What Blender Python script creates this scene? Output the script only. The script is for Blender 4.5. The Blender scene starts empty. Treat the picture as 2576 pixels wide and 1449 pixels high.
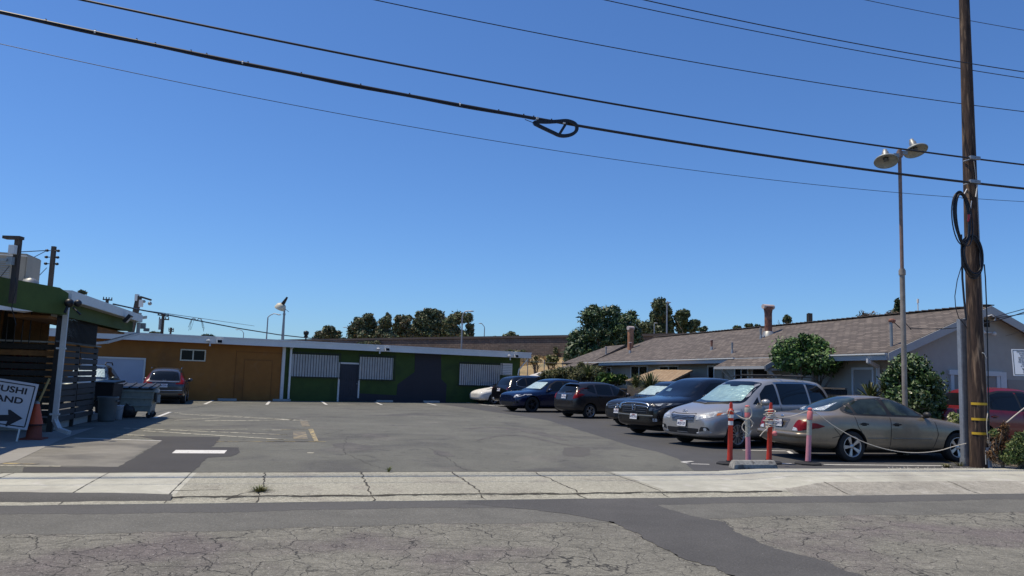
import bpy, bmesh, math, random
import numpy as np
from mathutils import Vector as V, Matrix, Euler
from mathutils.bvhtree import BVHTree
R = math.radians
sc = bpy.context.scene
C = sc.collection
rng = random.Random(7)
# ---------------------------------------------------------------- camera, sky, sun, exposure
EYE = V((0, 0, 1.6)); FOC = 1950.0
cam = bpy.data.cameras.new('camera'); camo = bpy.data.objects.new('camera', cam); C.objects.link(camo)
cam.sensor_width = 36; cam.lens = 36*FOC/2576; cam.clip_end = 3000; cam.clip_start = .1
ROT = (Matrix.Rotation(R(90)+math.atan(225.5/FOC), 3, 'X') @ Matrix.Rotation(math.atan(.03), 3, 'Z'))
camo.matrix_world = Matrix.Translation(EYE) @ ROT.to_4x4()
sc.camera = camo
w = bpy.data.worlds.new('World'); sc.world = w; w.use_nodes = True
nt = w.node_tree; sky = nt.nodes.new('ShaderNodeTexSky'); sky.sky_type = 'NISHITA'; sky.sun_disc = False
SUN = V((-.37, .04, 1.0)).normalized()
sky.sun_elevation = math.asin(SUN.z); sky.sun_rotation = math.atan2(SUN.x, SUN.y)
sky.air_density = 1.0; sky.dust_density = .35; sky.ozone_density = 2.2; sky.altitude = 0
bg = nt.nodes['Background']; bg.inputs['Strength'].default_value = .109
tint = nt.nodes.new('ShaderNodeMix'); tint.data_type = 'RGBA'; tint.blend_type = 'MULTIPLY'; tint.inputs[0].default_value = 1; tint.inputs[7].default_value = (.565, .86, 1.27, 1)   # clear deep blue air
nt.links.new(sky.outputs[0], tint.inputs[6]); nt.links.new(tint.outputs[2], bg.inputs['Color'])
sl = bpy.data.lights.new('sun', 'SUN'); sl.energy = 4.5; sl.angle = R(.53); sl.color = (1, .885, .69)
so = bpy.data.objects.new('sun', sl); C.objects.link(so); so.rotation_euler = SUN.to_track_quat('Z', 'Y').to_euler()
so.location = (-20, 0, 40)
sc.view_settings.view_transform = 'Standard'; sc.view_settings.look = 'None'
sc.view_settings.exposure = -.05; sc.view_settings.gamma = 1
# ---------------------------------------------------------------- measuring helpers (photo measured on a 2576 px wide copy)
def ray(px, py): return ROT @ V(((px-1288)/FOC, -(py-724.5)/FOC, -1))
def G(px, py, z=0.0):
    d = ray(px, py); t = (z-EYE.z)/d.z; return EYE+d*t
def D(px, py, Y):
    d = ray(px, py); return EYE+d*(Y/d.y)
A15 = R(15.0); UU = V((math.cos(A15), math.sin(A15), 0)); VV = V((-math.sin(A15), math.cos(A15), 0))
def S(u, v, z=0.0): return UU*u+VV*v+V((0, 0, z))
def toS(p): return V((p.dot(UU), p.dot(VV), p.z))
def onplane(px, py, p0, n):
    d = ray(px, py); return EYE+d*((p0-EYE).dot(n)/d.dot(n))
def PV(px, py, v): return onplane(px, py, S(0, v), VV)      # point on the street-parallel vertical plane v
def PU(px, py, u): return onplane(px, py, S(u, 0), UU)
# ---------------------------------------------------------------- materials
MATS = {}
def mat(name, rgb, rough=.7, metal=0., noise=None, bump=None, coat=0., spec=.5, brick=None, stretch=None, streak=None, cracks=None, coord='Object', emit=None, mix2=None, trans=None, fleck=None):
    if name in MATS: return MATS[name]
    m = bpy.data.materials.new(name); m.use_nodes = True; n = m.node_tree; L = n.links.new; N = n.nodes.new
    b = n.nodes['Principled BSDF']; b.inputs['Roughness'].default_value = rough; b.inputs['Metallic'].default_value = metal
    b.inputs['Specular IOR Level'].default_value = spec
    if coat: b.inputs['Coat Weight'].default_value = coat; b.inputs['Coat Roughness'].default_value = .04
    tc = N('ShaderNodeTexCoord'); out = tc.outputs[coord]
    if stretch:
        mp = N('ShaderNodeMapping'); mp.inputs['Scale'].default_value = stretch; L(out, mp.inputs[0]); out = mp.outputs[0]
    col = None
    def rgbn(c):
        r = N('ShaderNodeRGB'); r.outputs[0].default_value = (*c, 1); return r.outputs[0]
    def noisef(scale, detail=4, o=None, dist=0):
        t = N('ShaderNodeTexNoise'); t.inputs['Scale'].default_value = scale; t.inputs['Detail'].default_value = detail; t.inputs['Distortion'].default_value = dist
        L(o or out, t.inputs['Vector']); return t.outputs['Fac']
    def ramp(f, a, b2, ca, cb):
        mr = N('ShaderNodeMapRange'); mr.inputs[1].default_value = a; mr.inputs[2].default_value = b2; mr.inputs[3].default_value = ca; mr.inputs[4].default_value = cb
        L(f, mr.inputs[0]); return mr.outputs[0]
    def mixc(f, a, b2, mode='MIX'):
        mx = N('ShaderNodeMix'); mx.data_type = 'RGBA'; mx.blend_type = mode
        if isinstance(f, float): mx.inputs[0].default_value = f
        else: L(f, mx.inputs[0])
        L(a, mx.inputs[6]); L(b2, mx.inputs[7]); return mx.outputs[2]
    col = rgbn(rgb)
    if brick:   # (w, h, color1, color2, mortar, msize)
        bw, bh, c1, c2, mo, ms = brick
        br = N('ShaderNodeTexBrick'); br.inputs['Scale'].default_value = 1; br.inputs['Brick Width'].default_value = bw; br.inputs['Row Height'].default_value = bh
        br.inputs['Color1'].default_value = (*c1, 1); br.inputs['Color2'].default_value = (*c2, 1); br.inputs['Mortar'].default_value = (*mo, 1)
        br.inputs['Mortar Size'].default_value = ms; br.inputs['Bias'].default_value = -.2
        L(tc.outputs['UV'], br.inputs['Vector']); col = br.outputs['Color']
    for m2 in (mix2 if isinstance(mix2, list) else [mix2] if mix2 else []):    # (color, scale, lo, hi[, distortion, strength])
        col = mixc(ramp(noisef(m2[1], 5, None, m2[4] if len(m2) > 4 else 0), m2[2], m2[3], 0, m2[5] if len(m2) > 5 else 1), col, rgbn(m2[0]))
    for s, a in (noise or []):
        v = ramp(noisef(s), .25, .75, 1-a, 1+a)
        cx = N('ShaderNodeCombineColor'); [L(v, cx.inputs[i]) for i in range(3)]
        col = mixc(1.0, col, cx.outputs[0], 'MULTIPLY')
    if fleck:   # (color, scale, threshold)
        col = mixc(ramp(noisef(fleck[1], 1), fleck[2], fleck[2]+.06, 0, .8), col, rgbn(fleck[0]))
    if cracks:  # (scale, width, darkness, extent-noise scale)
        nz = N('ShaderNodeTexNoise'); nz.inputs['Scale'].default_value = 3.0; nz.inputs['Detail'].default_value = 6; L(out, nz.inputs['Vector'])
        va = N('ShaderNodeVectorMath'); va.operation = 'MULTIPLY_ADD'; va.inputs[1].default_value = (.32, .32, .32); L(nz.outputs['Color'], va.inputs[0]); L(out, va.inputs[2])
        for k, (cs, cw) in enumerate(cracks[0]):
            vo = N('ShaderNodeTexVoronoi'); vo.feature = 'DISTANCE_TO_EDGE'; vo.inputs['Scale'].default_value = cs; L(va.outputs[0], vo.inputs['Vector'])
            m1 = ramp(vo.outputs['Distance'], cw*.3, cw, 1, 0)
            m2 = ramp(noisef(cracks[2]+k*.13, 3), .33, .47, 0, cracks[1])
            mm = N('ShaderNodeMath'); mm.operation = 'MULTIPLY'; L(m1, mm.inputs[0]); L(m2, mm.inputs[1])
            col = mixc(mm.outputs[0], col, rgbn((.012, .011, .01)))
    L(col, b.inputs['Base Color'])
    if bump:
        bp = N('ShaderNodeBump'); bp.inputs['Strength'].default_value = bump[1]; bp.inputs['Distance'].default_value = bump[2] if len(bump) > 2 else .01
        L(noisef(bump[0], 5), bp.inputs['Height']); L(bp.outputs[0], b.inputs['Normal'])
    if trans: b.inputs['Transmission Weight'].default_value = trans
    MATS[name] = m; return m
def leafmat(name, c, var=.35):
    if name in MATS: return MATS[name]
    m = mat(name, c, rough=.5, noise=[(.9, var)], spec=.35)
    b = m.node_tree.nodes['Principled BSDF']
    return m
# ---------------------------------------------------------------- mesh builder
WM = {}
class MB:
    def __init__(s): s.v = []; s.f = []; s.mi = []; s.m = 0; s.sm = []; s.smooth = False
    def add(s, vs, fs):
        o = len(s.v); s.v += [tuple(x) for x in vs]
        for f in fs: s.f.append([i+o for i in f]); s.mi.append(s.m); s.sm.append(s.smooth)
        return s
    def box(s, c, ax, ay, az):      # centre and three half axes
        c = V(c); ax, ay, az = V(ax), V(ay), V(az)
        vs = [c+ax*i+ay*j+az*k for k in (-1, 1) for j in (-1, 1) for i in (-1, 1)]
        return s.add(vs, [(0, 2, 3, 1), (4, 5, 7, 6), (0, 1, 5, 4), (2, 6, 7, 3), (0, 4, 6, 2), (1, 3, 7, 5)])
    def bx(s, x0, x1, y0, y1, z0, z1):
        return s.box(((x0+x1)/2, (y0+y1)/2, (z0+z1)/2), ((x1-x0)/2, 0, 0), (0, (y1-y0)/2, 0), (0, 0, (z1-z0)/2))
    def beam(s, a, b, w, h=None, up=V((0, 0, 1))):
        a, b = V(a), V(b); h = h or w; d = (b-a); l = d.length; d = d/l
        x = d.cross(up)
        if x.length < .01: x = d.cross(V((1, 0, 0)))
        x.normalize(); y = x.cross(d)
        return s.box((a+b)/2, d*l/2, x*w/2, y*h/2)
    def tube(s, pts, r, n=8, cap=True, sm=True):
        pts = [V(p) for p in pts]; rs = r if isinstance(r, (list, tuple)) else [r]*len(pts)
        o = s.smooth; s.smooth = sm; vs = []; px = None
        for i, p in enumerate(pts):
            d = (pts[min(i+1, len(pts)-1)]-pts[max(i-1, 0)]).normalized()
            if px is None:
                px = d.cross(V((0, 0, 1))); px = d.cross(V((1, 0, 0))) if px.length < .05 else px
            px = (px-d*px.dot(d)).normalized(); py = d.cross(px)
            vs += [p+(px*math.cos(a)+py*math.sin(a))*rs[i] for a in [2*math.pi*k/n for k in range(n)]]
        fs = [(i*n+k, i*n+(k+1) % n, (i+1)*n+(k+1) % n, (i+1)*n+k) for i in range(len(pts)-1) for k in range(n)]
        s.add(vs, fs); s.smooth = False
        if cap: s.add(vs[:n], [tuple(range(n))[::-1]]); s.add(vs[-n:], [tuple(range(n))])
        s.smooth = o; return s
    def lathe(s, c, ax, prof, n=24, sm=True):   # prof: (radius, along)
        c = V(c); ax = V(ax).normalized(); x = ax.cross(V((0, 0, 1))); x = V((1, 0, 0)) if x.length < .05 else x.normalized(); y = ax.cross(x)
        vs = [c+ax*h+(x*math.cos(2*math.pi*k/n)+y*math.sin(2*math.pi*k/n))*r for r, h in prof for k in range(n)]
        o = s.smooth; s.smooth = sm
        s.add(vs, [(i*n+k, i*n+(k+1) % n, (i+1)*n+(k+1) % n, (i+1)*n+k) for i in range(len(prof)-1) for k in range(n)]); s.smooth = o
        return s
    def prism(s, poly, d):          # planar polygon extruded by vector d
        poly = [V(p) for p in poly]; n = len(poly); d = V(d)
        return s.add(poly+[p+d for p in poly], [tuple(range(n))[::-1], tuple(range(n, 2*n))]+[(i, (i+1) % n, n+(i+1) % n, n+i) for i in range(n)])
    def poly(s, pts): return s.add(pts, [tuple(range(len(pts)))])
    def ball(s, c, r, n=10, sq=(1, 1, 1)):
        vs = []; c = V(c)
        for i in range(n+1):
            t = math.pi*i/n
            for k in range(2*n):
                a = math.pi*k/n; vs.append(c+V((math.sin(t)*math.cos(a)*sq[0], math.sin(t)*math.sin(a)*sq[1], math.cos(t)*sq[2]))*r)
        m = 2*n; o = s.smooth; s.smooth = True
        s.add(vs, [(i*m+k, (i+1)*m+k, (i+1)*m+(k+1) % m, i*m+(k+1) % m) for i in range(n) for k in range(m)]); s.smooth = o
        return s
    def build(s, name, mats, parent=None, local=False, bevel=0):
        me = bpy.data.meshes.new(name)
        M = WM.get(parent.name) if parent else None
        vs = s.v
        if M is not None and not local:
            Mi = M.inverted(); vs = [tuple(Mi @ V(p)) for p in vs]
        me.from_pydata(vs, [], s.f)
        mats = mats if isinstance(mats, (list, tuple)) else [mats]
        for m in mats: me.materials.append(m)
        me.polygons.foreach_set('material_index', s.mi); me.polygons.foreach_set('use_smooth', s.sm)
        me.validate(); me.update()
        if bevel:
            bm = bmesh.new(); bm.from_mesh(me); bmesh.ops.remove_doubles(bm, verts=bm.verts, dist=1e-5)
            es = [e for e in bm.edges if len(e.link_faces) == 2 and e.calc_face_angle(0) > .6]
            bmesh.ops.bevel(bm, geom=es, offset=bevel, segments=2, affect='EDGES', clamp_overlap=True); bm.to_mesh(me); bm.free()
        uv = me.uv_layers.new(name='UVMap')
        co = np.empty(len(me.vertices)*3, 'f'); me.vertices.foreach_get('co', co); co = co.reshape(-1, 3)
        buf = np.empty((len(me.loops), 2), 'f')
        for p in me.polygons:
            n = p.normal; t = V((-n.y, n.x, 0)) if abs(n.z) < .995 else V((1, 0, 0)); t.normalize(); b = n.cross(t)
            for li in p.loop_indices:
                q = co[me.loops[li].vertex_index]; buf[li] = (q[0]*t.x+q[1]*t.y+q[2]*t.z, q[0]*b.x+q[1]*b.y+q[2]*b.z)
        uv.data.foreach_set('uv', buf.ravel())
        o = bpy.data.objects.new(name, me); C.objects.link(o)
        if parent: o.parent = parent; WM[o.name] = WM.get(parent.name, Matrix())
        else: WM[o.name] = Matrix()
        return o
def mb(): return MB()
def tag(o, label=None, cat=None, group=None, kind=None):
    if label: o['label'] = label
    if cat: o['category'] = cat
    if group: o['group'] = group
    if kind: o['kind'] = kind
    return o
def thing(name, loc, label, cat, group=None, rz=0):
    o = bpy.data.objects.new(name, None); C.objects.link(o); o.location = loc; o.rotation_euler = (0, 0, rz); o.empty_display_size = .3
    WM[o.name] = Matrix.Translation(V(loc)) @ Matrix.Rotation(rz, 4, 'Z')
    return tag(o, label, cat, group)
def solo(o, label, cat, group=None):
    # move origin of a one-mesh thing to the base centre
    return tag(o, label, cat, group)
def copy_tree(o, parent=None):
    c = o.copy(); C.objects.link(c)
    if parent: c.parent = parent
    WM[c.name] = Matrix()
    for ch in list(o.children): copy_tree(ch, c)
    return c
def text_mesh(name, txt, size, m, parent, M, ext=.002, align='CENTER', sx=1.0, bold=0.0, spacing=1.0, sub=None):
    cu = bpy.data.curves.new(name, 'FONT'); cu.body = txt; cu.size = size; cu.extrude = ext; cu.align_x = align; cu.align_y = 'CENTER'; cu.offset = bold
    cu.space_line = spacing; cu.resolution_u = 3
    t = bpy.data.objects.new(name, cu); C.objects.link(t)
    dg = bpy.context.evaluated_depsgraph_get(); me = bpy.data.meshes.new_from_object(t.evaluated_get(dg))
    bpy.data.objects.remove(t)
    me.transform(Matrix.Diagonal((sx, 1, 1, 1))); me.transform(M)
    me.materials.clear(); me.materials.append(m)
    o = bpy.data.objects.new(name, me); C.objects.link(o)
    if parent:
        P = WM.get(parent.name)
        if P is not None: me.transform(P.inverted())
        o.parent = parent; WM[o.name] = P if P is not None else Matrix()
    return o
def facing(p, right, up):   # matrix with x = right, y = up
    r = V(right).normalized(); u = V(up).normalized(); n = r.cross(u)
    M = Matrix((r, u, n)).transposed().to_4x4(); M.translation = p; return M
def clumped_leaves(name, clumps, n, size, mats, parent, seed=1, shell=.55, aspect=.5, droop=0., weights=(1, 1, 1)):
    r = np.random.default_rng(seed)
    cl = np.array([[*c[0], *((c[1],)*3 if not isinstance(c[1], (tuple, list)) else c[1])] for c in clumps], 'f')
    wt = (cl[:, 3]*cl[:, 4]*cl[:, 5])**.7; wt /= wt.sum()
    ci = r.choice(len(cl), n, p=wt)
    d = r.normal(size=(n, 3)); d /= np.linalg.norm(d, axis=1)[:, None]
    rad = shell+(1.04-shell)*r.random(n)**.6
    rad = np.where(r.random(n) < .16, 1+.30*r.random(n), rad)
    # ragged surface: radius modulated per direction
    rad *= 1+.14*np.sin(d[:, 0]*7+ci)*np.sin(d[:, 1]*6+ci*2)*np.cos(d[:, 2]*5+ci)
    p = cl[ci, :3]+d*cl[ci, 3:6]*rad[:, None]
    nn = d*.7+r.normal(size=(n, 3))*.6+np.array([0, 0, .25]); nn /= np.linalg.norm(nn, axis=1)[:, None]
    t = np.cross(nn, r.normal(size=(n, 3))+np.array([0, 0, -droop*3])); t /= np.linalg.norm(t, axis=1)[:, None]
    if droop > 0:
        t = t*(1-droop)+np.array([0, 0, -1])*droop; t /= np.linalg.norm(t, axis=1)[:, None]
    b = np.cross(nn, t); s = size*(.55+.9*r.random(n))[:, None]
    hw = s*aspect
    q = np.stack([p-t*s, p+b*hw-nn*s*.15, p+t*s, p-b*hw-nn*s*.15], 1).reshape(-1, 3)
    if parent:
        Mi = np.array(WM[parent.name].inverted()); q = q@Mi[:3, :3].T+Mi[:3, 3]
    me = bpy.data.meshes.new(name); me.vertices.add(4*n); me.vertices.foreach_set('co', q.astype('f').ravel())
    me.loops.add(4*n); me.loops.foreach_set('vertex_index', np.arange(4*n, dtype='i'))
    me.polygons.add(n); me.polygons.foreach_set('loop_start', np.arange(0, 4*n, 4, dtype='i')); me.polygons.foreach_set('loop_total', np.full(n, 4, 'i'))
    for m in mats: me.materials.append(m)
    ww = np.array(weights[:len(mats)], 'f'); ww /= ww.sum()
    me.polygons.foreach_set('material_index', r.choice(len(mats), n, p=ww).astype('i'))
    me.update(); me.validate()
    o = bpy.data.objects.new(name, me); C.objects.link(o)
    if parent: o.parent = parent; WM[o.name] = WM[parent.name]
    return o
# ================================================================ GROUND
M_lot = mat('asphalt_lot', (.126, .125, .105), .9, noise=[(.16, .18), (.9, .14), (7, .12), (22, .16), (45, .25), (170, .3)], bump=(150, .35, .004), mix2=[((.075, .072, .068), .30, .53, .66, 1.5, .75), ((.055, .052, .05), 1.1, .60, .70, 2.5, .6), ((.16, .15, .13), .5, .60, .72, .5, .6)], fleck=((.3, .29, .27), 95, .70))
M_lotdark = mat('asphalt_newer', (.066, .065, .065), .88, noise=[(.3, .16), (2, .1), (50, .22), (170, .25)], bump=(150, .35, .004), fleck=((.2, .2, .2), 95, .72))
M_patch = mat('asphalt_patch', (.055, .052, .05), .9, noise=[(.8, .14), (60, .3), (170, .3)], bump=(120, .4, .004))
M_pale = mat('asphalt_pale', (.20, .19, .165), .9, noise=[(.7, .2), (3, .16), (60, .15), (170, .2)], bump=(120, .35, .004), mix2=((.12, .115, .105), .9, .5, .68))
M_street = mat('asphalt_street', (.180, .172, .142), .92, noise=[(.25, .16), (1.6, .14), (6, .16), (16, .2), (35, .28), (110, .4)], bump=(75, .8, .012), cracks=([(1.7, .014), (4.2, .018)], .85, .45), fleck=((.42, .40, .37), 60, .67), mix2=((.135, .118, .11), .5, .5, .62))
M_mid = mat('asphalt_mid', (.130, .126, .110), .92, noise=[(.5, .14), (2.5, .12), (40, .25), (120, .35)], bump=(90, .6, .008), fleck=((.4, .4, .38), 60, .70))
M_strip = mat('asphalt_strip', (.092, .089, .083), .9, noise=[(.6, .15), (60, .25), (150, .25)], bump=(120, .45, .005), fleck=((.3, .3, .29), 70, .75))
M_trench = mat('asphalt_trench', (.078, .075, .071), .9, noise=[(.5, .2), (1.8, .12), (50, .3), (140, .3)], bump=(120, .5, .006), fleck=((.3, .3, .29), 60, .73))
M_conc = mat('concrete_smooth', (.43, .42, .35), .85, mix2=[((.33, .31, .265), .9, .54, .68, 1.0, .7), ((.56, .54, .49), 2.2, .58, .68, .5, .5)], noise=[(.6, .14), (3, .12), (11, .08), (70, .1)], bump=(60, .15, .003), fleck=((.25, .23, .2), 9, .74))
M_agg = mat('concrete_aggregate', (.325, .312, .25), .9, mix2=[((.25, .23, .19), 1.1, .54, .68, 1.0, .7)], noise=[(.5, .12), (14, .22), (30, .3), (80, .4)], bump=(60, .6, .006), fleck=((.6, .57, .5), 55, .66))
M_joint = mat('joint_dirt', (.06, .055, .045), .95, noise=[(20, .3)])
M_white = mat('paint_white', (.62, .61, .57), .7, noise=[(8, .15), (60, .2)], mix2=((.2, .19, .18), 30, .62, .68))
M_wfade = mat('paint_worn_white', (.56, .53, .42), .8, noise=[(6, .3), (60, .3)], mix2=((.14, .132, .118), 9, .52, .64))
M_yel = mat('paint_worn_yellow', (.44, .35, .17), .8, noise=[(6, .25), (60, .2)], mix2=((.13, .12, .105), 7, .46, .56))
M_dirt = mat('dirt', (.16, .13, .09), .95, noise=[(2, .3), (30, .3)])
def jit(poly, amp, step=.12, seed=0):
    out = []; r = random.Random(seed); n = len(poly)
    for i in range(n):
        a, b = V(poly[i]), V(poly[(i+1) % n]); l = (b-a).length; k = max(1, int(l/step)) if l < 60 else 1
        k = min(k, 260); nn = V((-(b-a).y, (b-a).x, 0)).normalized()
        for j in range(k):
            t = j/k; p = a+(b-a)*t
            if 0 < j: p = p+nn*(amp*(math.sin(p.x*5.1+p.y*3+seed)*.5+math.sin(p.x*13+p.y*11)*.3+math.sin(p.x*29+p.y*23+seed)*.22+math.sin(p.x*47-p.y*41)*.14))
            out.append(p)
    return out
def sheet(name, pts, z, m, amp=0., step=.12, parent=None, kind='structure'):
    pts = [V((p[0], p[1], z)) for p in pts]
    if amp: pts = jit(pts, amp, step, len(pts))
    bm = bmesh.new(); vs = [bm.verts.new(p) for p in pts]; f = bm.faces.new(vs); bmesh.ops.triangulate(bm, faces=[f]); bm.normal_update()
    if sum(f.normal.z*f.calc_area() for f in bm.faces) < 0: bmesh.ops.reverse_faces(bm, faces=bm.faces)
    me = bpy.data.meshes.new(name); bm.to_mesh(me); bm.free(); me.materials.append(m)
    o = bpy.data.objects.new(name, me); C.objects.link(o); WM[o.name] = Matrix()
    if parent: o.parent = parent
    if kind and not parent: o['kind'] = kind
    return o
ZR = -.06
# base ground to the horizon
sheet('ground', [(-1500, -300), (1500, -300), (1500, 1500), (-1500, 1500)], -.16, M_dirt)
sheet('parking_lot', [S(-16, 12.95), S(19, 12.95), S(19, 62), S(-30, 62)], 0, M_lot)
sheet('street', [S(-60, -14), S(60, -14), S(60, 10.47), S(-60, 10.47)], ZR, M_street)
def z1(x, y): return (x*.293, 1040+y*.293)          # enlarged crops of the photograph -> photo measure
def z2(x, y): return (671+x*.358, 1040+y*.358)
def z3(x, y): return (1509+x*.414, 1123.6+y*.414)
def z5(x, y): return (1593+x*.2083, 905.6+y*.2083)
def z6(x, y): return (1878+x*.2708, 905.6+y*.2708)
def zb2(x, y): return (234.8+x*.2546, 721.1+y*.2546)
def zb3(x, y): return (704.4+x*.2603, 737.9+y*.2603)
def GG(f, pts, z=0): return [G(*f(*p), z) for p in pts]
# ---- street surfaces
def band(name, v0, v1, z, m, amp, u0=-20, u1=26, wav=0):
    n = 1500; a = []; b = []; r = random.Random(3)
    for i in range(n+1):
        u = u0+(u1-u0)*i/n
        a.append(S(u, v0+amp*(math.sin(u*1.7)*.5+math.sin(u*4.3+1)*.3+math.sin(u*17)*.12+math.sin(u*31+2)*.1+r.uniform(-.3, .3))+wav*math.sin(u*.35+1.2))); b.append(S(u, v1+amp*.2*math.sin(u*3)))
    return sheet(name, a+b[::-1], z, m)
def qband(name, va, vb, v1, z, m, amp, u0=-22, u1=28, n=1400):
    b = mb(); vs = []
    for i in range(n+1):
        u = u0+(u1-u0)*i/n; v = va+(vb-va)*(u+6)/22+amp*(math.sin(u*1.3)*.5+math.sin(u*4.3+1)*.25+math.sin(u*17)*.14+math.sin(u*31+2)*.12+math.sin(u*53)*.08)
        vs += [S(u, v, z), S(u, v1, z)]
    b.add(vs, [(2*i, 2*i+2, 2*i+3, 2*i+1) for i in range(n)]); b.build(name, m)['kind'] = 'structure'
qband('street_resurfaced_band', 8.70, 9.0, 10.474, ZR+.0015, M_mid, .12)
qband('street_dark_strip', 9.85, 9.93, 10.477, ZR+.003, M_strip, .09)
tr = GG(z2, [(1350, 640), (1500, 645), (1900, 680), (2150, 715), (2400, 765)], ZR)+GG(z3, [(60, 455), (150, 500), (330, 590), (470, 660), (600, 705), (700, 730), (820, 786), (1000, 870), (1150, 960), (1900, 960)], ZR) + \
     GG(z3, [(1620, 796), (1500, 760), (1330, 690), (1060, 620), (900, 550), (780, 480), (770, 460), (600, 430), (420, 385), (330, 350), (225, 330), (100, 296)], ZR)+GG(z2, [(2100, 590), (1800, 586), (1500, 590)], ZR)
sheet('street_trench_patch', tr, ZR+.0045, M_trench, .06, .06)
# ---- lot surfaces
pd = GG(zb3, [(1540, 1068), (2576, 1224)])+GG(z5, [(0, 1045), (300, 1110), (540, 1190), (640, 1260), (735, 1338)])+[S(13.6, 13.12), S(15.6, 13.2), S(15.6, 45), G(1290, 1013.5)]
sheet('parking_lot_newer_asphalt', pd, .0015, M_lotdark, .012, .2)
pp = GG(z1, [(-300, 440), (0, 445), (300, 452), (1020, 458), (1130, 395), (1240, 320), (1400, 238), (1100, 222), (600, 205), (300, 262), (-300, 330)])
sheet('parking_lot_pale_patch', pp, .0015, M_pale, .05, .12)
p1 = GG(z1, [(205, 462), (600, 462), (1020, 460), (1130, 397), (1240, 322), (1392, 240), (1300, 215), (1180, 196), (1480, 198), (1890, 203), (1868, 240), (1815, 290), (2050, 293), (2045, 345), (1980, 370), (1790, 380), (1745, 412), (1640, 512), (900, 508), (190, 506)])
sheet('parking_lot_dark_patch', p1, .003, M_patch, .03, .1)
def line(name, f, a, b, wd, m, z=.012):
    a, b = G(*f(*a)), G(*f(*b)); d = (b-a).normalized(); n = V((-d.y, d.x, 0))*wd/2
    return (m, [a-n, b-n, b+n, a+n], z)
def markings(name, items, z):
    by = {}
    for m, pts, _ in items: by.setdefault(m.name, (m, []))[1].append(pts)
    for k, (m, ps) in by.items():
        b = mb()
        for p in ps:
            q = [V((x.x, x.y, z)) for x in p]
            if (q[1]-q[0]).cross(q[2]-q[0]).z < 0: q = q[::-1]
            b.poly(q)
        b.build(name, m)['kind'] = 'structure'
it = []
for a, b, wd, m in [((1540, 5), (2576, 62), .12, M_wfade), ((1760, 66), (2576, 57), .07, M_wfade), ((1060, 127), (2470, 185), .1, M_wfade), ((1230, 150), (2470, 228), .11, M_wfade),
                 ((1000, 182), (1240, 190), .1, M_wfade), ((640, 214), (1385, 236), .1, M_white), ((1860, 242), (2800, 243), .06, M_yel), ((1350, 143), (2130, 136), .06, M_wfade), ((2250, 142), (2420, 146), .06, M_wfade),
                 ((0, 430), (330, 436), .12, M_yel), ((0, 452), (520, 456), .07, M_wfade)]:
    it.append(line('', z1, a, b, wd, m))
for a, b, wd, m in [((0, 38), (310, 50), .07, M_wfade), ((0, 118), (100, 116), .07, M_wfade), ((100, 116), (325, 112), .06, M_yel), ((0, 148), (145, 151), .07, M_yel), ((0, 181), (145, 186), .07, M_yel), ((0, 198), (345, 198), .07, M_yel), ((285, 278), (330, 279), .1, M_wfade)]:
    it.append(line('', z2, a, b, wd, m))
it.append((M_yel, GG(z2, [(335, 198), (290, 110), (325, 110), (363, 196)]), 0))
M_yel2 = mat('paint_ghost_yellow', (.30, .25, .15), .8, noise=[(6, .25)], mix2=((.125, .115, .10), 5, .42, .56))
it.append((M_yel2, GG(z2, [(188, 180), (185, 130), (272, 130), (290, 180)]), 0))
it.append((M_yel2, GG(z2, [(250, 92), (232, 55), (285, 55), (305, 92)]), 0))
for a, b, wd in [((760, 1240), (600, 1300), .12), ((1190, 1122), (1100, 1162), .13), ((1745, 1130), (1713, 1167), .13), ((2240, 1125), (2305, 1167), .13)]: it.append(line('', zb2, a, b, wd, M_white))
for a, b in [((1060, 1258), (2110, 1325)), ((1080, 1327), (1640, 1321)), ((800, 1322), (1250, 1296)), ((800, 1245), (870, 1250))]: it.append(line('', zb2, a, b, .07, M_wfade))
for a, b, wd in [((880, 1036), (985, 1078), .13), ((1340, 1043), (1510, 1082), .13), ((1780, 1053), (2110, 1094), .13), ((1940, 1080), (2180, 1085), .13)]: it.append(line('', zb3, a, b, wd, M_white))
for a, b in [((440, 1050), (930, 1050)), ((560, 1076), (900, 1071))]: it.append(line('', zb3, a, b, .07, M_wfade))
markings('lot_markings', it, .0055)
it = []
# stall lines between the cars of the right-hand row, parallel to the cars
cd = V((math.cos(R(32)), math.sin(R(32)), 0))
for p, l in [(G(1905, 1094), 5), (G(1640, 1068), 5), (G(1380, 1035.5), 5)]:
    q = p-cd*1.6; n = V((-cd.y, cd.x, 0))*.06; it.append((M_white, [q-n, q+cd*l-n, q+cd*l+n, q+n], 0))
for a, b, wd in [((1200, 963), (1610, 985), .11), ((1320, 1090), (1870, 1101), .11), ((1860, 1098), (1920, 1135), .1), ((2150, 1103), (2700, 1106), .11), ((585, 1230), (720, 1226), .1), ((590, 1236), (665, 1247), .1), ((700, 1256), (920, 1262), .08), ((1790, 1254), (1910, 1252), .08)]: it.append(line('', z5, a, b, wd, M_white))
for a, b, wd in [((720, 973), (1900, 984), .1), ((1600, 880), (1750, 884), .07)]: it.append(line('', z6, a, b, wd, M_white))
markings('stall_lines', it, .0045)
wb = mb(); q = GG(z1, [(1475, 344), (1510, 316), (1950, 318), (1925, 346)]); wb.poly([V((p.x, p.y, .006)) for p in q]); wb.build('white_stall_bar', mat('paint_fresh', (.68, .67, .63), .7, noise=[(7, .1), (50, .12)], mix2=((.3, .29, .27), 24, .60, .68)))['kind'] = 'structure'
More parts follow.
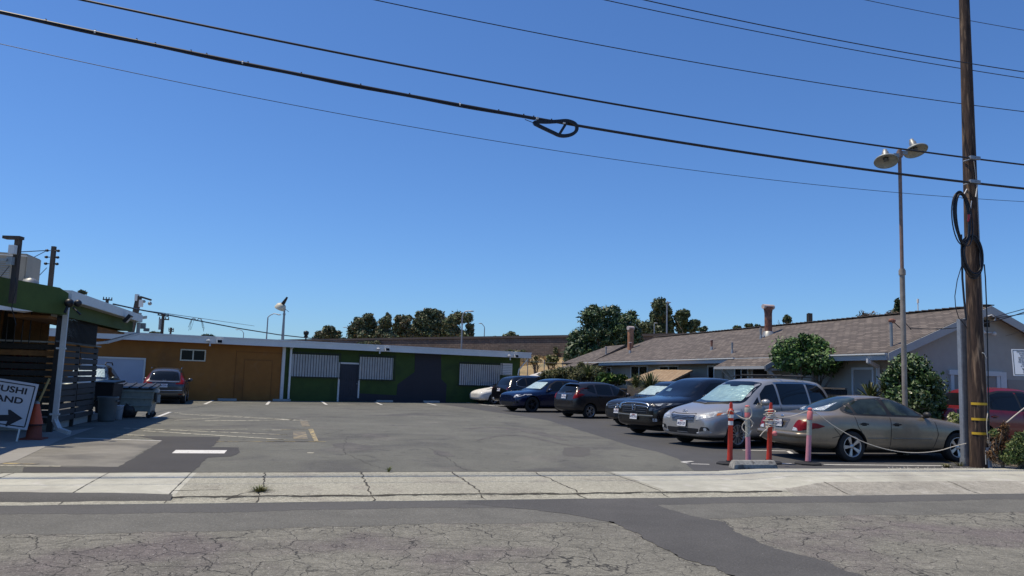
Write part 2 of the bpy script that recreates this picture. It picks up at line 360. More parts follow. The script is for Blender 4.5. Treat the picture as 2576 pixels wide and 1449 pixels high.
# ---- sidewalk and gutter, one profile swept along the kerb
jt = [((5, 1192), (-60, 1226)), ((59, 1183), (0, 1215)), ((274, 1191), (226, 1224)), ((475, 1197), (451, 1246)), ((668, 1192), (653, 1245)), ((907, 1192), (922, 1248)), ((1133, 1187), (1172, 1237)), ((1340, 1187), (1390, 1233)), ((1507, 1183), (1588, 1230))]
uj = [toS(G(*a)).x for a, b in jt]
U_NEW, U_AGG0, U_AGG1 = uj[2], uj[3], uj[8]
UKERB = toS(G(1990, 1208)).x
n = 420; us = [-26+54*i/n for i in range(n+1)]
def prof(u):
    t = min(1, max(0, (u-(UKERB-1.0))/1.3)); t = t*t*(3-2*t)           # driveway -> rolled kerb
    tl = min(1, max(0, (u-(U_AGG0-.5))/.6))
    w_ = .01*math.sin(u*2.1)+.006*math.sin(u*7)
    a = [(13.02, .006), (12.8, .012), (11.6, .006), (10.84+w_, -.004), (10.76+w_, -.016), (10.73+w_, -.036), (10.68, -.046), (10.56, -.054), (10.46+w_, -.053), (10.42, -.20)]
    b = [(13.02, .05), (12.8, .06), (11.6, .065), (11.14, .06), (11.01, .042), (10.84, -.0), (10.68, -.034), (10.56, -.050), (10.46+w_, -.053), (10.42, -.20)]
    return [(x0*(1-t)+x1*t, y0*(1-t)+y1*t) for (x0, y0), (x1, y1) in zip(a, b)]
sw = mb(); sw.smooth = False; P = [prof(u) for u in us]; np_ = len(P[0])
vs = [S(u, v, z) for u, pr in zip(us, P) for v, z in pr]
for i in range(n):
    um = us[i]; sw.m = 1 if U_AGG0 < um < U_AGG1 else 0
    sw.f += []; 
    for k in range(np_-1):
        a = i*np_+k
        mi = sw.m if k < 5 or sw.m else 0
        if k >= 4 and um < UKERB-.2: mi = 1
        if k >= 3 and um > UKERB-.9: mi = 2  # kerb face greyer: its slope shading plus stains put into the colour
        sw.f.append([a, a+1, a+np_+1, a+np_]); sw.mi.append(mi); sw.sm.append(False)
sw.v = [tuple(p) for p in vs]
sw.build('sidewalk', [M_conc, M_agg, mat('concrete_kerb', (.31, .29, .245), .9, mix2=[((.20, .19, .165), 1.4, .5, .66, 1.5, .8), ((.42, .40, .35), 3, .56, .68, .5, .6)], noise=[(.7, .12), (14, .2), (60, .3)], bump=(60, .5, .006))])['kind'] = 'structure'
# kerb-side asphalt filler at the left driveway and dirt along the lip
fb = mb(); fb.smooth = True
rows = []
for i in range(121):
    u = -16+(U_AGG0+.05+16)*i/120; t = min(1, max(0, (U_AGG0-u)/2.4))**.7; wv = .012*math.sin(u*5)+.008*math.sin(u*13)
    rows.append([S(u, 10.80+.36*t+wv, .010), S(u, 10.78+.05*t, .006), S(u, 10.74, -.008), S(u, 10.67+wv, -.036), S(u, 10.64+wv, -.060)])
fb.add([p for r_ in rows for p in r_], [(i*5+k, i*5+k+1, (i+1)*5+k+1, (i+1)*5+k) for i in range(120) for k in range(4)])
fb.build('kerb_asphalt_filler', M_strip)['kind'] = 'structure'
def crack(a, b, w0, amp, seed, z):
    r = random.Random(seed); k = max(8, int((b-a).length/.08)); d = (b-a).normalized(); nn = V((-d.y, d.x, 0)); l = []; rr = []; off = 0
    for i in range(k+1):
        off = off*.7+r.uniform(-amp, amp); wv = w0*r.uniform(.4, 1.5); p = a+(b-a)*i/k+nn*off; l.append(p+nn*wv); rr.append(p-nn*wv)
    bq = mb()
    for i in range(k):
        q = [l[i], rr[i], rr[i+1], l[i+1]]; bq.poly([V((p.x, p.y, z(p))) for p in q])
    return bq
def zsw(p):
    s_ = toS(p); pr = prof(s_.x)
    for (v0, z0), (v1, z1_) in zip(pr, pr[1:]):
        if v1 <= s_.y <= v0: return z0+(z1_-z0)*(v0-s_.y)/(v0-v1)+.004
    return .014
jb = mb()
for i, (a, b) in enumerate(jt):
    u = uj[i]; old = 4 <= i <= 7
    dv = .25 if i >= 5 else -.1 if i <= 3 else 0
    b_ = crack(S(u, 13.0), S(u, 10.48), .011 if old else .006, .022 if old else .002, i, zsw); jb.add(b_.v, b_.f)
for u in (UKERB+.15, UKERB+2.6, UKERB+5.2): b_ = crack(S(u, 11.15), S(u, 10.48), .008, .006, int(u), zsw); jb.add(b_.v, b_.f)
for u0, u1, vv_, wd in [(U_AGG0, UKERB-.9, 10.75, .014), (-12, 16, 13.0, .012)]:
    b_ = crack(S(u0, vv_), S(u1, vv_), wd, .006, int(vv_*9), zsw if vv_ < 12 else (lambda p: .013)); jb.add(b_.v, b_.f)
for (a, b) in [((1450, 520), (1640, 530)), ((1940, 745), (2190, 705)), ((1470, 700), (1900, 690))]:
    pa, pb = G(*z1(*a), -.05), G(*z1(*b), -.05); b_ = crack(pa, pb, .008, .02, 5, zsw); jb.add(b_.v, b_.f)
jb.build('sidewalk_cracks', M_joint)['kind'] = 'structure'
# lot cracks
lb = mb()
for f, pts in [(z2, [(560, 160), (530, 240), (560, 290), (700, 350), (880, 405)]), (z2, [(1130, 240), (1280, 320), (1410, 405)]), (z2, [(400, 150), (540, 120)])]:
    for a, b in zip(pts, pts[1:]): b_ = crack(G(*f(*a)), G(*f(*b)), .007, .03, int(a[0]), lambda p: .002); lb.add(b_.v, b_.f)
lb.build('lot_cracks', M_patch)['kind'] = 'structure'
# gravel at the pole foot, a weed in the sidewalk joint
M_grav = mat('gravel', (.45, .42, .37), .9, noise=[(30, .4)])
gv = mb(); r = random.Random(5)
for i in range(1500):
    u = r.uniform(11.6, 19); v = 13.0+abs(r.gauss(0, .22)); p = S(u, v)
    if v > 13.9: continue
    s_ = r.uniform(.008, .022); h = s_*r.uniform(.5, .9); a = r.uniform(0, 6)
    vs = [p+V((math.cos(a+k*2.1)*s_, math.sin(a+k*2.1)*s_, .008)) for k in range(3)]+[p+V((0, 0, h+.012))]
    gv.add(vs, [(0, 1, 3), (1, 2, 3), (2, 0, 3)])
tag(gv.build('gravel', M_grav), 'pale loose gravel around the foot of the big utility pole', 'gravel', kind='stuff')
sheet('planting_strip', [S(15.0, 13.02), S(40, 13.02), S(40, 14.9), S(15.3, 14.9)], .014, M_dirt)
M_weed = leafmat('weed', (.10, .12, .03))
def tuft(name, p, n, h, sp, m, parent=None, seed=1, wdt=.006, droop=.5):
    r = random.Random(seed); b = mb()
    for i in range(n):
        a = r.uniform(0, 2*math.pi); l = h*r.uniform(.5, 1.1); s_ = sp*r.uniform(.2, 1); d = V((math.cos(a), math.sin(a), 0)); x = V((-d.y, d.x, 0))*wdt*r.uniform(.6, 1.3)
        p0 = V(p)+d*s_*.15; p1 = p0+d*s_*.5+V((0, 0, l*.7)); p2 = p0+d*s_*1.1+V((0, 0, l*(1-droop*.4*r.random()))); b.m = r.randrange(len(m)) if isinstance(m, list) else 0
        b.add([p0-x, p0+x, p1+x*.8, p1-x*.8, p2], [(0, 1, 2, 3), (3, 2, 4)])
    return b.build(name, m, parent)
wd_ = tuft('weed', G(653, 1245, -.05), 220, .13, .2, [M_weed, leafmat('weed_dry', (.2, .17, .07))], seed=4, wdt=.005)
tag(wd_, 'small green weed growing from the cracked sidewalk joint at the gutter', 'weed')
tag(tuft('weed', S(U_AGG0+.1+2.9, 13.0, 0.01), 25, .1, .1, [M_weed], seed=9), 'tiny dark weed at the back edge of the sidewalk', 'weed')

# stains, tyre arcs and a small square repair in the lot
M_st = mat('asphalt_stain', (.096, .091, .083), .9, noise=[(.9, .14), (7, .12), (45, .25)], mix2=((.118, .112, .10), 2.5, .46, .58))
def arc(name, f, pts, w0, z, m=M_st):
    P_ = [G(*f(*p)) for p in pts]; Q = []
    for i in range(len(P_)-1):
        p0, p1, p2, p3 = P_[max(i-1, 0)], P_[i], P_[i+1], P_[min(i+2, len(P_)-1)]
        for k in range(6): t = k/6; Q.append(.5*((2*p1)+(p2-p0)*t+(2*p0-5*p1+4*p2-p3)*t*t+(3*p1-p0-3*p2+p3)*t**3))
    Q.append(P_[-1]); l, r_ = [], []
    for i, q in enumerate(Q):
        d = (Q[min(i+1, len(Q)-1)]-Q[max(i-1, 0)]).normalized(); n_ = V((-d.y, d.x, 0)); ww = w0*(.25+.75*math.sin(math.pi*(i+.5)/len(Q)))*(1+.3*math.sin(i*1.7)); l.append(q+n_*ww); r_.append(q-n_*ww)
    b = mb()
    for i in range(len(Q)-1):
        q = [l[i], r_[i], r_[i+1], l[i+1]]
        if (q[1]-q[0]).cross(q[2]-q[0]).z < 0: q = q[::-1]
        b.poly([V((p.x, p.y, z)) for p in q])
    b.build(name, m)['kind'] = 'structure'
sheet('lot_repair_patch', GG(z2, [(2085, 240), (2265, 238), (2275, 290), (2230, 305), (2120, 303), (2080, 285)]), .0015, mat('asphalt_repair', (.095, .09, .08), .9, noise=[(7, .12), (45, .25)]), .02)
sheet('lot_stain', GG(z2, [(655, 152), (720, 138), (840, 150), (860, 165), (760, 172), (690, 170)]), .0015, M_st, .05)
sheet('lot_stain', GG(z2, [(1180, 245), (1280, 275), (1330, 300), (1230, 302), (1170, 275)]), .0015, M_st, .06)
sheet('lot_stain', GG(z2, [(440, 215), (600, 205), (760, 235), (700, 262), (520, 250)]), .0018, M_st, .08)
arc('tyre_marks', z2, [(1480, 190), (1600, 162), (1720, 152), (1850, 165), (2000, 200), (2270, 252)], .13, .0025)
arc('tyre_marks', z2, [(1400, 110), (1560, 98), (1760, 110), (1950, 150), (2100, 190)], .3, .003)
# ================================================================ COMMERCIAL BUILDING (orange and green)
PL = V((-.532*37, 37, 0)); BA = math.atan2(13.0, 20.5)   # wall foot at photo x=250 and wall direction
bw = V((math.cos(BA), math.sin(BA), 0)); bn = V((-math.sin(BA), math.cos(BA), 0))
def BW(px, py, off=0):          # photo point on the wall plane -> (along, height)
    p = onplane(px, py, PL+bn*off, bn); return (p-PL).dot(bw), p.z
def BP(s, off, z): return PL+bw*s+bn*off+V((0, 0, z))
M_or = mat('wall_orange', (.30, .120, .024), .85, noise=[(.5, .12), (3, .08)], mix2=[((.22, .09, .022), .8, .55, .75), ((.30, .14, .05), 1.6, .60, .74, 1.0, .5)], bump=(14, .2, .01))
M_gr = mat('wall_green', (.046, .080, .014), .8, mix2=((.03, .055, .012), .9, .52, .7, 1.0, .7), noise=[(.6, .15), (3, .12)], bump=(14, .2, .01))
M_dk = mat('wall_charcoal', (.032, .031, .038), .8, noise=[(.6, .12)])
M_wm = mat('white_metal', (.72, .71, .68), .45, noise=[(1.5, .06), (12, .04)])
M_wp = mat('white_paint', (.66, .65, .62), .6, noise=[(2, .07)])
M_door = mat('door_blue_grey', (.026, .030, .042), .6, noise=[(2, .1)])
M_iron = mat('black_iron', (.012, .012, .013), .45, noise=[(5, .2)])
M_glass = mat('dark_glass', (.006, .007, .009), .12, spec=.15)
M_blind = mat('white_blind', (.56, .56, .55), .6, noise=[(3, .12)], coat=.3)
M_gar = mat('garage_door_paint', (.42, .46, .54), .6, noise=[(1, .05)])
M_roofg = mat('flat_roof', (.4, .4, .38), .9, noise=[(1, .15)])
M_cream = mat('cream_enamel', (.6, .55, .42), .5, noise=[(5, .1)])
M_grey = mat('weathered_steel', (.30, .31, .31), .5, metal=.5, noise=[(3, .15), (20, .1)])
M_concb = mat('concrete_block', (.36, .35, .32), .9, noise=[(4, .15), (40, .15)], bump=(60, .3, .004))
TB = thing('commercial_building', PL+bw*10, 'long low building, orange left half and green right half under a white fascia', 'building', rz=BA)
SO = BW(715, 1000)[0]           # orange / green meeting line
SE = BW(1306, 1000)[0]
HW = 3.02
b = mb(); b.prism([BP(-9, 0, -.05), BP(SO-.15, 0, -.05), BP(SO-.15, 0, HW), BP(-9, 0, HW)], bn*.25); tag(b.build('wall', M_or, TB), 'orange half of the long wall')
b = mb(); b.prism([BP(SO-.15, 0, -.05), BP(SE, 0, -.05), BP(SE, 0, HW), BP(SO-.15, 0, HW)], bn*.25); b.prism([BP(SE-.25, .25, -.05), BP(SE, .25, -.05), BP(SE, 12, -.05), BP(SE-.25, 12, -.05)], V((0, 0, HW+.05)))
tag(b.build('wall', M_gr, TB), 'green half of the long wall')
b = mb()
dkp = [zb3(*p) for p in [(740, 1035), (745, 965), (1125, 985), (1135, 880), (1300, 760), (1303, 585), (1555, 610), (1558, 830), (1610, 880), (1600, 1048)]]
dk = [BW(*p) for p in dkp]; dk[0] = (dk[0][0], -.02); dk[-1] = (dk[-1][0], -.02); dk[5] = (dk[5][0], HW); dk[6] = (dk[6][0], HW)
b.prism([BP(s, -.012, z) for s, z in dk], bn*.01); b.build('charcoal_paint', M_dk, TB)
b = mb()        # lap siding lines on the right-hand green part
for k in range(12):
    z = .12+k*.24
    if z < 2.85: b.prism([BP(SE-5.9, -.009, z), BP(SE-.05, -.009, z), BP(SE-.05, -.004, z+.22), BP(SE-5.9, -.004, z+.22)], bn*.003)
    if z < 2.85: b.prism([BP(SE-5.9, -.0095, z), BP(SE-.05, -.0095, z), BP(SE-.05, -.003, z+.001), BP(SE-5.9, -.003, z+.001)], V((0, 0, -.004)))
b.build('lap_siding', M_gr, TB)
b = mb(); b.prism([BP(-9, -.45, HW+.04), BP(SE+.45, -.45, HW+.04), BP(SE+.45, 12, HW+.04), BP(-9, 12, HW+.04)], V((0, 0, .06))); b.build('roof', M_roofg, TB)
b = mb(); Q = [(-9, -.52), (SE+.5, -.52)]
b.prism([BP(-9, -.52, HW-.16), BP(SE+.5, -.52, HW-.16), BP(SE+.5, -.52, HW+.2), BP(-9, -.52, HW+.2)], bn*.05)
b.prism([BP(-9, -.545, HW+.14), BP(SE+.52, -.545, HW+.14), BP(SE+.52, -.545, HW+.21), BP(-9, -.545, HW+.21)], bn*.024)
b.prism([BP(SE+.45, -.47, HW-.16), BP(SE+.5, -.47, HW-.16), BP(SE+.5, 12, HW-.16), BP(SE+.45, 12, HW-.16)], V((0, 0, .36)))
b.prism([BP(-9, -.47, HW-.02), BP(SE+.45, -.47, HW-.02), BP(SE+.45, 0, HW-.02), BP(-9, 0, HW-.02)], V((0, 0, .03)))
b.build('fascia', M_wm, TB)
def frame_rect(b, s0, s1, z0, z1, wd, o0, o1, P=BP, mids=()):
    def q(a0, a1, c0, c1): b.prism([P(a0, o0, c0), P(a1, o0, c0), P(a1, o0, c1), P(a0, o0, c1)], P(0, o1, 0)-P(0, o0, 0))
    q(s0, s1, z1-wd, z1); q(s0, s1, z0, z0+wd); q(s0, s0+wd, z0+wd, z1-wd); q(s1-wd, s1, z0+wd, z1-wd)
    for mm_ in mids: q(mm_-wd/2, mm_+wd/2, z0+wd, z1-wd)
def rect(b, s0, s1, z0, z1, o0, o1, P=BP): b.prism([P(s0, o0, z0), P(s1, o0, z0), P(s1, o0, z1), P(s0, o0, z1)], P(0, o1, 0)-P(0, o0, 0))
def wpix(f, x0, y0, x1, y1, Wf=BW):
    a = Wf(*f(x0, y0)); c = Wf(*f(x1, y1)); return a[0], c[0], c[1], a[1]
# orange window
s0, s1, z0_, z1_ = wpix(zb2, 862, 615, 1105, 740)
f = mb(); frame_rect(f, s0, s1, z0_, z1_, .06, -.05, -.002, mids=[(s0+s1)/2]); fo = f.build('window', M_cream, TB)
g = mb(); rect(g, s0+.06, s1-.06, z0_+.06, z1_-.06, -.012, -.006); g.build('pane', M_glass, fo)
# barred windows of the green half
def barwin(f_, x0, y0, x1, y1, mid=False, scene=None):
    s0, s1, z0, z1 = wpix(f_, x0, y0, x1, y1)
    f = mb(); frame_rect(f, s0, s1, z0, z1, .05, -.03, -.002, mids=[(s0+s1)/2] if mid else ()); fo = f.build('window', M_wp, TB)
    g = mb(); rect(g, s0+.05, s1-.05, z0+.05, z1-.05, -.018, -.011); g.build('blind', M_blind, fo)
    g = mb(); nb = int((s1-s0)/.14); o = -.14
    for k in range(nb+1):
        s = s0-.06+(s1-s0+.12)*k/nb; g.tube([BP(s, o, z0-.1), BP(s, o, z1+.14)], .017, 5)
    for z in (z0-.05, z1+.06): g.prism([BP(s0-.1, o-.012, z), BP(s1+.1, o-.012, z), BP(s1+.1, o-.012, z+.03), BP(s0-.1, o-.012, z+.03)], bn*.02)
    for s in (s0-.09, s1+.09):
        for z in (z0, z1): g.tube([BP(s, o, z), BP(s, 0, z)], .01, 5)
    g.build('security_bars', M_iron, fo)
    return s0, s1, z0, z1
barwin(zb3, 118, 585, 556, 812); barwin(zb3, 772, 612, 1085, 835); barwin(zb3, 1735, 680, 2122, 893, True)
# louvre
s0, s1, z0_, z1_ = wpix(zb3, 2128, 675, 2238, 792)
f = mb(); frame_rect(f, s0, s1, z0_, z1_, .05, -.06, -.025)
for k in range(6): zz = z0_+.08+(z1_-z0_-.1)*k/6; f.prism([BP(s0+.05, -.055, zz), BP(s1-.05, -.055, zz), BP(s1-.05, -.03, zz+.09), BP(s0+.05, -.03, zz+.09)], bn*.006)
f.build('louvre_vent', M_wp, TB)
# door
s0, s1, z0_, z1_ = wpix(zb3, 568, 665, 758, 1035); z0_ = 0
f = mb()
rect(f, s0, s1, z1_-.09, z1_, -.05, -.002); rect(f, s0, s0+.09, 0, z1_-.09, -.05, -.002); rect(f, s1-.09, s1, .2, z1_-.09, -.05, -.002); f.build('door_frame', M_wp, TB)
d = mb(); rect(d, s0+.09, s1-.09, .02, z1_-.09, -.03, -.003)
for zz in (.25, 1.05, 1.2, 1.8):
    for s in np.linspace(s0+.22, s1-.22, 7): rect(d, s-.008, s+.008, zz, zz+.08 if zz > 1.1 else zz+.7, -.045, -.03)
frame_rect(d, s0+.14, s1-.14, .1, z1_-.15, .05, -.045, -.03); do = d.build('door', M_door, TB)
d = mb(); d.ball(BP(s1-.17, -.08, 1.0), .035, 6); d.build('handle', M_grey, do)
# outlined doorway panels on the orange wall
d = mb(); s0, s1, z0_, z1_ = wpix(zb2, 1500, 725, 1740, 1125)
M_or2 = mat('wall_orange_trim', (.22, .09, .022), .85, noise=[(2, .1)])
rect(d, s0, s1, .02, z1_, -.02, -.002); d.build('painted_door', M_or, TB)
d = mb(); frame_rect(d, s0-.03, s1+.03, -.03, z1_+.03, .025, -.026, -.0205)
S0, S1, Z0, Z1 = wpix(zb2, 1415, 640, 1870, 1130); frame_rect(d, S0, S1, -.06, Z1, .02, -.026, -.002); d.build('door_surround', M_or2, TB)
# garage door
s0, s1, z0_, z1_ = wpix(zb2, 60, 690, 498, 960); s0 = s1-2.75
g = mb(); rect(g, s0+.08, s1-.08, 0, z1_-.08, -.02, -.003)
for k in range(4):
    for j in range(4):
        a = s0+.2+j*(s1-s0-.4)/4; c = .12+k*(z1_-.2)/4; frame_rect(g, a+.06, a+(s1-s0-.4)/4-.06, c+.06, c+(z1_-.2)/4-.08, .02, -.03, -.02)
go = g.build('garage_door', M_gar, TB)
g = mb(); rect(g, s0, s1, z1_-.08, z1_, -.06, -.002); rect(g, s1-.08, s1, 0, z1_-.08, -.06, -.002); rect(g, s0, s0+.08, 0, z1_-.08, -.06, -.002); g.build('garage_frame', M_wp, TB)
# downspouts
sd = SO+.12
g = mb(); rect(g, SO-.26, SO-.10, 0, HW-.1, -.1, -.003); g.build('corner_trim', M_wp, TB)
g = mb(); g.beam(BP(sd+.06, -.12, HW-.15), BP(sd+.06, -.12, .12), .1, .08, up=bn); g.beam(BP(sd+.06, -.48, HW-.12), BP(sd+.06, -.12, HW-.2), .09, .08); g.build('downspout', M_wm, TB)
se = SE-.15
g = mb(); g.tube([BP(se+.45, -.42, HW-.2), BP(se+.4, -.3, HW-.35), BP(se, -.12, HW-.9), BP(se-.05, -.12, HW-1.2), BP(se-.05, -.12, .3)], .05, 8); g.build('downspout', M_wm, TB)
# flood lights and cameras under the fascia
def floods(s, z, cam_first=True):
    g = mb(); g.prism([BP(s+.3, -.72, z-.1), BP(s+.58, -.72, z-.1), BP(s+.58, -.66, z+.08), BP(s+.3, -.66, z+.08)], bn*.1); g.build('flood_light', M_wm, TB)
    g2 = mb(); g2.prism([BP(s+.33, -.727, z-.08), BP(s+.55, -.727, z-.08), BP(s+.55, -.673, z+.06), BP(s+.33, -.673, z+.06)], bn*.005); g2.build('flood_lens', M_glass, TB)
    g = mb(); g.ball(BP(s-.1, -.62, z), .07, 6, (1.6, 1, .8)); g.tube([BP(s, -.6, z), BP(s, -.6, z-.22)], .03, 6); g.ball(BP(s, -.6, z-.24), .045, 6); g.build('security_camera', M_wm, TB)
floods(BW(*zb2(1155, 545), -.6)[0], HW-.02); floods(BW(*zb3(965, 550), -.6)[0], HW-.02)
s_ = BW(*zb3(2290, 620), -.6)[0]
floods(s_-.5, HW-.05)
# wheel stops along the wall
for i, (x0, x1, y) in enumerate([(zb2(1225, 1)[0], zb2(1410, 1)[0], 0), (zb2(1770, 1)[0], zb2(1945, 1)[0], 0), (zb3(930, 1)[0], zb3(1085, 1)[0], 0), (zb3(1385, 1)[0], zb3(1535, 1)[0], 0)]):
    a = BW(x0, 1005, -.5)[0]; c = BW(x1, 1005, -.5)[0]; mid = (a+c)/2
    t = mb(); L_ = (c-a)/2
    for k in (1,):
        pr = [(-.09, 0), (.09, 0), (.07, .12), (-.07, .12)]
        vs = [BP(mid-L_, -.55+o, z) for o, z in pr]; t.prism(vs, bw*(2*L_))
    lab = ['concrete wheel stop at the orange wall to the right of the parked grey SUV', 'concrete wheel stop where the orange wall meets the green wall', 'concrete wheel stop right of the green building door', 'concrete wheel stop beneath the charcoal painted wall section'][i]
    tag(t.build('wheel_stop', M_concb, bevel=.01), lab, 'wheel stop', 'concrete wheel stops along the building')
# roof lamp post with old enamel lamp
pb = BP(BW(718, 868)[0], .6, HW+.1); top = onplane(727, 753, pb, bn)
tl = thing('roof_lamp', pb, 'old lamp with a cream dish on a thin pole above the white roof edge', 'lamp')
g = mb(); g.tube([pb, pb+V((0, 0, top.z-pb.z-.35))], [.09, .045], 8); g.tube([pb+V((0, 0, 1.5)), pb+V((0, 0, 1.6))], .075, 8); g.build('pole', M_grey, tl)
h = pb+V((0, 0, top.z-pb.z-.35)); ax = V((.45, -.3, 1)).normalized()
g = mb(); g.lathe(h-ax*.1+V((-.18, 0, 0)), ax, [(.30, -.12), (.31, -.08), (.24, .12), (.12, .2), (.02, .22)], 20); g.build('lamp_shade', M_cream, tl)
g = mb(); g.tube([h+ax*.05+V((-.14, 0, 0)), h+ax*.5+V((-.05, 0, 0))], [.11, .05], 8); g.tube([h-V((.1, 0, .1)), h+V((.25, 0, -.35))], .012, 5); g.build('ballast', M_iron, tl)
# traffic-signal like finial far behind
# ================================================================ RESTAURANT BUILDING (left)
M_rg = mat('restaurant_green', (.062, .098, .020), .8, noise=[(.8, .15), (5, .1)], bump=(20, .3, .01))
M_bd = mat('dark_stained_boards', (.030, .026, .024), .75, noise=[(2, .25), (12, .2)], bump=(30, .2, .01))
M_wd = mat('brown_boards', (.24, .115, .04), .8, noise=[(2, .3), (9, .2)])
M_postw = mat('old_post_wood', (.075, .06, .05), .9, noise=[(2, .3), (14, .3)], stretch=(1, 1, .15))
UE = -5.05
A = S(UE, 19.06); Bc = V((-10.4, 15.0, 0)); Cc = S(-5.8, 13.0)
RA = A15
TR = thing('restaurant_building', S(-8.5, 22), 'single storey restaurant with green parapet, sloping metal fascia and dark patio boarding', 'building', rz=A15)
zf = 3.02
b = mb()
def wallstrip(b, pts, z0, z1, th, side=1):
    for a, c in zip(pts, pts[1:]):
        d = (c-a).normalized(); nrm = V((-d.y, d.x, 0))*th*side
        b.prism([a+V((0, 0, z0)), c+V((0, 0, z0)), c+V((0, 0, z1)), a+V((0, 0, z1))], nrm)
b.smooth = False
zt_ = D(100, 712, 16.2).z; zbt = D(100, 783, 16.2).z
n_ = (Bc-A).normalized(); nn_ = V((-n_.y, n_.x, 0))
b.prism([A+V((0, 0, zbt)), A+V((0, 0, zt_-.12)), A+n_*.25+V((0, 0, zt_-.02)), A+n_*.9+V((0, 0, zt_)), Bc+V((0, 0, zt_+.04)), Bc+V((0, 0, zbt))], nn_*-.25)
wallstrip(b, [Bc, Cc], zbt, zt_, .25, -1)
b.build('parapet', M_rg, TR)
b = mb()   # white flashing under the parapet front-left
b.prism([D(-90, 770, 14.8), D(0, 768, 15.3), D(82, 783, 15.9), D(60, 786, 15.9), D(0, 779, 15.3), D(-90, 782, 14.8)], V((-.04, .08, -.0))); b.build('flashing', M_wm, TR)
b = mb(); a0, a1 = S(UE, 19.2), S(UE, 27.3); b.box((a0+a1)/2+V((0, 0, zf+.10)), (a1-a0)/2, UU*.03, V((0, 0, .10)))
b.box((a0+a1)/2+V((0, 0, zf+.212))-UU*.14, (a1-a0)/2, UU*.17, V((0, 0, .012)))
b.box(a0+VV*.02+V((0, 0, zf+.1))-UU*.15, VV*.02, UU*.119, V((0, 0, .098)))
b.build('fascia', M_wm, TR)
b = mb(); b.prism([S(UE-.05, 19.1, zf), S(UE-.05, 27.2, zf), S(-13, 27.2, zf), S(-13, 19.1, zf)], V((0, 0, .12)))
b.prism([Cc+V((-.4, .2, zf-.1)), Bc+V((-.3, .1, zf-.1)), A+V((-.3, .1, zf-.1)), S(-13, 19.1, zf-.1), S(-13, 13.3, zf-.1)], V((0, 0, .12))); b.build('roof', M_roofg, TR)
b = mb(); b.box(S(-5.30, 23.3, zf-.16), VV*3.9, UU*.03, V((0, 0, .17))); b.box(S(-5.9, 27.15, zf-.16), VV*.03, UU*.58, V((0, 0, .15)))
b.build('green_header', M_rg, TR)
b = mb(); b.box(S(-5.9, 23.3, zf-.38), VV*3.9, UU*.4, V((0, 0, .03))); b.build('wood_soffit', M_wd, TR)
# back wall of the patio, boards
b = mb(); r = random.Random(2); u = -14.0
while u < -6.4:
    wd = r.uniform(.16, .3); b.m = 0 if r.random() < .6 else 1
    b.box(S(u+wd/2, 22.6+r.uniform(0, .03), 1.5), UU*(wd/2-.008), VV*.03, V((0, 0, 1.5))); u += wd
u = 19.4
b.box(S(-12.2, 17.5, 1.5), UU*.05, VV*5, V((0, 0, 1.5)))
b.build('wall_boards', [M_bd, M_wd], TR)
b = mb(); b.box(S(-10.7, 27.4, 1.5), UU*2.9, VV*.08, V((0, 0, 1.5))); b.build('rear_wall', M_bd, TR)
for k, (u, v) in enumerate([(-5.62, 20.75), (-9.9, 19.3)]):
    b = mb(); b.box(S(u, v, zf/2), UU*.06, VV*.06, V((0, 0, zf/2))); b.build('post', M_bd if k != 1 else M_grey, TR)
# window bars facing the lot
b = mb(); p0, p1 = 19.9, 23.5; zlo, zhi = 2.1, 2.98
for k in range(34):
    v = p0+(p1-p0)*k/33; b.tube([S(-5.45, v, zlo), S(-5.45, v, zhi)], .014, 5)
for z in (zlo+.02, zhi-.05): b.box(S(-5.45, (p0+p1)/2, z), VV*(p1-p0)/2, UU*.012, V((0, 0, .018)))
b.build('security_bars', M_iron, TR)
# vertical bars on street side
b = mb()
for k in range(16): b.tube([S(-8.6+k*.16, 20.6, 2.05), S(-8.6+k*.16, 20.6, 2.95)], .012, 5)
b.box(S(-7.4, 20.6, 2.9), UU*1.3, VV*.012, V((0, 0, .02))); b.build('security_bars', M_iron, TR)
# downspout with elbow
b = mb(); dt = S(-5.12, 19.35, zf-.02); db_ = S(-5.45, 19.4, .25)
M_dsp = mat('downspout_paint', (.50, .52, .52), .45, noise=[(2, .12), (14, .08)])
p1_ = S(-5.14, 19.35, zf-.02); p2_ = S(-5.16, 19.35, .34)
b.beam(p1_, p2_, .105, .08, up=VV); b.beam(p2_+V((0, 0, .03)), p2_+UU*.13-VV*.1+V((0, 0, -.17)), .105, .08); b.beam(p2_+UU*.12-VV*.09+V((0, 0, -.16)), p2_+UU*.36-VV*.18+V((0, 0, -.23)), .105, .08)
for z in (.5, 1.95): b.box(p2_*1+V((0, 0, z-.34))+UU*-.01, UU*.09, VV*.06, V((0, 0, .02)))
b.build('downspout', M_dsp, TR)
# rear gutter outlet
b = mb(); g0 = S(UE-.02, 27.0, zf-.02); b.beam(g0, g0+V((0, 0, -.38)), .1, .08, up=VV); b.beam(g0+V((0, 0, -.36)), S(-5.6, 25.3, zf-.74), .1, .08); b.beam(S(-5.6, 25.3, zf-.74), S(-5.66, 24.0, zf-.82), .08, .07); b.build('downspout', M_dsp, TR)
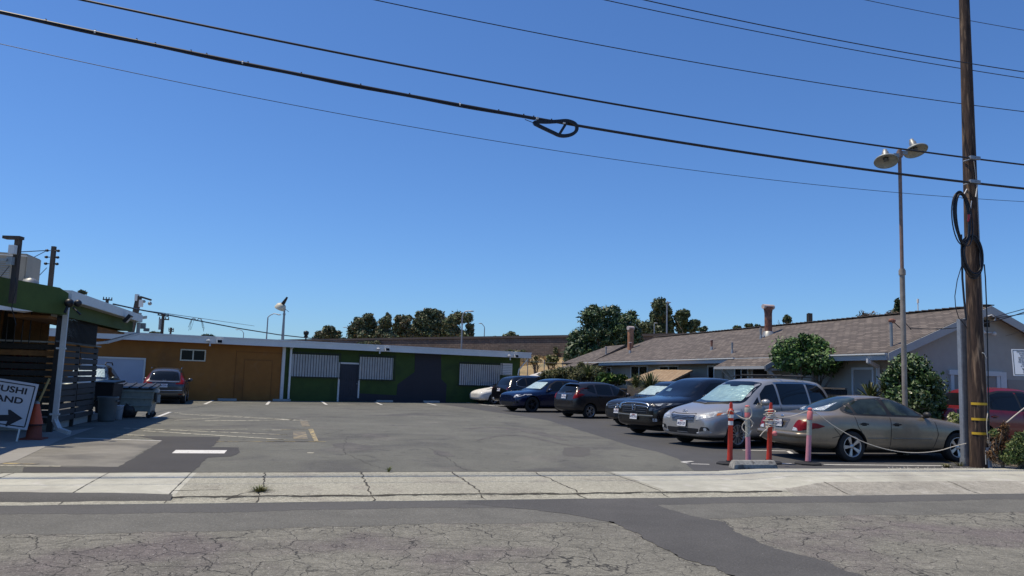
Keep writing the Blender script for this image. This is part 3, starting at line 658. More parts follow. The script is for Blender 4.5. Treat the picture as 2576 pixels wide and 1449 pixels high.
# lights and cameras
b = mb(); c = S(-4.92, 24.6, zf-.05); b.box(c, VV*.13, (UU*.8-V((0, 0, .6)))*.05, (UU*.6+V((0, 0, .8)))*.13); b.build('flood_light', M_iron, TR)
b = mb(); b.box(c+(UU*.8-V((0, 0, .6)))*.052, VV*.10, (UU*.8-V((0, 0, .6)))*.004, (UU*.6+V((0, 0, .8)))*.10); b.build('flood_lens', M_blind, TR)
b = mb(); c = A+V((.1, -.12, zbt+.25)); b.ball(c, .10, 7); b.ball(c+V((.22, -.05, -.0)), .08, 7); b.tube([c, c+V((-.02, -.1, -.22))], .03, 6); b.tube([c+V((.1, 0, -.1)), c+V((.3, -.05, -.25))], .02, 6); b.build('flood_light', M_iron, TR)
b = mb(); c = S(-5.0, 27.2, zf-.12); b.box(c, UU*.1, VV*.08, V((0, 0, .09))); b.box(c+V((.15, 0, -.12)), UU*.08, VV*.06, V((0, 0, .05))); b.build('flood_light', M_grey, TR)
# slat fence (front and lot side)
TF = thing('slat_fence', S(-5.6, 20.9), 'dark horizontal board fence enclosing the restaurant patio behind the white downspout', 'fence', rz=A15)
M_bd2 = mat('fence_boards', (.030, .027, .025), .7, noise=[(1.2, .3), (12, .2)], bump=(30, .2, .01))
r = random.Random(11)
b = mb()
for seg in [(20.95, 22.65), (22.72, 24.55)]:
    for k in range(12):
        z = .2+k*.158+r.uniform(-.006, .006); tl_ = r.uniform(-.006, .006)
        b.prism([S(-5.6+r.uniform(0, .012), seg[0], z), S(-5.6, seg[1], z+tl_), S(-5.6, seg[1], z+tl_+.128), S(-5.6, seg[0], z+.128)], UU*-.02)
tag(b.build('boards', M_bd2, TF), None)
b = mb()
for k in range(12):
    z = .2+k*.158; u = -5.62
    while u > -12.5:
        l = r.uniform(1.4, 2.4); b.m = 1 if r.random() < .06 else 0
        b.box(S(u-l/2, 20.9, z+.064+r.uniform(-.008, .008)), UU*(l/2-.01), VV*.012, V((0, 0, .062))); u -= l
b.build('boards', [M_bd2, M_wd], TF)
for p in [(-5.66, 20.97), (-5.66, 22.68), (-5.66, 24.5), (-8.2, 20.97), (-10.6, 20.97)]:
    b = mb(); b.box(S(p[0], p[1], 1.05), UU*.04, VV*.04, V((0, 0, 1.05))); b.build('post', M_bd, TF)
b = mb(); b.box(S(-5.62, 22.75, 2.13), VV*1.85, UU*.07, V((0, 0, .02))); b.box(S(-9.0, 20.93, 2.12), UU*3.4, VV*.06, V((0, 0, .02))); b.build('cap_rail', M_grey, TF)
b = mb(); b.box(S(-9, 24, .1), UU*3.3, VV*3.0, V((0, 0, .09))); b.build('patio_slab', M_concb, TR)
# concrete apron in the shade
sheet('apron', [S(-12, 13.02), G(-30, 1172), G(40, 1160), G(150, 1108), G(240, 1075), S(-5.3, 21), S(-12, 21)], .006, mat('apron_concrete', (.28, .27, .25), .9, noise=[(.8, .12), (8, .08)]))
# things on the roof
ta = thing('rooftop_air_conditioner', D(20, 700, 17.6), 'beige louvred air conditioner on the restaurant roof', 'air conditioner', rz=A15)
c0 = D(32, 700, 17.6); zz0, zz1 = zt_-.25, D(20, 632, 17.3).z
M_ac = mat('beige_metal', (.33, .285, .22), .55, noise=[(3, .1)])
b = mb(); cx = D(63, 700, 17.6)-UU*.72+VV*.5; b.box(V((cx.x, cx.y, (zz0+zz1)/2)), UU*.72, VV*.5, V((0, 0, (zz1-zz0)/2)))
ao = b.build('housing', M_ac, ta, bevel=.02)
b = mb(); nlv = 16
for k in range(nlv):
    z = zz0+.12+(zz1-zz0-.25)*k/nlv; b.box(V((cx.x, cx.y, z))-VV*.51-UU*.12, UU*.52, VV*.012, V((0, 0, .012)))
b.build('louvres', M_grey, ta)
b = mb(); b.box(V((cx.x, cx.y, zz1-.06))-VV*.505, UU*.72, VV*.012, V((0, 0, .01))); b.build('trim', M_wm, ta)
b = mb(); b.box(V((cx.x, cx.y, zz0+.07))-VV*.505, UU*.72, VV*.012, V((0, 0, .02))); b.build('trim', M_wm, ta)
p = D(72, 700, 17.6); b = mb(); b.lathe(V((p.x, p.y, zz0)), V((.15, 0, 1)), [(.17, 0), (.19, .25), (.16, .45), (.02, .52)], 14)
tag(b.build('roof_vent', M_grey), 'rounded grey metal vent just right of the rooftop air conditioner', 'vent')
# wooden post with box and arm
pb = D(38, 780, 15.55); pt = D(47, 601, 15.55); pb = V((pt.x, pt.y, zbt+.1))
tp = thing('camera_post', pb, 'dark wooden post with flat arm and white box before the air conditioner', 'post')
b = mb(); b.beam(pb, pt, .10, .10, up=V((0, 1, 0))); b.build('post', M_postw, tp)
b = mb(); b.box(pt+V((-.11, 0, .02)), (.175, 0, .0), (0, .08, 0), (0, 0, .03)); b.build('arm', M_postw, tp)
b = mb(); b.box(pt+V((-.02, -.12, -.24)), (.06, 0, 0), (0, .05, 0), (0, 0, .09)); b.build('white_box', M_wm, tp)
b = mb(); b.box(pt+V((-.04, -.12, -.47)), (.055, 0, 0), (0, .05, 0), (0, 0, .08)); b.box(pt+V((-.14, -.17, -.46)), (.07, 0, 0), (0, .03, 0), (0, 0, .025)); b.build('camera', M_grey, tp)
b = mb(); b.tube([pt+V((.1, -.1, -.15)), pt+V((.13, -.1, -.3)), pt+V((.09, -.1, -.4))], .006, 4); b.tube([pt+V((-.05, -.13, -.58)), pt+V((-.2, -.13, -.8)), pt+V((-.45, -.1, -1.1))], .008, 4); b.tube([pt+V((.08, -.09, -.8)), pt+V((.11, -.09, -1.0)), pt+V((.06, -.09, -1.4)), pt+V((.16, -.05, -1.75))], .01, 4); b.build('wire', M_iron, tp)
# service pole behind with insulators
pt = D(136, 620, 22); pb = V((pt.x, pt.y, zf+.1))
ts = thing('service_pole', pb, 'short grey pole with six insulators behind the green parapet', 'pole')
b = mb(); b.beam(pb, pt, .10, .10, up=V((0, 1, 0))); b.build('post', M_postw, ts)
for k in range(3):
    z = pt.z-.13-.19*k
    for sx in (-1, 1):
        b = mb(); b.tube([V((pt.x+sx*.06, pt.y-.05, z)), V((pt.x+sx*.15, pt.y-.05, z))], .012, 5); b.ball(V((pt.x+sx*.16, pt.y-.05, z)), .05, 6, (1, 1, .8)); b.build('insulator', M_iron, ts)
b = mb(); i0 = V((pt.x-.16, pt.y-.05, pt.z-.13)); b.tube([i0, D(45, 634, 20)], .012, 4); b.tube([i0, D(60, 660, 19)], .012, 4); b.tube([V((pt.x-.12, pt.y-.05, pt.z-.63)), D(90, 702, 20.5)], .012, 4)
tag(b.build('service_wires', M_iron), 'thin wires running from the short insulator pole down to the restaurant roof', 'wire')
# camera pole with arm behind fascia
YCP = 39.6; pt = D(350, 745, YCP); kk = YCP/26.2 
tp = thing('camera_post', V((pt.x-.05, pt.y, HW+.1)), 'tall dark post with white boxes and side arm behind the sloping fascia', 'post')
b = mb(); b.beam(V((pt.x-.28, pt.y, HW+.05)), pt, .24, .2, up=V((0, 1, 0))); b.build('post', M_postw, tp)
b = mb(); b.beam(pt+V((.05, 0, -.02))*kk, pt+V((.42, 0, -.12))*kk, .09, .1, up=V((0, 1, 0))); b.build('arm', M_postw, tp)
b = mb(); b.box(pt+V((-.1, 0, -.08)), (.07, 0, 0), (0, .12, 0), (0, 0, .17)); b.box(pt+V((.18, -.1, -.38)), (.09, 0, 0), (0, .06, 0), (0, 0, .18)); b.build('white_box', M_wm, tp)
b = mb(); b.ball(pt+V((.58, 0, -.36)), .1, 6); b.ball(pt+V((.28, 0, -.27)), .075, 6); b.box(pt+V((.34, -.04, -1.1)), (.15, 0, .03), (0, .06, 0), (0, 0, .07)); b.box(pt+V((.14, -.04, -1.0)), (.06, 0, 0), (0, .06, 0), (0, 0, .14)); b.build('camera', M_grey, tp)
# ================================================================ HOUSE (right)
M_shg = mat('roof_shingles', (.2, .17, .15), .9, brick=(.34, .16, (.098, .080, .070), (.195, .162, .140), (.05, .042, .037), .018), noise=[(.35, .08), (2.2, .07), (18, .12)], bump=(25, .25, .01))
M_stu = mat('stucco_grey', (.36, .32, .265), .92, noise=[(.5, .06), (5, .05)], bump=(45, .35, .006))
M_stu2 = mat('stucco_dark', (.36, .345, .315), .92, noise=[(.4, .06), (5, .05)], bump=(45, .35, .006))
M_eave = mat('eave_paint', (.38, .385, .38), .7, noise=[(2, .06)])
M_trim = mat('window_trim', (.56, .57, .57), .6, noise=[(3, .05)])
M_gutt = mat('gutter_white', (.66, .66, .64), .5, noise=[(4, .06)])
M_pan = mat('taupe_panel', (.28, .26, .235), .85, noise=[(2, .05)])
M_rust = mat('rusty_metal', (.30, .13, .085), .75, noise=[(3, .35), (14, .3)], mix2=((.14, .06, .045), 6, .45, .62))
M_void = mat('deep_shade', (.015, .015, .015), .9)
EU, V0, V1 = 16.0, 18.4, 43.2
TH = thing('house', S(19.6, 30), 'grey stucco house with brown shingle roof running back from its street gable', 'house', rz=A15)
zE = toS(PU(2240, 886, EU)).z
pk = PV(2492, 768, V0); RU, RZ = toS(pk).x, pk.z
pe = PU(1653, 843, RU); RV1 = toS(pe).y
U2 = RU+(RU-EU)+1.2; zE2 = RZ-(RZ-zE)*(U2-RU)/(RU-EU)
WU = EU+.55; WV = V0+.35
def roofslab(b, pts, th=.09):
    pts = [V(p) for p in pts]; n = (pts[1]-pts[0]).cross(pts[2]-pts[0]).normalized()
    n = n if n.z > 0 else -n
    b.prism([p-n*th for p in pts], n*th)
b = mb()
zl = lambda u: zE+(RZ-zE)*(u-EU)/(RU-EU)
roofslab(b, [S(EU, V0, zE), S(RU, V0, RZ), S(RU, RV1, RZ), S(EU, V1, zE)])
roofslab(b, [S(RU+.002, V0, RZ), S(U2, V0, zE2), S(U2, V1, zE2), S(RU+.002, RV1, RZ)])
roofslab(b, [S(EU, V1+.003, zE), S(RU, RV1+.003, RZ), S(U2, V1+.003, zE2)])
# lower wing at the far end: its own ridge, running on past the hip
def PX(px, py, u): return PU(px, py, u)
wr = 18.1; w1 = PU(1530, 870.5, wr); wz = w1.z; wv = toS(w1).y
roofslab(b, [S(EU-.02, 41.75, zE-.01), S(wr, 41.75, wz), S(wr, wv, wz), S(EU-.02, wv+2.6, zE-.01)])
roofslab(b, [S(wr, 41.75, wz), S(20.5, 41.75, zE), S(20.5, wv+2.6, zE), S(wr, wv, wz)])
roofslab(b, [S(EU-.02, wv+2.603, zE-.01), S(wr, wv+.003, wz), S(20.5, wv+2.603, zE)])
b.build('roof', M_shg, TH)
b = mb()   # low extension of the roof at the far corner
q0 = PU(1510, 908, EU); vq = toS(q0).y
roofslab(b, [S(EU-.9, vq+.4, zE-.36), S(EU+.3, vq-.2, zE+.1), S(EU+.3, vq+4.2, zE+.1), S(EU-.9, vq+4.6, zE-.36)], .06)
b.build('roof_extension', M_shg, TH)
b = mb(); b.box(S(EU-.93, vq+2.5, zE-.40), VV*2.1, UU*.03, V((0, 0, .05))); b.build('gutter', M_gutt, TH)
# ridge caps
b = mb(); vv_ = V0
while vv_ < RV1: b.box(S(RU, vv_+.14, RZ+.02), VV*.15+V((0, 0, .012)), UU*.13, V((0, 0, .015))); vv_ += .28
b.build('ridge_cap', M_shg, TH)
# walls
b = mb()
b.prism([S(WU, WV, -.1), S(U2-1.4, WV, -.1), S(U2-1.4, WV, zl(WU)-.1), S(RU, WV, RZ-.12), S(WU, WV, zl(WU)-.1)], VV*.2)
tag(b.build('gable_wall', M_stu2, TH), 'grey gable wall facing the street')
b = mb(); b.prism([S(WU, WV+.2, -.1), S(WU, V1+1.5, -.1), S(WU, V1+1.5, zl(WU)-.1), S(WU, WV+.2, zl(WU)-.1)], UU*.2)
b.prism([S(WU+.2, V1+1.3, -.1), S(U2-1, V1+1.3, -.1), S(U2-1, V1+1.3, zE), S(WU+.2, V1+1.3, zE)], VV*.2); b.build('wall', M_stu, TH)
b = mb()   # soffits, rake boards, fascia
b.box(S((EU+WU)/2, (V0+V1)/2, zE-.10), VV*(V1-V0)/2*.995, UU*(WU-EU)/2*.95, V((0, 0, .012)))
b.build('soffit', M_eave, TH)
b = mb()
dr = (S(RU, 0, RZ)-S(EU, 0, zE)); nr = V((0, 0, 1))
b.prism([S(EU-.03, V0-.03, zE-.25), S(RU, V0-.03, RZ-.26), S(RU, V0-.03, RZ-.02), S(EU-.03, V0-.03, zE-.02)], VV*.028)
b.prism([S(RU+.002, V0-.03, RZ-.26), S(U2, V0-.03, zE2-.26), S(U2, V0-.03, zE2-.02), S(RU+.002, V0-.03, RZ-.02)], VV*.028)
b.build('rake_board', M_eave, TH)
b = mb()
for v0, v1 in [(V0, toS(PU(2063, 893, EU)).y), (toS(PU(1953, 893, EU)).y, V1)]:
    b.box(S(EU-.05, (v0+v1)/2, zE-.13), VV*(v1-v0)/2, UU*.04, V((0, 0, .09)))
b.build('fascia', M_eave, TH)
b = mb()
for v0, v1 in [(V0, toS(PU(2063, 893, EU)).y), (toS(PU(1853, 893, EU)).y, V1)]:
    b.box(S(EU-.095, (v0+v1)/2, zE-.045), VV*(v1-v0)/2, UU*.05, V((0, 0, .02)))
b.build('gutter', M_gutt, TH)
def HWp(p, off=0): q = toS(PU(p[0], p[1], WU-off)); return q.y, q.z
def HP(s, off, z): return S(WU-off, s, z)
def hwin(x0, y0, x1, y1, mids=True, pane=None, dark=True, zmin=None):
    s1, z1_ = HWp((x0, y0)); s0, _ = HWp((x1, y0)); z0_ = zmin if zmin is not None else HWp(((x0+x1)/2, y1))[1]
    f = mb()
    def q(a0, a1, c0, c1, o0, o1): f.prism([HP(a0, o0, c0), HP(a1, o0, c0), HP(a1, o0, c1), HP(a0, o0, c1)], UU*(o0-o1))
    w_ = .07
    q(s0, s1, z1_-w_, z1_, .05, .002); q(s0, s1, z0_, z0_+w_, .05, .002); q(s0, s0+w_, z0_+w_, z1_-w_, .05, .002); q(s1-w_, s1, z0_+w_, z1_-w_, .05, .002)
    if mids: q((s0+s1)/2-.03, (s0+s1)/2+.03, z0_+w_, z1_-w_, .045, .002)
    fo = f.build('window', M_gutt if dark else M_trim, TH)
    f = mb(); f.prism([HP(s0+w_, .015, z0_+w_), HP(s1-w_, .015, z0_+w_), HP(s1-w_, .015, z1_-w_), HP(s0+w_, .015, z1_-w_)], UU*.008); f.build('pane', pane or M_glass, fo)
def zz(x, y): return (1560*.8385+x*.8385*440/2576, 838.5+y*.8385*440/2576)   # crop 4
hwin(*zz(1535, 590), *zz(1615, 715), mids=False)
hwin(*zz(1955, 565), *zz(2255, 800), mids=True, zmin=.9)
x0, y0 = z5(320, 68); x1, y1 = z5(555, 118); hwin(x0, y0, x1, y1+25, zmin=.9)
x0, y0 = z5(905, 65); x1, y1 = z5(990, 190); hwin(x0, y0, x1, y1, mids=False, zmin=.9)
x0, y0 = z5(1230, 30); x1, y1 = z5(1400, 210); hwin(x0, y0, x1, y1, zmin=.9)
x0, y0 = z5(1440, 40); x1, y1 = z5(1640, 200); hwin(x0, y0, x1, y1, mids=False, pane=M_void, zmin=.1)
x0, y0 = z6(985, 70); x1, y1 = z6(1190, 170); hwin(x0, y0, x1, y1, mids=False, pane=M_pan, dark=False, zmin=1.2)
# gable wall panel window with trim (behind the big pole)
def gwin(x0, y0, x1, z0_, w_, pane, top_over=.06):
    a = toS(PV(x0, y0, WV)); c = toS(PV(x1, y0+8, WV)); s0, s1, z1_ = a.x, c.x, a.z
    f = mb()
    def q(a0, a1, c0, c1, o): f.prism([S(a0, WV-o, c0), S(a1, WV-o, c0), S(a1, WV-o, c1), S(a0, WV-o, c1)], VV*(o-.002))
    q(s0-top_over, s1+top_over, z1_-w_*1.2, z1_, .07); q(s0, s0+w_, z0_, z1_-w_*1.2, .05); q(s1-w_, s1, z0_, z1_-w_*1.2, .05); q(s0+w_, s1-w_, z0_, z0_+w_, .05)
    fo = f.build('window', M_trim, TH)
    f = mb(); f.prism([S(s0+w_, WV-.02, z0_+w_), S(s1-w_, WV-.02, z0_+w_), S(s1-w_, WV-.02, z1_-w_*1.2), S(s0+w_, WV-.02, z1_-w_*1.2)], VV*.01); f.build('panel', pane, fo)
gwin(2388, 930, 2512, .35, .12, M_pan); 
def gbox(x0, y0, x1, y1, m, name, o=.06):
    a = toS(PV(x0, y0, WV)); c = toS(PV(x1, y1, WV)); f = mb(); f.prism([S(a.x, WV-o, c.z), S(c.x, WV-o, c.z), S(c.x, WV-o, a.z), S(a.x, WV-o, a.z)], VV*(o-.002)); return f.build(name, m, TH)
gbox(2513, 936, 2532, 1040, M_trim, 'door_casing'); gbox(2534, 955, 2700, 1040, M_pan, 'wall_panel', .02)
gbox(2470, 805, 2488, 823, M_void, 'gable_vent', .03)
# outdoor twin lamp on the gable
c = PV(2475, 836, WV-.15); b = mb(); b.ball(c+V((-.02, 0, 0)), .065, 6); b.ball(c+UU*.38+V((0, 0, -.02)), .065, 6); b.tube([c, c+UU*.19+VV*.1, c+UU*.38], .018, 5); b.build('security_light', M_wp, TH)
c = PV(2484, 796, V0-.1); b = mb(); b.tube([c, c+UU*.15+V((0, 0, .05)), c+UU*.3+V((0, 0, -.03)), c+UU*.25+V((0, 0, -.12))], .02, 5); b.build('wire_bracket', M_wp, TH)
# gutter elbow at the near corner
b = mb(); c = S(EU-.1, V0+.7, zE-.17); b.beam(c, c+V((0, 0, -.12)), .1, .1); b.beam(c+V((0, 0, -.1)), S(WU-.08, V0+1.0, zE-.38), .09, .09); b.beam(S(WU-.08, V0+1.0, zE-.36), S(WU-.08, V0+1.0, 0), .08, .08); b.build('downspout', M_trim, TH)
vq2 = HWp(z5(1090, 60))[0]; b = mb(); b.beam(S(EU-.05, vq2-.3, zE-.2), S(WU-.06, vq2, zE-.42), .07, .07); b.beam(S(WU-.06, vq2, zE-.42), S(WU-.06, vq2, 0), .07, .06); b.build('downspout', M_stu, TH)
# porch roof
vB = toS(PU(1960, 888, EU)).y; cf = PV(1925, 920, vB); cs = toS(cf); PE, pz = cs.x, cf.z
vF = toS(PU(1798, 921, PE)).y
b = mb(); roofslab(b, [S(PE, vF, pz), S(PE, vB, pz), S(EU+.25, vB, zl(EU+.25)+.03), S(EU+.25, vF-.4, zl(EU+.25)+.03)], .07); b.build('porch_roof', M_shg, TH)
b = mb(); b.prism([S(PE-.02, vB, pz-.17), S(EU+.1, vB, zl(EU)-.17), S(EU+.1, vB, zl(EU)+.01), S(PE-.02, vB, pz+.01)], VV*-.03); b.box(S(PE-.02, (vF+vB)/2, pz-.06), VV*(vF-vB)/2, UU*.02, V((0, 0, .05))); b.build('porch_fascia', M_eave, TH)
b = mb(); b.beam(S(PE+.15, vB+.1, pz-.12), S(WU-.05, vB+.1, pz-1.0), .09, .09); b.build('bracket', M_trim, TH)
b = mb(); b.beam(S(PE+.15, vF-.3, pz-.12), S(WU-.05, vF-.3, pz-.9), .09, .09); b.build('bracket', M_trim, TH)
b = mb(); b.beam(S(PE+.1, vB+.1, pz-.12), S(WU, vB+.1, pz-.08), .09, .09); b.build('bracket', M_trim, TH)
# chimneys and vents
def onroof(px, py):
    p0 = S(EU, V0, zE); n = (S(RU, V0, RZ)-p0).cross(VV).normalized(); return onplane(px, py, p0, n)
def pipe(name, px, py, h, r0, m, lab, cat, flare=False):
    p = onroof(px, py); b = mb()
    if flare:
        b.tube([p-V((0, 0, .15)), p+V((0, 0, h-.28)), p+V((0, 0, h-.22)), p+V((0, 0, h))], [r0*.92, r0*.95, r0, r0*1.25], 16)
    else: b.tube([p-V((0, 0, .1)), p+V((0, 0, h))], r0, 8)
    t = thing(name, p, lab, cat); b.build('flue' if flare else 'pipe', m, t)
    if flare:
        b = mb(); b.tube([p+V((-r0*1.55, -.1, h+.0)), p+V((r0*1.55, .1, h+.0))], r0*.62, 14); b.build('cap', mat('galvanised_cap', (.55, .45, .40), .5, noise=[(4, .3)]), t)
        b = mb(); b.lathe(p, V((0, 0, 1)), [(r0*1.7, -.1), (r0*1.25, .10), (r0*.98, .14)], 16); b.build('flashing', M_grey, t)
    else:
        b = mb(); b.lathe(p, V((0, 0, 1)), [(r0*2.6, -.05), (r0*1.3, .1), (r0, .12)], 10); b.build('flashing', M_grey, t)
# big flue near middle of roof and orange one on the far wing
pipe('chimney_pipe', 1933, 842, 1.15, .16, M_rust, 'tall rusty chimney pipe with a flared cap in the middle of the house roof', 'chimney', True)
pf = PU(1586, 868, wr-.2); 
t = thing('chimney_pipe', pf, 'orange rusty chimney pipe at the far roof end before the big dark tree', 'chimney'); b = mb(); b.tube([pf-V((0, 0, .3)), pf+V((0, 0, .95))], .17, 14); b.build('flue', mat('orange_rust', (.40, .19, .10), .7, noise=[(3, .3), (14, .2)]), t)
b = mb(); b.tube([pf+V((-.17, -.1, .95)), pf+V((.17, .1, .95))], .12, 14); b.build('cap', mat('galvanised_cap', (.55, .45, .40)), t)
for px, py, h, lab in [(2147, 1045, .3, 0), (1, 1, 1, 0)][:0]: pass
zr = lambda x, y: (2080*.8385+x*.32291, 780*.8385+y*.32291)   # crop 7
for i, (f_, h, r_) in enumerate([(zr(143, 700), .42, .045), (zr(303, 725), .42, .035), (zr(526, 612), .42, .04), (zz(1935, 345), .55, .05), (zz(1512, 390), .5, .04)]):
    pipe('vent_pipe', *f_, h, r_, M_rust if i in (0, 3) else M_grey, ['short rusty vent pipe low on the roof, left of the porch', 'thin grey vent pipe just above the porch roof', 'small grey vent pipe beside the tall rusty chimney', 'rusty vent pipe directly below the orange chimney pipe', 'small grey vent pipe alone on the far end of the roof'][i], 'vent pipe', 'vent pipes on the house roof')
# weatherhead mast
p = onroof(*zr(1545, 672)); t = thing('service_mast', p, 'grey electrical service mast with a rusty head above the near eave', 'mast'); b = mb(); b.tube([p-V((0, 0, .3)), p+V((0, 0, .72))], .045, 8); b.build('mast', M_grey, t)
b = mb(); b.ball(p+V((.03, 0, .74)), .085, 6, (1.3, 1, .8)); b.build('weatherhead', M_rust, t)
b = mb(); hd = p+V((.08, 0, .7)); b.tube([hd, hd+V((.25, 0, -.22)), hd+V((.35, 0, -.02)), hd+V((.5, 0, -.2))], .014, 5); b.build('wire_loop', M_iron, t)
e = PV(2445, 820, 17.9)
b = mb(); w0 = hd+V((.45, 0, -.15)); pts = [w0+(PV(2700, 735, 13.4)-w0)*k/24-V((0, 0, .5*4*(k/24)*(1-k/24)*.6)) for k in range(25)]
b.tube(pts, .013, 5); tag(b.build('service_cable', M_iron), 'dark service cable running from the roof mast past the big pole to the right', 'cable')
b = mb(); w0 = PV(2493, 800, V0-.1)
for dz, e2 in ((0, (2700, 744)), (-.03, (2760, 760))): b.tube([w0+V((0, 0, dz)), PV(*e2, 12.5)], .011, 5)
b.tube([w0, PV(2700, 775, 13)], .006, 4); b.tube([PV(2530, 845, V0-.1), PV(2700, 795, 13)], .006, 4)
tag(b.build('service_wires', M_iron), 'wires spreading from the gable peak to the right', 'wire')
# ================================================================ SHEDS, FENCE, SOUND WALL, EMBANKMENT
M_shg2 = mat('tan_shingles', (.35, .25, .15), .9, brick=(.32, .15, (.33, .22, .12), (.42, .31, .19), (.16, .11, .07), .02), noise=[(1, .15), (12, .2)])
M_shed = mat('shed_boards', (.09, .075, .06), .9, noise=[(2, .3)])
# tan shed
sv0, sv1 = 33.0, 36.6
a = PV(1570, 957, 33); a = D(1572, 957, 34.5); c = D(1686, 959, 31.0); d1 = D(1742, 931, 32.4); e1 = D(1650, 929.5, 36.2)
t = thing('garden_shed', (a+c)*.5*1.0-V((0, 0, a.z)), 'low garden shed with a tan shingled roof between the parked cars and the house', 'shed', rz=A15)
b = mb(); roofslab(b, [a, c, d1, e1], .07); b.build('roof', M_shg2, t)
b = mb(); cen = (a+c+d1+e1)/4; q = [cen+(p-cen)*.93 for p in (a, c, d1, e1)]
b.add([V((p.x, p.y, 0)) for p in q]+[p-V((0, 0, .1)) for p in q], [(0, 1, 5, 4), (1, 2, 6, 5), (2, 3, 7, 6), (3, 0, 4, 7), (4, 5, 6, 7)]); b.build('wall', M_shed, t)
# white roofed shed beyond
a = D(1325, 946, 53); c = D(1375, 947, 51); d1 = D(1412, 934, 54); e1 = D(1365, 934, 56)
t = thing('garden_shed', V((a.x+1, a.y, 0)), 'small shed with a pale flat roof beyond the black SUV', 'shed')
b = mb(); roofslab(b, [a, c, d1, e1], .06); b.build('roof', mat('pale_roof', (.55, .52, .49), .8, noise=[(3, .1)]), t)
b = mb(); cen = (a+c+d1+e1)/4; q = [cen+(p-cen)*.93 for p in (a, c, d1, e1)]
b.add([V((p.x, p.y, 0)) for p in q]+[p-V((0, 0, .1)) for p in q], [(0, 1, 5, 4), (1, 2, 6, 5), (2, 3, 7, 6), (3, 0, 4, 7), (4, 5, 6, 7)]); b.build('wall', M_shed, t)
a = D(1400, 947, 50); pk2 = D(1447, 934, 50); c = D(1478, 945, 50)
t = thing('garden_shed', V((pk2.x, 50, 0)), 'dark gabled shed half hidden by bushes below the big tree', 'shed')
b = mb(); dd = V((.5, 4, 0)); b.prism([V((a.x, 50, 0)), V((c.x, 50, 0)), c, pk2, a], dd); b.build('wall', M_shed, t)
b = mb(); roofslab(b, [a+V((-.3, -.2, 0)), pk2+V((0, -.2, .06)), pk2+dd+V((0, 0, .06)), a+dd+V((-.3, 0, 0))], .06); roofslab(b, [pk2+V((0, -.2, .06)), c+V((.3, -.2, 0)), c+dd+V((.3, 0, 0)), pk2+dd+V((0, 0, .06))], .06); b.build('roof', M_shg, t)
# dark fence in front of the house
t = thing('board_fence', S(15.2, 24), 'dark wooden board fence behind the palm in front of the house wall', 'fence', rz=A15)
b = mb(); fv0, fv1 = 19.3, 27.0; FU = 15.3; fh = 1.55
k = fv0
r = random.Random(3)
while k < fv1: b.box(S(FU, k+.07, fh/2-r.uniform(0, .03)), VV*.062, UU*.012, V((0, 0, fh/2))); k += .14
b.build('boards', M_void, t); b = mb(); b.box(S(FU-.03, (fv0+fv1)/2, fh+.02), VV*(fv1-fv0)/2, UU*.04, V((0, 0, .02))); b.build('rail', M_shed, t)
t = thing('board_fence', S(15.0, 36), 'low dark fence behind the row of parked cars', 'fence', rz=A15)
b = mb(); k = 27.2
while k < 50: b.box(S(15.6, k+.07, .6), VV*.062, UU*.012, V((0, 0, .6))); k += .14
b.build('boards', M_shed, t); b = mb(); b.box(S(15.57, 38.6, 1.21), VV*11.4, UU*.03, V((0, 0, .02))); b.build('rail', M_shed, t)
# embankment and sound wall
M_hill = mat('dry_hill', (.33, .235, .115), .95, noise=[(.3, .15), (2, .2), (12, .3)], bump=(8, .6, .1), mix2=((.20, .17, .09), .25, .55, .7))
M_sw = mat('sound_wall_block', (.14, .10, .085), .95, brick=(.55, .2, (.125, .095, .08), (.19, .145, .115), (.10, .075, .062), .04), noise=[(.15, .15), (.8, .2), (4, .2)], bump=(6, .5, .03))
wl0, wl1 = V((-62, 135.7, 0)), V((24, 54.0, 0))
wl0 = V((-20, 93.6, 0)); wl1 = V((5.2, 72, 0)); wd_ = (wl1-wl0).normalized(); wn = V((wd_.y, -wd_.x, 0)); wn = -wn if wn.y > 0 else wn
W0 = wl0-wd_*90; W1 = wl1+wd_*45; ZT = 5.47
b = mb(); zbw = 3.6
b.prism([W0+V((0, 0, zbw)), W1+V((0, 0, zbw)), W1+V((0, 0, ZT)), W0+V((0, 0, ZT))], wn*-.3)
tw = thing('sound_wall', wl0.lerp(wl1, .5)+V((0, 0, zbw)), 'long brown textured freeway wall along the top of the dry slope', 'wall')
b.build('wall', M_sw, tw)
b = mb(); b.prism([W0+V((0, 0, ZT)), W1+V((0, 0, ZT)), W1+V((0, 0, ZT+.22)), W0+V((0, 0, ZT+.22))], wn*-.4); b.box((W0+W1)/2+V((0, 0, ZT+.06))+wn*.06, (W1-W0)/2, wn*.05, V((0, 0, .07))); b.build('coping', mat('wall_coping', (.075, .06, .055), .9, noise=[(1, .2)]), tw)
# slope grid
nx, ny = 120, 26; vs = []; fs = []; L_ = (W1-W0).length
for j in range(ny+1):
    t_ = j/ny; dist = -3+23*t_
    for i in range(nx+1):
        s = L_*i/nx; 
        z = zbw+.55-max(0, (t_-.02))*(zbw+.9)*1.0 if t_ > 0 else zbw+.55
        z = (zbw+.5)*(1-t_)**.85-.3*t_+.16*math.sin(s*.45+t_*3)+.1*math.sin(s*1.3+j)
        vs.append(W0+wd_*s+wn*dist+V((0, 0, max(z, -.5)+(.0 if j else 0))))
for j in range(ny):
    for i in range(nx): a_ = j*(nx+1)+i; fs.append((a_, a_+nx+1, a_+nx+2, a_+1))
b = mb(); b.smooth = True; b.add(vs, fs); hill = b.build('hill', M_hill); hill['kind'] = 'structure'
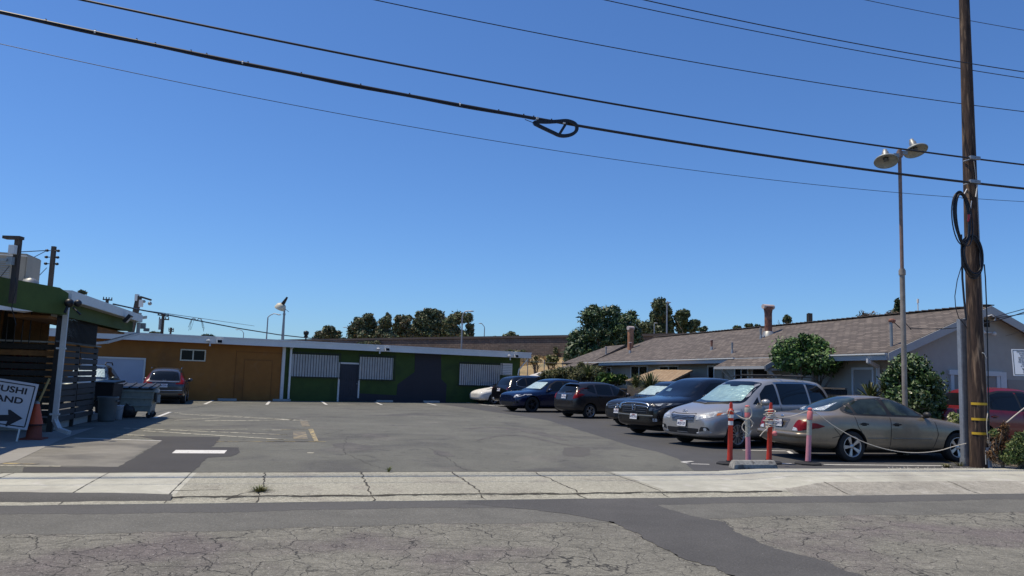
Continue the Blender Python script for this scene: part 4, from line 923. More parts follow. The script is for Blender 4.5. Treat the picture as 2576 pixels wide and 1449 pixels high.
# freeway fill behind the wall (level ground the trees stand on)
sheet('freeway', [W0-wn*3, W1-wn*3, W1-wn*200, W0-wn*200], zbw, M_hill)
def hillz(p):
    dist = (p-W0).dot(wn); t_ = (dist+3)/23; s = (p-W0).dot(wd_)
    return (zbw+.5)*(1-min(max(t_, 0), 1))**.85-.3*t_+.16*math.sin(s*.45+t_*3)+.1*math.sin(s*1.3+t_*26)
b = mb(); r = random.Random(8)
M_dg = [leafmat('dry_grass', (.50, .38, .19), .2), leafmat('dry_grass_pale', (.62, .50, .28), .2), leafmat('dry_grass_brown', (.34, .24, .11), .2)]
for i in range(15000):
    s = L_*.36+r.uniform(0, 62); dist = r.uniform(.2, 19)*r.random()**.2
    p = W0+wd_*s+wn*dist; p.z = hillz(p)-.05
    h = r.uniform(.12, .36)*(1+.9*math.sin(s*.6+dist*.3)**2); a = r.uniform(0, 6.28); x = V((math.cos(a), math.sin(a), 0)); b.m = r.choices([0, 1, 2], [5, 4, 3])[0]
    lean = V((r.uniform(-.25, .25), r.uniform(-.25, .25), 0)); b.add([p-x*.09, p+x*.09, p+lean+x*.12+V((0, 0, h)), p+lean-x*.1+V((0, 0, h*.85))], [(0, 1, 2, 3)])
tag(b.build('dry_grass', M_dg), 'tall dry straw coloured grass covering the embankment', 'grass', kind='stuff')
# wire fence across the slope
t = thing('wire_fence', D(1360, 914, 57), 'thin post and cable fence at the foot of the dry slope', 'fence')
b = mb(); p0 = D(1305, 907.5, 57); p1 = D(1436, 914.5, 55); b.tube([p0, p0.lerp(p1, .5)-V((0, 0, .05)), p1, p1+V((8, -3, 0))], .025, 4); b.build('cable', M_iron, t)
for k in (.18, .5, .85): 
    q = p0.lerp(p1, k); b = mb(); b.tube([V((q.x, q.y, 0)), q+V((0, 0, .15))], .035, 5); b.build('post', M_grey, t)
# ================================================================ CARS
M_tyre = mat('tyre_rubber', (.018, .018, .018), .85, noise=[(10, .2)])
M_well = mat('wheel_well', (.008, .008, .008), .95)
M_cglass = mat('car_glass', (.006, .008, .010), .05, spec=.42)
M_cglass2 = mat('car_glass_clear', (.022, .032, .032), .05, spec=.45, noise=[(2.6, .8)], mix2=((.06, .08, .06), 1.7, .56, .66))
M_black = mat('black_plastic', (.014, .014, .015), .55, noise=[(8, .1)])
M_chrome = mat('chrome', (.62, .63, .65), .18, metal=1.)
M_alloy = mat('alloy', (.42, .43, .45), .32, metal=.8)
M_alloyd = mat('alloy_dark', (.04, .04, .045), .4, metal=.5)
M_red = mat('tail_lamp_red', (.17, .003, .003), .3, spec=.3, coat=.0, noise=[(14, .25)])
M_lamp = mat('lamp_clear', (.50, .52, .52), .15, noise=[(14, .4), (40, .3)], coat=1.0)
M_lampd = mat('lamp_smoked', (.05, .055, .06), .1, noise=[(12, .6)], coat=1.0)
M_amber = mat('lamp_amber', (.55, .16, .02), .2, coat=1.0)
M_plate = mat('plate_white', (.72, .73, .75), .5, noise=[(20, .05)])
M_pblue = mat('plate_ink', (.02, .03, .12), .6)
M_pred = mat('plate_red_ink', (.4, .03, .03), .6)
M_shade = mat('sunshade_foil', (.30, .46, .45), .35, noise=[(2.5, .2), (9, .15)], bump=(7, .8, .05), metal=.25, coat=.9)
M_seam = mat('panel_gap', (.006, .006, .006), .9)
def paint(name, c, metal=.3, rough=.28, dust=0):
    return mat(name, c, rough, metal=metal, coat=.6, noise=[(30, .05)]+([(1.2, dust), (7, dust*.6)] if dust else []))
def lerp(a, b, t): return a+(b-a)*t
def car_body(L, W, st, wheels, wr_rad, wc, subd=2):
    """st: stations from nose to tail (s, half width factor, z bottom, z belt/shoulder, z top, cabin 0..1, roof half width factor)"""
    hw = W/2; bm = bmesh.new(); rings = []
    for (s, wf, zb_, zbelt, zt, k, rf) in st:
        x = L/2-s; w_ = hw*wf; zm = lerp(zb_, zbelt, .52)
        hood = [(w_*.94, zbelt-.0*(1-k)), (w_*.86, lerp(zbelt, zt, .45)), (w_*.66, lerp(zbelt, zt, .85)), (w_*.36, lerp(zbelt, zt, .97)), (0, zt)]
        cab = [(w_*.955, zbelt), (w_*.925, zbelt+.045), (hw*rf, zt-.075), (hw*rf*.72, zt-.018), (0, zt)]
        up = [(lerp(a[0], b[0], k), lerp(a[1], b[1], k)) for a, b in zip(hood, cab)]
        pr = [(0, zb_), (w_*.72, zb_), (w_*.955, zb_+.05), (w_*.985, lerp(zb_, zbelt, .3)), (w_, lerp(zb_, zbelt, .58)), (w_*.99, lerp(zb_, zbelt, .86))]+up
        ring = [bm.verts.new((x, y, z)) for y, z in pr]+[bm.verts.new((x, -y, z)) for y, z in pr[-2:0:-1]]
        rings.append(ring)
    n = len(rings[0])
    for a, b in zip(rings, rings[1:]):
        for i in range(n): bm.faces.new((a[i], b[i], b[(i+1) % n], a[(i+1) % n]))
    m = (n+2)//2
    for ring, fl in ((rings[0], 0), (rings[-1], 1)):      # caps as quad strips
        for i in range(m-1):
            q = [ring[i], ring[i+1], ring[(n-i-1) % n], ring[(n-i) % n]]
            q = list(dict.fromkeys(q))
            if len(q) >= 3:
                try: bm.faces.new(q if not fl else q[::-1])
                except ValueError: pass
    bmesh.ops.recalc_face_normals(bm, faces=bm.faces)
    me = bpy.data.meshes.new('body'); bm.to_mesh(me); bm.free()
    for p in me.polygons: p.use_smooth = True
    o = bpy.data.objects.new('body_tmp', me); C.objects.link(o)
    md = o.modifiers.new('s', 'SUBSURF'); md.levels = subd; md.render_levels = subd
    dg = bpy.context.evaluated_depsgraph_get(); me2 = bpy.data.meshes.new_from_object(o.evaluated_get(dg))
    bpy.data.objects.remove(o)
    b2 = bmesh.new(); b2.from_mesh(me2); bvh = BVHTree.FromBMesh(b2); b2.free()
    return me2, bvh
def cut_arches(me, wheels, rad, W, paintm):
    me.materials.clear(); me.materials.append(paintm); me.materials.append(M_well)
    o = bpy.data.objects.new('body', me); C.objects.link(o); cut = []
    for x, side in wheels:
        bm = bmesh.new()
        bmesh.ops.create_cone(bm, cap_ends=True, segments=36, radius1=rad, radius2=rad, depth=.55, matrix=Matrix.Translation((x, side*(W/2-.03), rad*.86)) @ Matrix.Rotation(R(90), 4, 'X'))
        for f in bm.faces: f.material_index = 1
        mc = bpy.data.meshes.new('cut'); bm.to_mesh(mc); bm.free(); mc.materials.append(paintm); mc.materials.append(M_well)
        co = bpy.data.objects.new('cut', mc); C.objects.link(co); cut.append(co)
        md = o.modifiers.new('b', 'BOOLEAN'); md.operation = 'DIFFERENCE'; md.object = co; md.solver = 'EXACT'
    dg = bpy.context.evaluated_depsgraph_get(); me3 = bpy.data.meshes.new_from_object(o.evaluated_get(dg))
    bpy.data.objects.remove(o)
    for c in cut: bpy.data.objects.remove(c)
    me3.set_sharp_from_angle(angle=R(42))
    return me3
def round_poly(p, r, n=4):
    out = []; k = len(p)
    for i in range(k):
        a, b, c = V((*p[i-1], 0)), V((*p[i], 0)), V((*p[(i+1) % k], 0)); d1, d2 = (a-b), (c-b)
        rr = min(r, d1.length*.45, d2.length*.45); s, e = b+d1.normalized()*rr, b+d2.normalized()*rr
        for j in range(n+1): t = j/n; q = s*(1-t)**2+b*2*t*(1-t)+e*t*t; out.append((q.x, q.y))
    return out
class Car:
    def __init__(s, name, label, cat, pos, heading, L, W, st, axles, wrad, pm, group='cars parked in the lot', under=True):
        s.L, s.W = L, W
        s.t = thing(name, pos, label, cat, group, rz=heading); WM[s.t.name] = Matrix()   # local building
        me, s.bvh = car_body(L, W, st, axles, wrad, None)
        xs = [L/2-a for a in axles]; s.xs = xs; s.wrad = wrad; s.pm = pm
        me = cut_arches(me, [(x, sd) for x in xs for sd in (-1, 1)], wrad+.055, W, pm)
        o = bpy.data.objects.new('body', me); C.objects.link(o); o.parent = s.t; s.body = o; WM[o.name] = Matrix()
        if under: b = mb(); b.bx(-L/2+.35, L/2-.35, -W/2+.28, W/2-.28, .17, .5); b.build('underbody', M_well, s.t)
    def proj(s, a, b, mode):
        if mode == 'L': o, d = V((s.L/2-a, 3, b)), V((0, -1, 0))
        elif mode == 'R': o, d = V((s.L/2-a, -3, b)), V((0, 1, 0))
        elif mode == 'F': o, d = V((5, a, b)), V((-1, 0, 0))
        elif mode == 'B': o, d = V((-5, a, b)), V((1, 0, 0))
        elif mode == 'T': o, d = V((s.L/2-a, b, 4)), V((0, 0, -1))
        h = s.bvh.ray_cast(o, d)
        if h[0] is None:
            h = s.bvh.find_nearest(o+d*(3-s.W/2 if mode in 'LR' else 5-s.L/2 if mode in 'FB' else 2.5)); return h[0], h[1]
        nn = h[1]; return h[0], (nn if nn.dot(d) < 0 else -nn)
    def decal(s, name, poly, mode, m, off=.004, rnd=.03, step=.09, parent=None, label=None, thick=0):
        if rnd: poly = round_poly(poly, rnd)
        bm = bmesh.new(); vs = [bm.verts.new((a, b, 0)) for a, b in poly]; f = bm.faces.new(vs)
        xs = [p[0] for p in poly]; ys = [p[1] for p in poly]
        for ax, lo, hi in ((0, min(xs), max(xs)), (1, min(ys), max(ys))):
            k = lo+step
            while k < hi:
                co = V((k, 0, 0)) if ax == 0 else V((0, k, 0)); no = V((1, 0, 0)) if ax == 0 else V((0, 1, 0))
                bmesh.ops.bisect_plane(bm, geom=bm.verts[:]+bm.edges[:]+bm.faces[:], plane_co=co, plane_no=no); k += step
        for v in bm.verts:
            p, nn = s.proj(v.co.x, v.co.y, mode); v.co = p+nn*off
        ctr, nn = s.proj(sum(xs)/len(xs), sum(ys)/len(ys), mode)
        bm.normal_update()
        if sum((f.normal.dot(nn)*f.calc_area() for f in bm.faces)) < 0: bmesh.ops.reverse_faces(bm, faces=bm.faces)
        me = bpy.data.meshes.new(name); bm.to_mesh(me); bm.free(); me.materials.append(m)
        for p in me.polygons: p.use_smooth = True
        o = bpy.data.objects.new(name, me); C.objects.link(o); o.parent = parent or s.t; WM[o.name] = Matrix()
        if label: o['label'] = label
        return o
    def sides(s, name, poly, m, **k):
        return [s.decal(name, poly, md, m, **k) for md in s.vis]
    def seam(s, pts, wd=.012, name='panel_gaps'):
        for md in s.vis:
            b = mb()
            for pl in pts:
                fine = []
                for a, c in zip(pl, pl[1:]):
                    k = max(2, int(math.hypot(c[0]-a[0], c[1]-a[1])/.06)); fine += [(lerp(a[0], c[0], j/k), lerp(a[1], c[1], j/k)) for j in range(k)]
                fine.append(pl[-1]); P_ = [s.proj(*q, md) for q in fine]; P_ = [p+n_*.0035 for p, n_ in P_]
                for i in range(len(P_)-1):
                    d = (P_[i+1]-P_[i]).normalized(); side = V((0, 1 if md == 'L' else -1, 0)); x = d.cross(side).normalized()*wd/2
                    b.add([P_[i]-x, P_[i+1]-x, P_[i+1]+x, P_[i]+x], [(0, 1, 2, 3) if md != 'L' else (3, 2, 1, 0)])
            b.build(name, M_seam, s.t, local=True)
    def wheels(s, n=5, style='five', rim=M_alloy, rr=.66, wd=.215, inset=.0):
        R_ = s.wrad; first = None
        for x in s.xs:
            for sd in (-1, 1):
                if first is None:
                    we = bpy.data.objects.new('wheel', None); C.objects.link(we); we.parent = s.t; WM[we.name] = Matrix()
                    b = mb(); rc = R_*rr
                    b.lathe((0, 0, 0), (0, 1, 0), [(rc*.98, -wd*.5), (rc*1.0, wd*.44), (rc*1.04, wd*.5), (R_*.93, wd*.5), (R_*.985, wd*.42), (R_, wd*.25), (R_, -wd*.3), (R_*.95, -wd*.5), (rc, -wd*.5)], 40); b.build('tyre', M_tyre, we, local=True)
                    b = mb(); b.lathe((0, 0, 0), (0, 1, 0), [(rc*1.03, wd*.50), (rc*.99, wd*.515), (rc*.93, wd*.47), (rc*.90, wd*.2), (rc*.9, -wd*.3)], 40)
                    hubr = rc*(.26 if style != 'mesh' else .2)
                    b.lathe((0, 0, 0), (0, 1, 0), [(hubr, wd*.2), (hubr, wd*.40), (hubr*.8, wd*.44), (0.001, wd*.44)], 20)
                    for k in range(n):
                        a = 2*math.pi*k/n
                        def P_(r_, t_, y): return V((math.cos(a+t_)*r_, y, math.sin(a+t_)*r_))
                        if style == 'five': w0, w1 = .42, .20
                        elif style == 'thin': w0, w1 = .22, .07
                        else: w0, w1 = .30, .12
                        r0, r1 = hubr*.8, rc*.94
                        if style == 'split':
                            for sg in (-1, 1):
                                b.add([P_(r0, sg*.05, wd*.42), P_(r0, sg*.30, wd*.42), P_(r1, sg*.22+.06*sg, wd*.49), P_(r1, sg*.10, wd*.49), P_(r0, sg*.05, wd*.25), P_(r0, sg*.30, wd*.25), P_(r1, sg*.28, wd*.3), P_(r1, sg*.1, wd*.3)], [(0, 1, 2, 3), (4, 5, 6, 7)[::-1], (0, 3, 7, 4), (1, 5, 6, 2)])
                        else:
                            b.add([P_(r0, -w0, wd*.42), P_(r0, w0, wd*.42), P_(r1, w1, wd*.49), P_(r1, -w1, wd*.49), P_(r0, -w0, wd*.25), P_(r0, w0, wd*.25), P_(r1, w1, wd*.3), P_(r1, -w1, wd*.3)], [(0, 1, 2, 3), (4, 5, 6, 7)[::-1], (0, 3, 7, 4), (1, 5, 6, 2)])
                    b.build('rim', rim, we, local=True)
                    b = mb(); b.lathe((0, 0, 0), (0, 1, 0), [(rc*.97, -wd*.1), (.01, -wd*.1)], 30); b.lathe((0, 0, 0), (0, 1, 0), [(rc*.62, -.02), (rc*.62, .0), (.01, .0)], 24); b.build('brake_disc', M_well, we, local=True)
                    first = we; w_ = we
                else: w_ = copy_tree(first, s.t)
                w_.location = (x, sd*(s.W/2-wd/2-.02-inset), R_-.004); w_.rotation_euler = (0, rng.uniform(0, 1) if sd > 0 else rng.uniform(0, 1), 0 if sd > 0 else math.pi)
    def mirror(s, sx, z, m=None, sides_=(1, -1), sz=(.10, .12, .085)):
        for sd in sides_:
            p, _ = s.proj(sx, z, 'L' if sd > 0 else 'R'); b = mb(); c = p+V((.02, sd*.14, .03)); 
            b.smooth = True
            b.ball(c, 1, 8, sz); b.tube([p-V((0, sd*.03, .02)), c-V((0, sd*.02, sz[2]*.7))], .03, 6)
            b.build('wing_mirror', m or s.pm, s.t, local=True)
            b = mb(); b.box(c-V((sz[0]*.72, 0, 0)), (.012, 0, 0), (0, sz[1]*.72, 0), (0, 0, sz[2]*.66))
    def handle(s, sx, z, m=None, l=.2):
        for md in s.vis:
            sd = 1 if md == 'L' else -1; p, nn = s.proj(sx, z, md); b = mb(); b.box(p+nn*.018, (l/2, 0, 0), nn*.014, (0, 0, .015)); b.build('door_handle', m or s.pm, s.t, local=True, bevel=.006)
            s.decal('handle_recess', [(sx-l*.3, z-.035), (sx+l*.3, z-.035), (sx+l*.3, z+.03), (sx-l*.3, z+.03)], md, M_seam, off=.002, rnd=.02)
    def plate(s, mode, z, txt, y=0, tilt=.15, w_=.305, h=.155, frame=M_black):
        p, nn = s.proj(y, z, mode); sg = 1 if mode == 'F' else -1
        nn = V((sg, 0, tilt)).normalized(); c = p+nn*.03; x = V((0, sg, 0)); up = nn.cross(x); up = up if up.z > 0 else -up
        b = mb(); b.box(c, x*(w_/2+.012), up*(h/2+.012), nn*.008); fo = b.build('licence_plate', frame, s.t, local=True)
        b = mb(); b.box(c+nn*.004, x*w_/2, up*h/2, nn*.007); b.build('plate_face', M_plate, fo, local=True)
        M = facing(c+nn*.0125-up*.012, x, up); text_mesh('plate_number', txt, .085, M_pblue, fo, M, ext=.001, sx=.95, bold=.002)
        M = facing(c+nn*.0125+up*.055, x, up); text_mesh('plate_state', 'California', .033, M_pred, fo, M, ext=.001, bold=.0006)
    def bar(s, name, pts, mode, r, m, off=.01, n=6):
        P_ = [s.proj(a, b, mode) for a, b in pts]; b = mb(); b.tube([p+n_*off for p, n_ in P_], r, n); return b.build(name, m, s.t, local=True)
    def done(s): WM[s.t.name] = s.t.matrix_basis.copy()
def carpos(wheel, axle_i, side, heading, L, W, axles):   # wheel ground contact -> centre of car
    h = V((math.cos(heading), math.sin(heading), 0)); lft = V((-h.y, h.x, 0)); x = L/2-axles[axle_i]
    return V((wheel.x, wheel.y, 0))-h*x-lft*side*(W/2-.12)
F32 = R(212)         # nose towards the lot
B32 = R(32)
# ---------------------------------------------------------------- silver minivan
pm = paint('paint_silver', (.43, .42, .405), .5, .3)
L, W, ax = 5.09, 1.985, (.97, 4.0)
pos = V((5.0, 19.3, 0))+V((math.cos(B32), math.sin(B32), 0))*L/2+V((-math.sin(B32), math.cos(B32), 0))*W/2
st = [(0, .60, .36, .66, .76, 0, .5), (.03, .78, .27, .70, .82, 0, .5), (.16, .90, .24, .76, .90, 0, .55), (.45, .975, .22, .86, 1.0, 0, .6), (.95, 1, .22, .95, 1.10, 0, .7), (1.22, 1, .22, .99, 1.17, .06, .76),
      (1.42, 1, .22, 1.01, 1.25, .7, .80), (1.8, 1, .22, 1.03, 1.50, 1, .75), (2.15, 1, .22, 1.045, 1.69, 1, .73), (2.5, 1, .22, 1.05, 1.785, 1, .735), (3.2, 1, .22, 1.06, 1.815, 1, .745), (4.0, 1, .22, 1.075, 1.81, 1, .74), (4.6, .99, .24, 1.09, 1.775, 1, .72), (4.85, .96, .27, 1.09, 1.69, 1, .69), (5.0, .92, .33, 1.08, 1.30, 1, .74), (5.07, .86, .40, 1.0, 1.12, .6, .7), (5.09, .7, .45, .9, 1.0, .4, .6)]
c = Car('minivan', 'silver minivan with a foil sunshade behind its windscreen, facing the lot', 'minivan', pos, F32, L, W, st, ax, .345, pm); c.vis = ('L',)
c.vis = ('L', 'R')
c.decal('windscreen', [(-.80, 1.11), (.80, 1.11), (.66, 1.655), (.35, 1.69), (-.35, 1.69), (-.66, 1.655)], 'F', M_cglass, off=.004, rnd=.08)
c.decal('sunshade', [(-.70, 1.16), (-.30, 1.14), (.30, 1.14), (.72, 1.16), (.62, 1.57), (.18, 1.585), (.12, 1.54), (-.12, 1.54), (-.18, 1.585), (-.62, 1.57)], 'F', M_shade, off=.008, rnd=.05)
c.bar('wiper', [(-.6, 1.09), (0, 1.075), (.6, 1.10)], 'F', .018, M_black, .012)
c.bar('wiper', [(.02, 1.085), (.35, 1.10), (.68, 1.16)], 'F', .012, M_black, .018)
c.sides('side_window', [(1.92, 1.10), (2.62, 1.10), (2.62, 1.64), (2.30, 1.59), (1.98, 1.36)], M_cglass, rnd=.05)
c.sides('quarter_window', [(1.62, 1.10), (1.86, 1.10), (1.88, 1.29)], M_cglass, rnd=.02)
c.sides('side_window', [(2.70, 1.10), (3.86, 1.115), (3.86, 1.665), (2.70, 1.65)], M_cglass, rnd=.05)
c.sides('rear_side_window', [(3.94, 1.12), (4.80, 1.15), (4.62, 1.52), (4.45, 1.63), (3.94, 1.665)], M_cglass, rnd=.05)
c.decal('rear_window', [(-.72, 1.16), (.72, 1.16), (.6, 1.6), (-.6, 1.6)], 'B', M_cglass)
c.decal('sunroof', [(2.62, -.38), (3.1, -.38), (3.1, .38), (2.62, .38)], 'T', M_cglass, rnd=.05)
c.decal('grille', [(-.36, .66), (.36, .66), (.43, .79), (.42, .85), (.22, .825), (-.22, .825), (-.42, .85), (-.43, .79)], 'F', M_black, off=.006, rnd=.03)
for k in range(4):
    zq = .685+k*.034; c.bar('grille_slat', [(-.38-.01*k, zq), (-.2, zq-.012), (.2, zq-.012), (.38+.01*k, zq)], 'F', .010, M_chrome, .012, 5)
p, nn = c.proj(0, .86, 'F'); b = mb()
for rx, ry in ((.075, .05), (.048, .022)):
    b.tube([p+nn*.015+V((0, math.cos(a)*rx, math.sin(a)*ry)) for a in [2*math.pi*k/20 for k in range(21)]], .008, 5, cap=False)
b.tube([p+nn*.015+V((0, math.cos(a)*.022, math.sin(a)*.048)) for a in [2*math.pi*k/16 for k in range(17)]], .007, 5, cap=False); b.build('emblem', M_chrome, c.t, local=True)
for sg in (1, -1):
    c.decal('headlight', [(sg*.45, .68), (sg*.50, .80), (sg*.76, .905), (sg*.95, .945), (sg*.955, .87), (sg*.80, .745)], 'F', M_lamp, off=.006, rnd=.03)
    c.decal('indicator_lamp', [(sg*.84, .86), (sg*.93, .905), (sg*.935, .855), (sg*.87, .80)], 'F', M_amber, off=.009, rnd=.01)
    c.decal('fog_recess', [(sg*.56, .40), (sg*.84, .44), (sg*.80, .52), (sg*.62, .52)], 'F', M_black, off=.005, rnd=.03)
    c.decal('fog_lamp', [(sg*.70, .425), (sg*.775, .425), (sg*.775, .50), (sg*.70, .50)], 'F', M_lamp, off=.009, rnd=.035)
    c.bar('bumper_trim', [(sg*.50, .36), (sg*.85, .39)], 'F', .016, M_chrome, .008)
c.decal('lower_grille', [(-.50, .33), (.50, .33), (.56, .47), (-.56, .47)], 'F', M_black, off=.005, rnd=.04)
c.plate('F', .575, '8KJS127')
c.seam([[(1.0, .30), (1.15, .98)], [(1.30, .98), (1.25, .45), (1.35, .28)], [(2.66, .28), (2.64, 1.08)], [(3.9, .75), (3.9, 1.1)], [(1.35, .28), (2.66, .27), (3.45, .27)], [(2.66, .80), (3.9, .83), (4.8, .86)]])
c.handle(2.42, .90); c.handle(2.85, .90); c.mirror(1.95, 1.13, sz=(.10, .13, .085))
b = mb()
for sd in (-1, 1):
    b.tube([V((L/2-2.6, sd*.66, 1.81)), V((L/2-2.75, sd*.66, 1.86)), V((L/2-4.3, sd*.66, 1.855)), V((L/2-4.45, sd*.66, 1.79))], .018, 6)
b.build('roof_rails', M_black, c.t, local=True)
for xx in (3.0, 3.9):
    b = mb(); b.tube([V((L/2-xx, -.7, 1.88)), V((L/2-xx, .7, 1.88))], .02, 6); b.build('roof_bar', M_black, c.t, local=True)
c.wheels(7, 'split', M_alloy, .70); c.done()
# ---------------------------------------------------------------- tan sedan, tail towards the lot
pm = paint('paint_tan', (.25, .21, .155), .45, .36, dust=.12)
L, W, ax = 5.02, 1.85, (1.04, 3.80)
SH = A15
SS = 1.02; pos = carpos(G(2138, 1161), 1, -1, SH, L*SS, W*SS, [a_*SS for a_ in ax])
st = [(0, .55, .38, .56, .62, 0, .5), (.05, .74, .28, .60, .67, 0, .5), (.22, .88, .24, .66, .74, 0, .5), (.6, .975, .22, .75, .84, 0, .6), (1.05, 1, .21, .82, .915, 0, .66), (1.42, 1, .21, .865, .965, .05, .7),
      (1.62, 1, .21, .88, 1.02, .7, .74), (2.0, 1, .21, .895, 1.23, 1, .66), (2.35, 1, .21, .905, 1.375, 1, .63), (2.8, 1, .21, .915, 1.425, 1, .64), (3.2, 1, .21, .92, 1.405, 1, .63), (3.55, 1, .22, .93, 1.33, 1, .62), (3.95, 1, .23, .94, 1.16, .95, .64), (4.22, .99, .24, .94, 1.04, .6, .7),
      (4.45, .975, .25, .93, 1.005, .12, .7), (4.75, .93, .27, .89, .99, 0, .66), (4.93, .87, .32, .80, .90, 0, .6), (5.0, .80, .36, .66, .70, 0, .6), (5.02, .66, .42, .56, .60, 0, .5)]
c = Car('sedan', 'dusty tan sedan with red almond tail lamps parked beside the big utility pole', 'car', pos, SH, L, W, st, ax, .325, pm); c.vis = ('R', 'L')
c.decal('windscreen', [(-.74, .99), (.74, .99), (.58, 1.33), (-.58, 1.33)], 'F', M_cglass2, rnd=.08)
c.decal('rear_window', [(-.62, 1.05), (-.3, 1.03), (.3, 1.03), (.62, 1.05), (.47, 1.335), (.25, 1.36), (-.25, 1.36), (-.47, 1.335)], 'B', M_cglass2, rnd=.07, step=.06)
c.decal('foil_sheet', [(-.42, 1.055), (.08, 1.05), (-.18, 1.13), (-.33, 1.24)], 'B', mat('crumpled_foil', (.62, .66, .66), .25, metal=.5, bump=(18, 1., .05), noise=[(14, .5)]), off=.008, rnd=.015)
c.decal('foil_sheet', [(.16, 1.05), (.50, 1.06), (.42, 1.13), (.3, 1.08)], 'B', mat('crumpled_foil', (.62, .66, .66)), off=.008, rnd=.01)
SL = [(1.80, .955), (3.76, .985), (3.91, 1.03), (3.90, 1.09), (3.70, 1.22), (3.35, 1.325), (2.75, 1.365), (2.40, 1.335), (2.05, 1.16)]
c.sides('window_surround', SL, M_black, off=.003, rnd=.10, step=.06)
c.sides('side_window', [(1.93, .99), (2.72, 1.0), (2.78, 1.33), (2.46, 1.31), (2.12, 1.15)], M_cglass2, off=.006, rnd=.04, step=.06)
c.sides('side_window', [(2.83, 1.0), (3.62, 1.01), (3.60, 1.24), (3.32, 1.305), (2.89, 1.335)], M_cglass2, off=.006, rnd=.05, step=.06)
c.sides('quarter_window', [(3.68, 1.02), (3.80, 1.03), (3.84, 1.07), (3.68, 1.18)], M_cglass2, off=.006, rnd=.03, step=.06)
for sg in (1, -1):
    c.decal('tail_lamp', [(sg*.50, .62), (sg*.60, .86), (sg*.78, .83), (sg*.875, .75), (sg*.86, .67), (sg*.75, .63)], 'B', M_red, off=.006, rnd=.035, step=.05)
    md = 'L' if sg > 0 else 'R'
    c.decal('tail_lamp', [(4.98, .67), (4.90, .80), (4.66, .80), (4.46, .74), (4.62, .69)], md, M_red, off=.007, rnd=.03, step=.05)
    c.decal('reversing_lamp', [(sg*.52, .625), (sg*.70, .63), (sg*.66, .68), (sg*.55, .70)], 'B', M_lamp, off=.009, rnd=.01, step=.05)
    c.decal('headlight', [(sg*.45, .58), (sg*.80, .62), (sg*.78, .70), (sg*.5, .68)], 'F', M_lamp, off=.006)
c.plate('B', .765, '5HQW174', tilt=.05)
b = mb(); c.decal('plate_recess', [(-.30, .67), (.30, .67), (.36, .86), (-.36, .86)], 'B', paint('paint_tan_shaded', (.10, .088, .07), .4, .4), off=.003, rnd=.04)  # recess shade put into a darker copy of the tan paint
p, nn = c.proj(0, .905, 'B'); b = mb(); b.ball(p+nn*.01, 1, 8, (.012, .065, .027)); b.build('emblem', M_chrome, c.t, local=True)
# bumper: a protruding rounded shelf
b = mb(); r_ = []
for k in range(33):
    y = -.88+1.76*k/32; p, nn = c.proj(y*.94, .54, 'B'); r_.append(p+V((-.02, 0, 0)))
P2 = []
for k in range(14): p, nn = c.proj(4.2+.05*k, .54, 'R'); P2.append(p)
b.tube(r_, .055, 8); b.build('bumper_ledge', pm, c.t, local=True)
c.seam([[(4.25, .70), (4.1, .55), (4.3, .5)], [(3.72, 1.0), (3.66, .75), (3.45, .45)], [(2.80, .95), (2.84, .30)], [(1.64, .93), (1.58, .6), (1.70, .30)], [(1.70, .27), (3.38, .27)]])
c.bar('side_moulding', [(1.75, .50), (2.2, .495), (2.78, .50)], 'R', .014, pm, .006); c.bar('side_moulding', [(2.90, .50), (3.3, .50), (3.42, .505)], 'R', .014, pm, .006)
c.decal('fuel_door', [(4.12, .78), (4.30, .78), (4.30, .92), (4.12, .92)], 'R', mat('paint_tan', (1, 1, 1)), off=.004, rnd=.05)
c.handle(2.66, .80, M_black); c.handle(3.50, .80, M_black); c.mirror(1.88, .99, M_black, sz=(.07, .10, .07))
c.wheels(5, 'five', M_alloy, .66); c.done(); c.t.scale = (SS, SS, SS)
# ---------------------------------------------------------------- black pickup
pm = paint('paint_black', (.006, .006, .007), .1, .25)
L, W, ax = 5.3, 2.0, (.95, 4.15)
def nearcorner(P0, L, W, ang): return V((*P0, 0))+V((math.cos(ang), math.sin(ang), 0))*L/2+V((-math.sin(ang), math.cos(ang), 0))*W/2
pos = nearcorner((4.30, 22.6), L, W, B32)
st = [(0, .62, .42, .80, .92, 0, .5), (.03, .80, .32, .84, .98, 0, .5), (.14, .91, .28, .90, 1.05, 0, .55), (.45, .98, .26, .98, 1.10, 0, .6), (1.0, 1, .26, 1.04, 1.16, 0, .7), (1.35, 1, .26, 1.06, 1.20, .05, .76),
      (1.55, 1, .26, 1.075, 1.28, .7, .78), (1.9, 1, .26, 1.08, 1.52, 1, .72), (2.2, 1, .26, 1.09, 1.69, 1, .70), (2.55, 1, .26, 1.09, 1.785, 1, .70), (3.1, 1, .26, 1.10, 1.80, 1, .70), (3.6, 1, .26, 1.11, 1.775, 1, .69), (3.85, 1, .27, 1.12, 1.66, 1, .69), (4.05, 1, .28, 1.12, 1.25, .7, .7),
      (4.2, 1, .28, 1.14, 1.16, .05, .8), (4.9, .98, .3, 1.13, 1.14, 0, .8), (5.2, .95, .33, 1.10, 1.11, 0, .8), (5.29, .9, .4, .95, 1.0, 0, .7), (5.3, .7, .45, .8, .85, 0, .6)]
c = Car('pickup_truck', 'black pickup truck with chrome topped grille parked left of the silver minivan', 'pickup truck', pos, F32, L, W, st, ax, .375, pm); c.vis = ('L', 'R')
c.decal('windscreen', [(-.80, 1.19), (.80, 1.19), (.62, 1.65), (.3, 1.68), (-.3, 1.68), (-.62, 1.65)], 'F', mat('windscreen_sky_tint', (.006, .009, .016), .06, spec=.6, noise=[(2, .6)]), rnd=.08)  # blue in the windscreen's base colour stands in for reflected sky
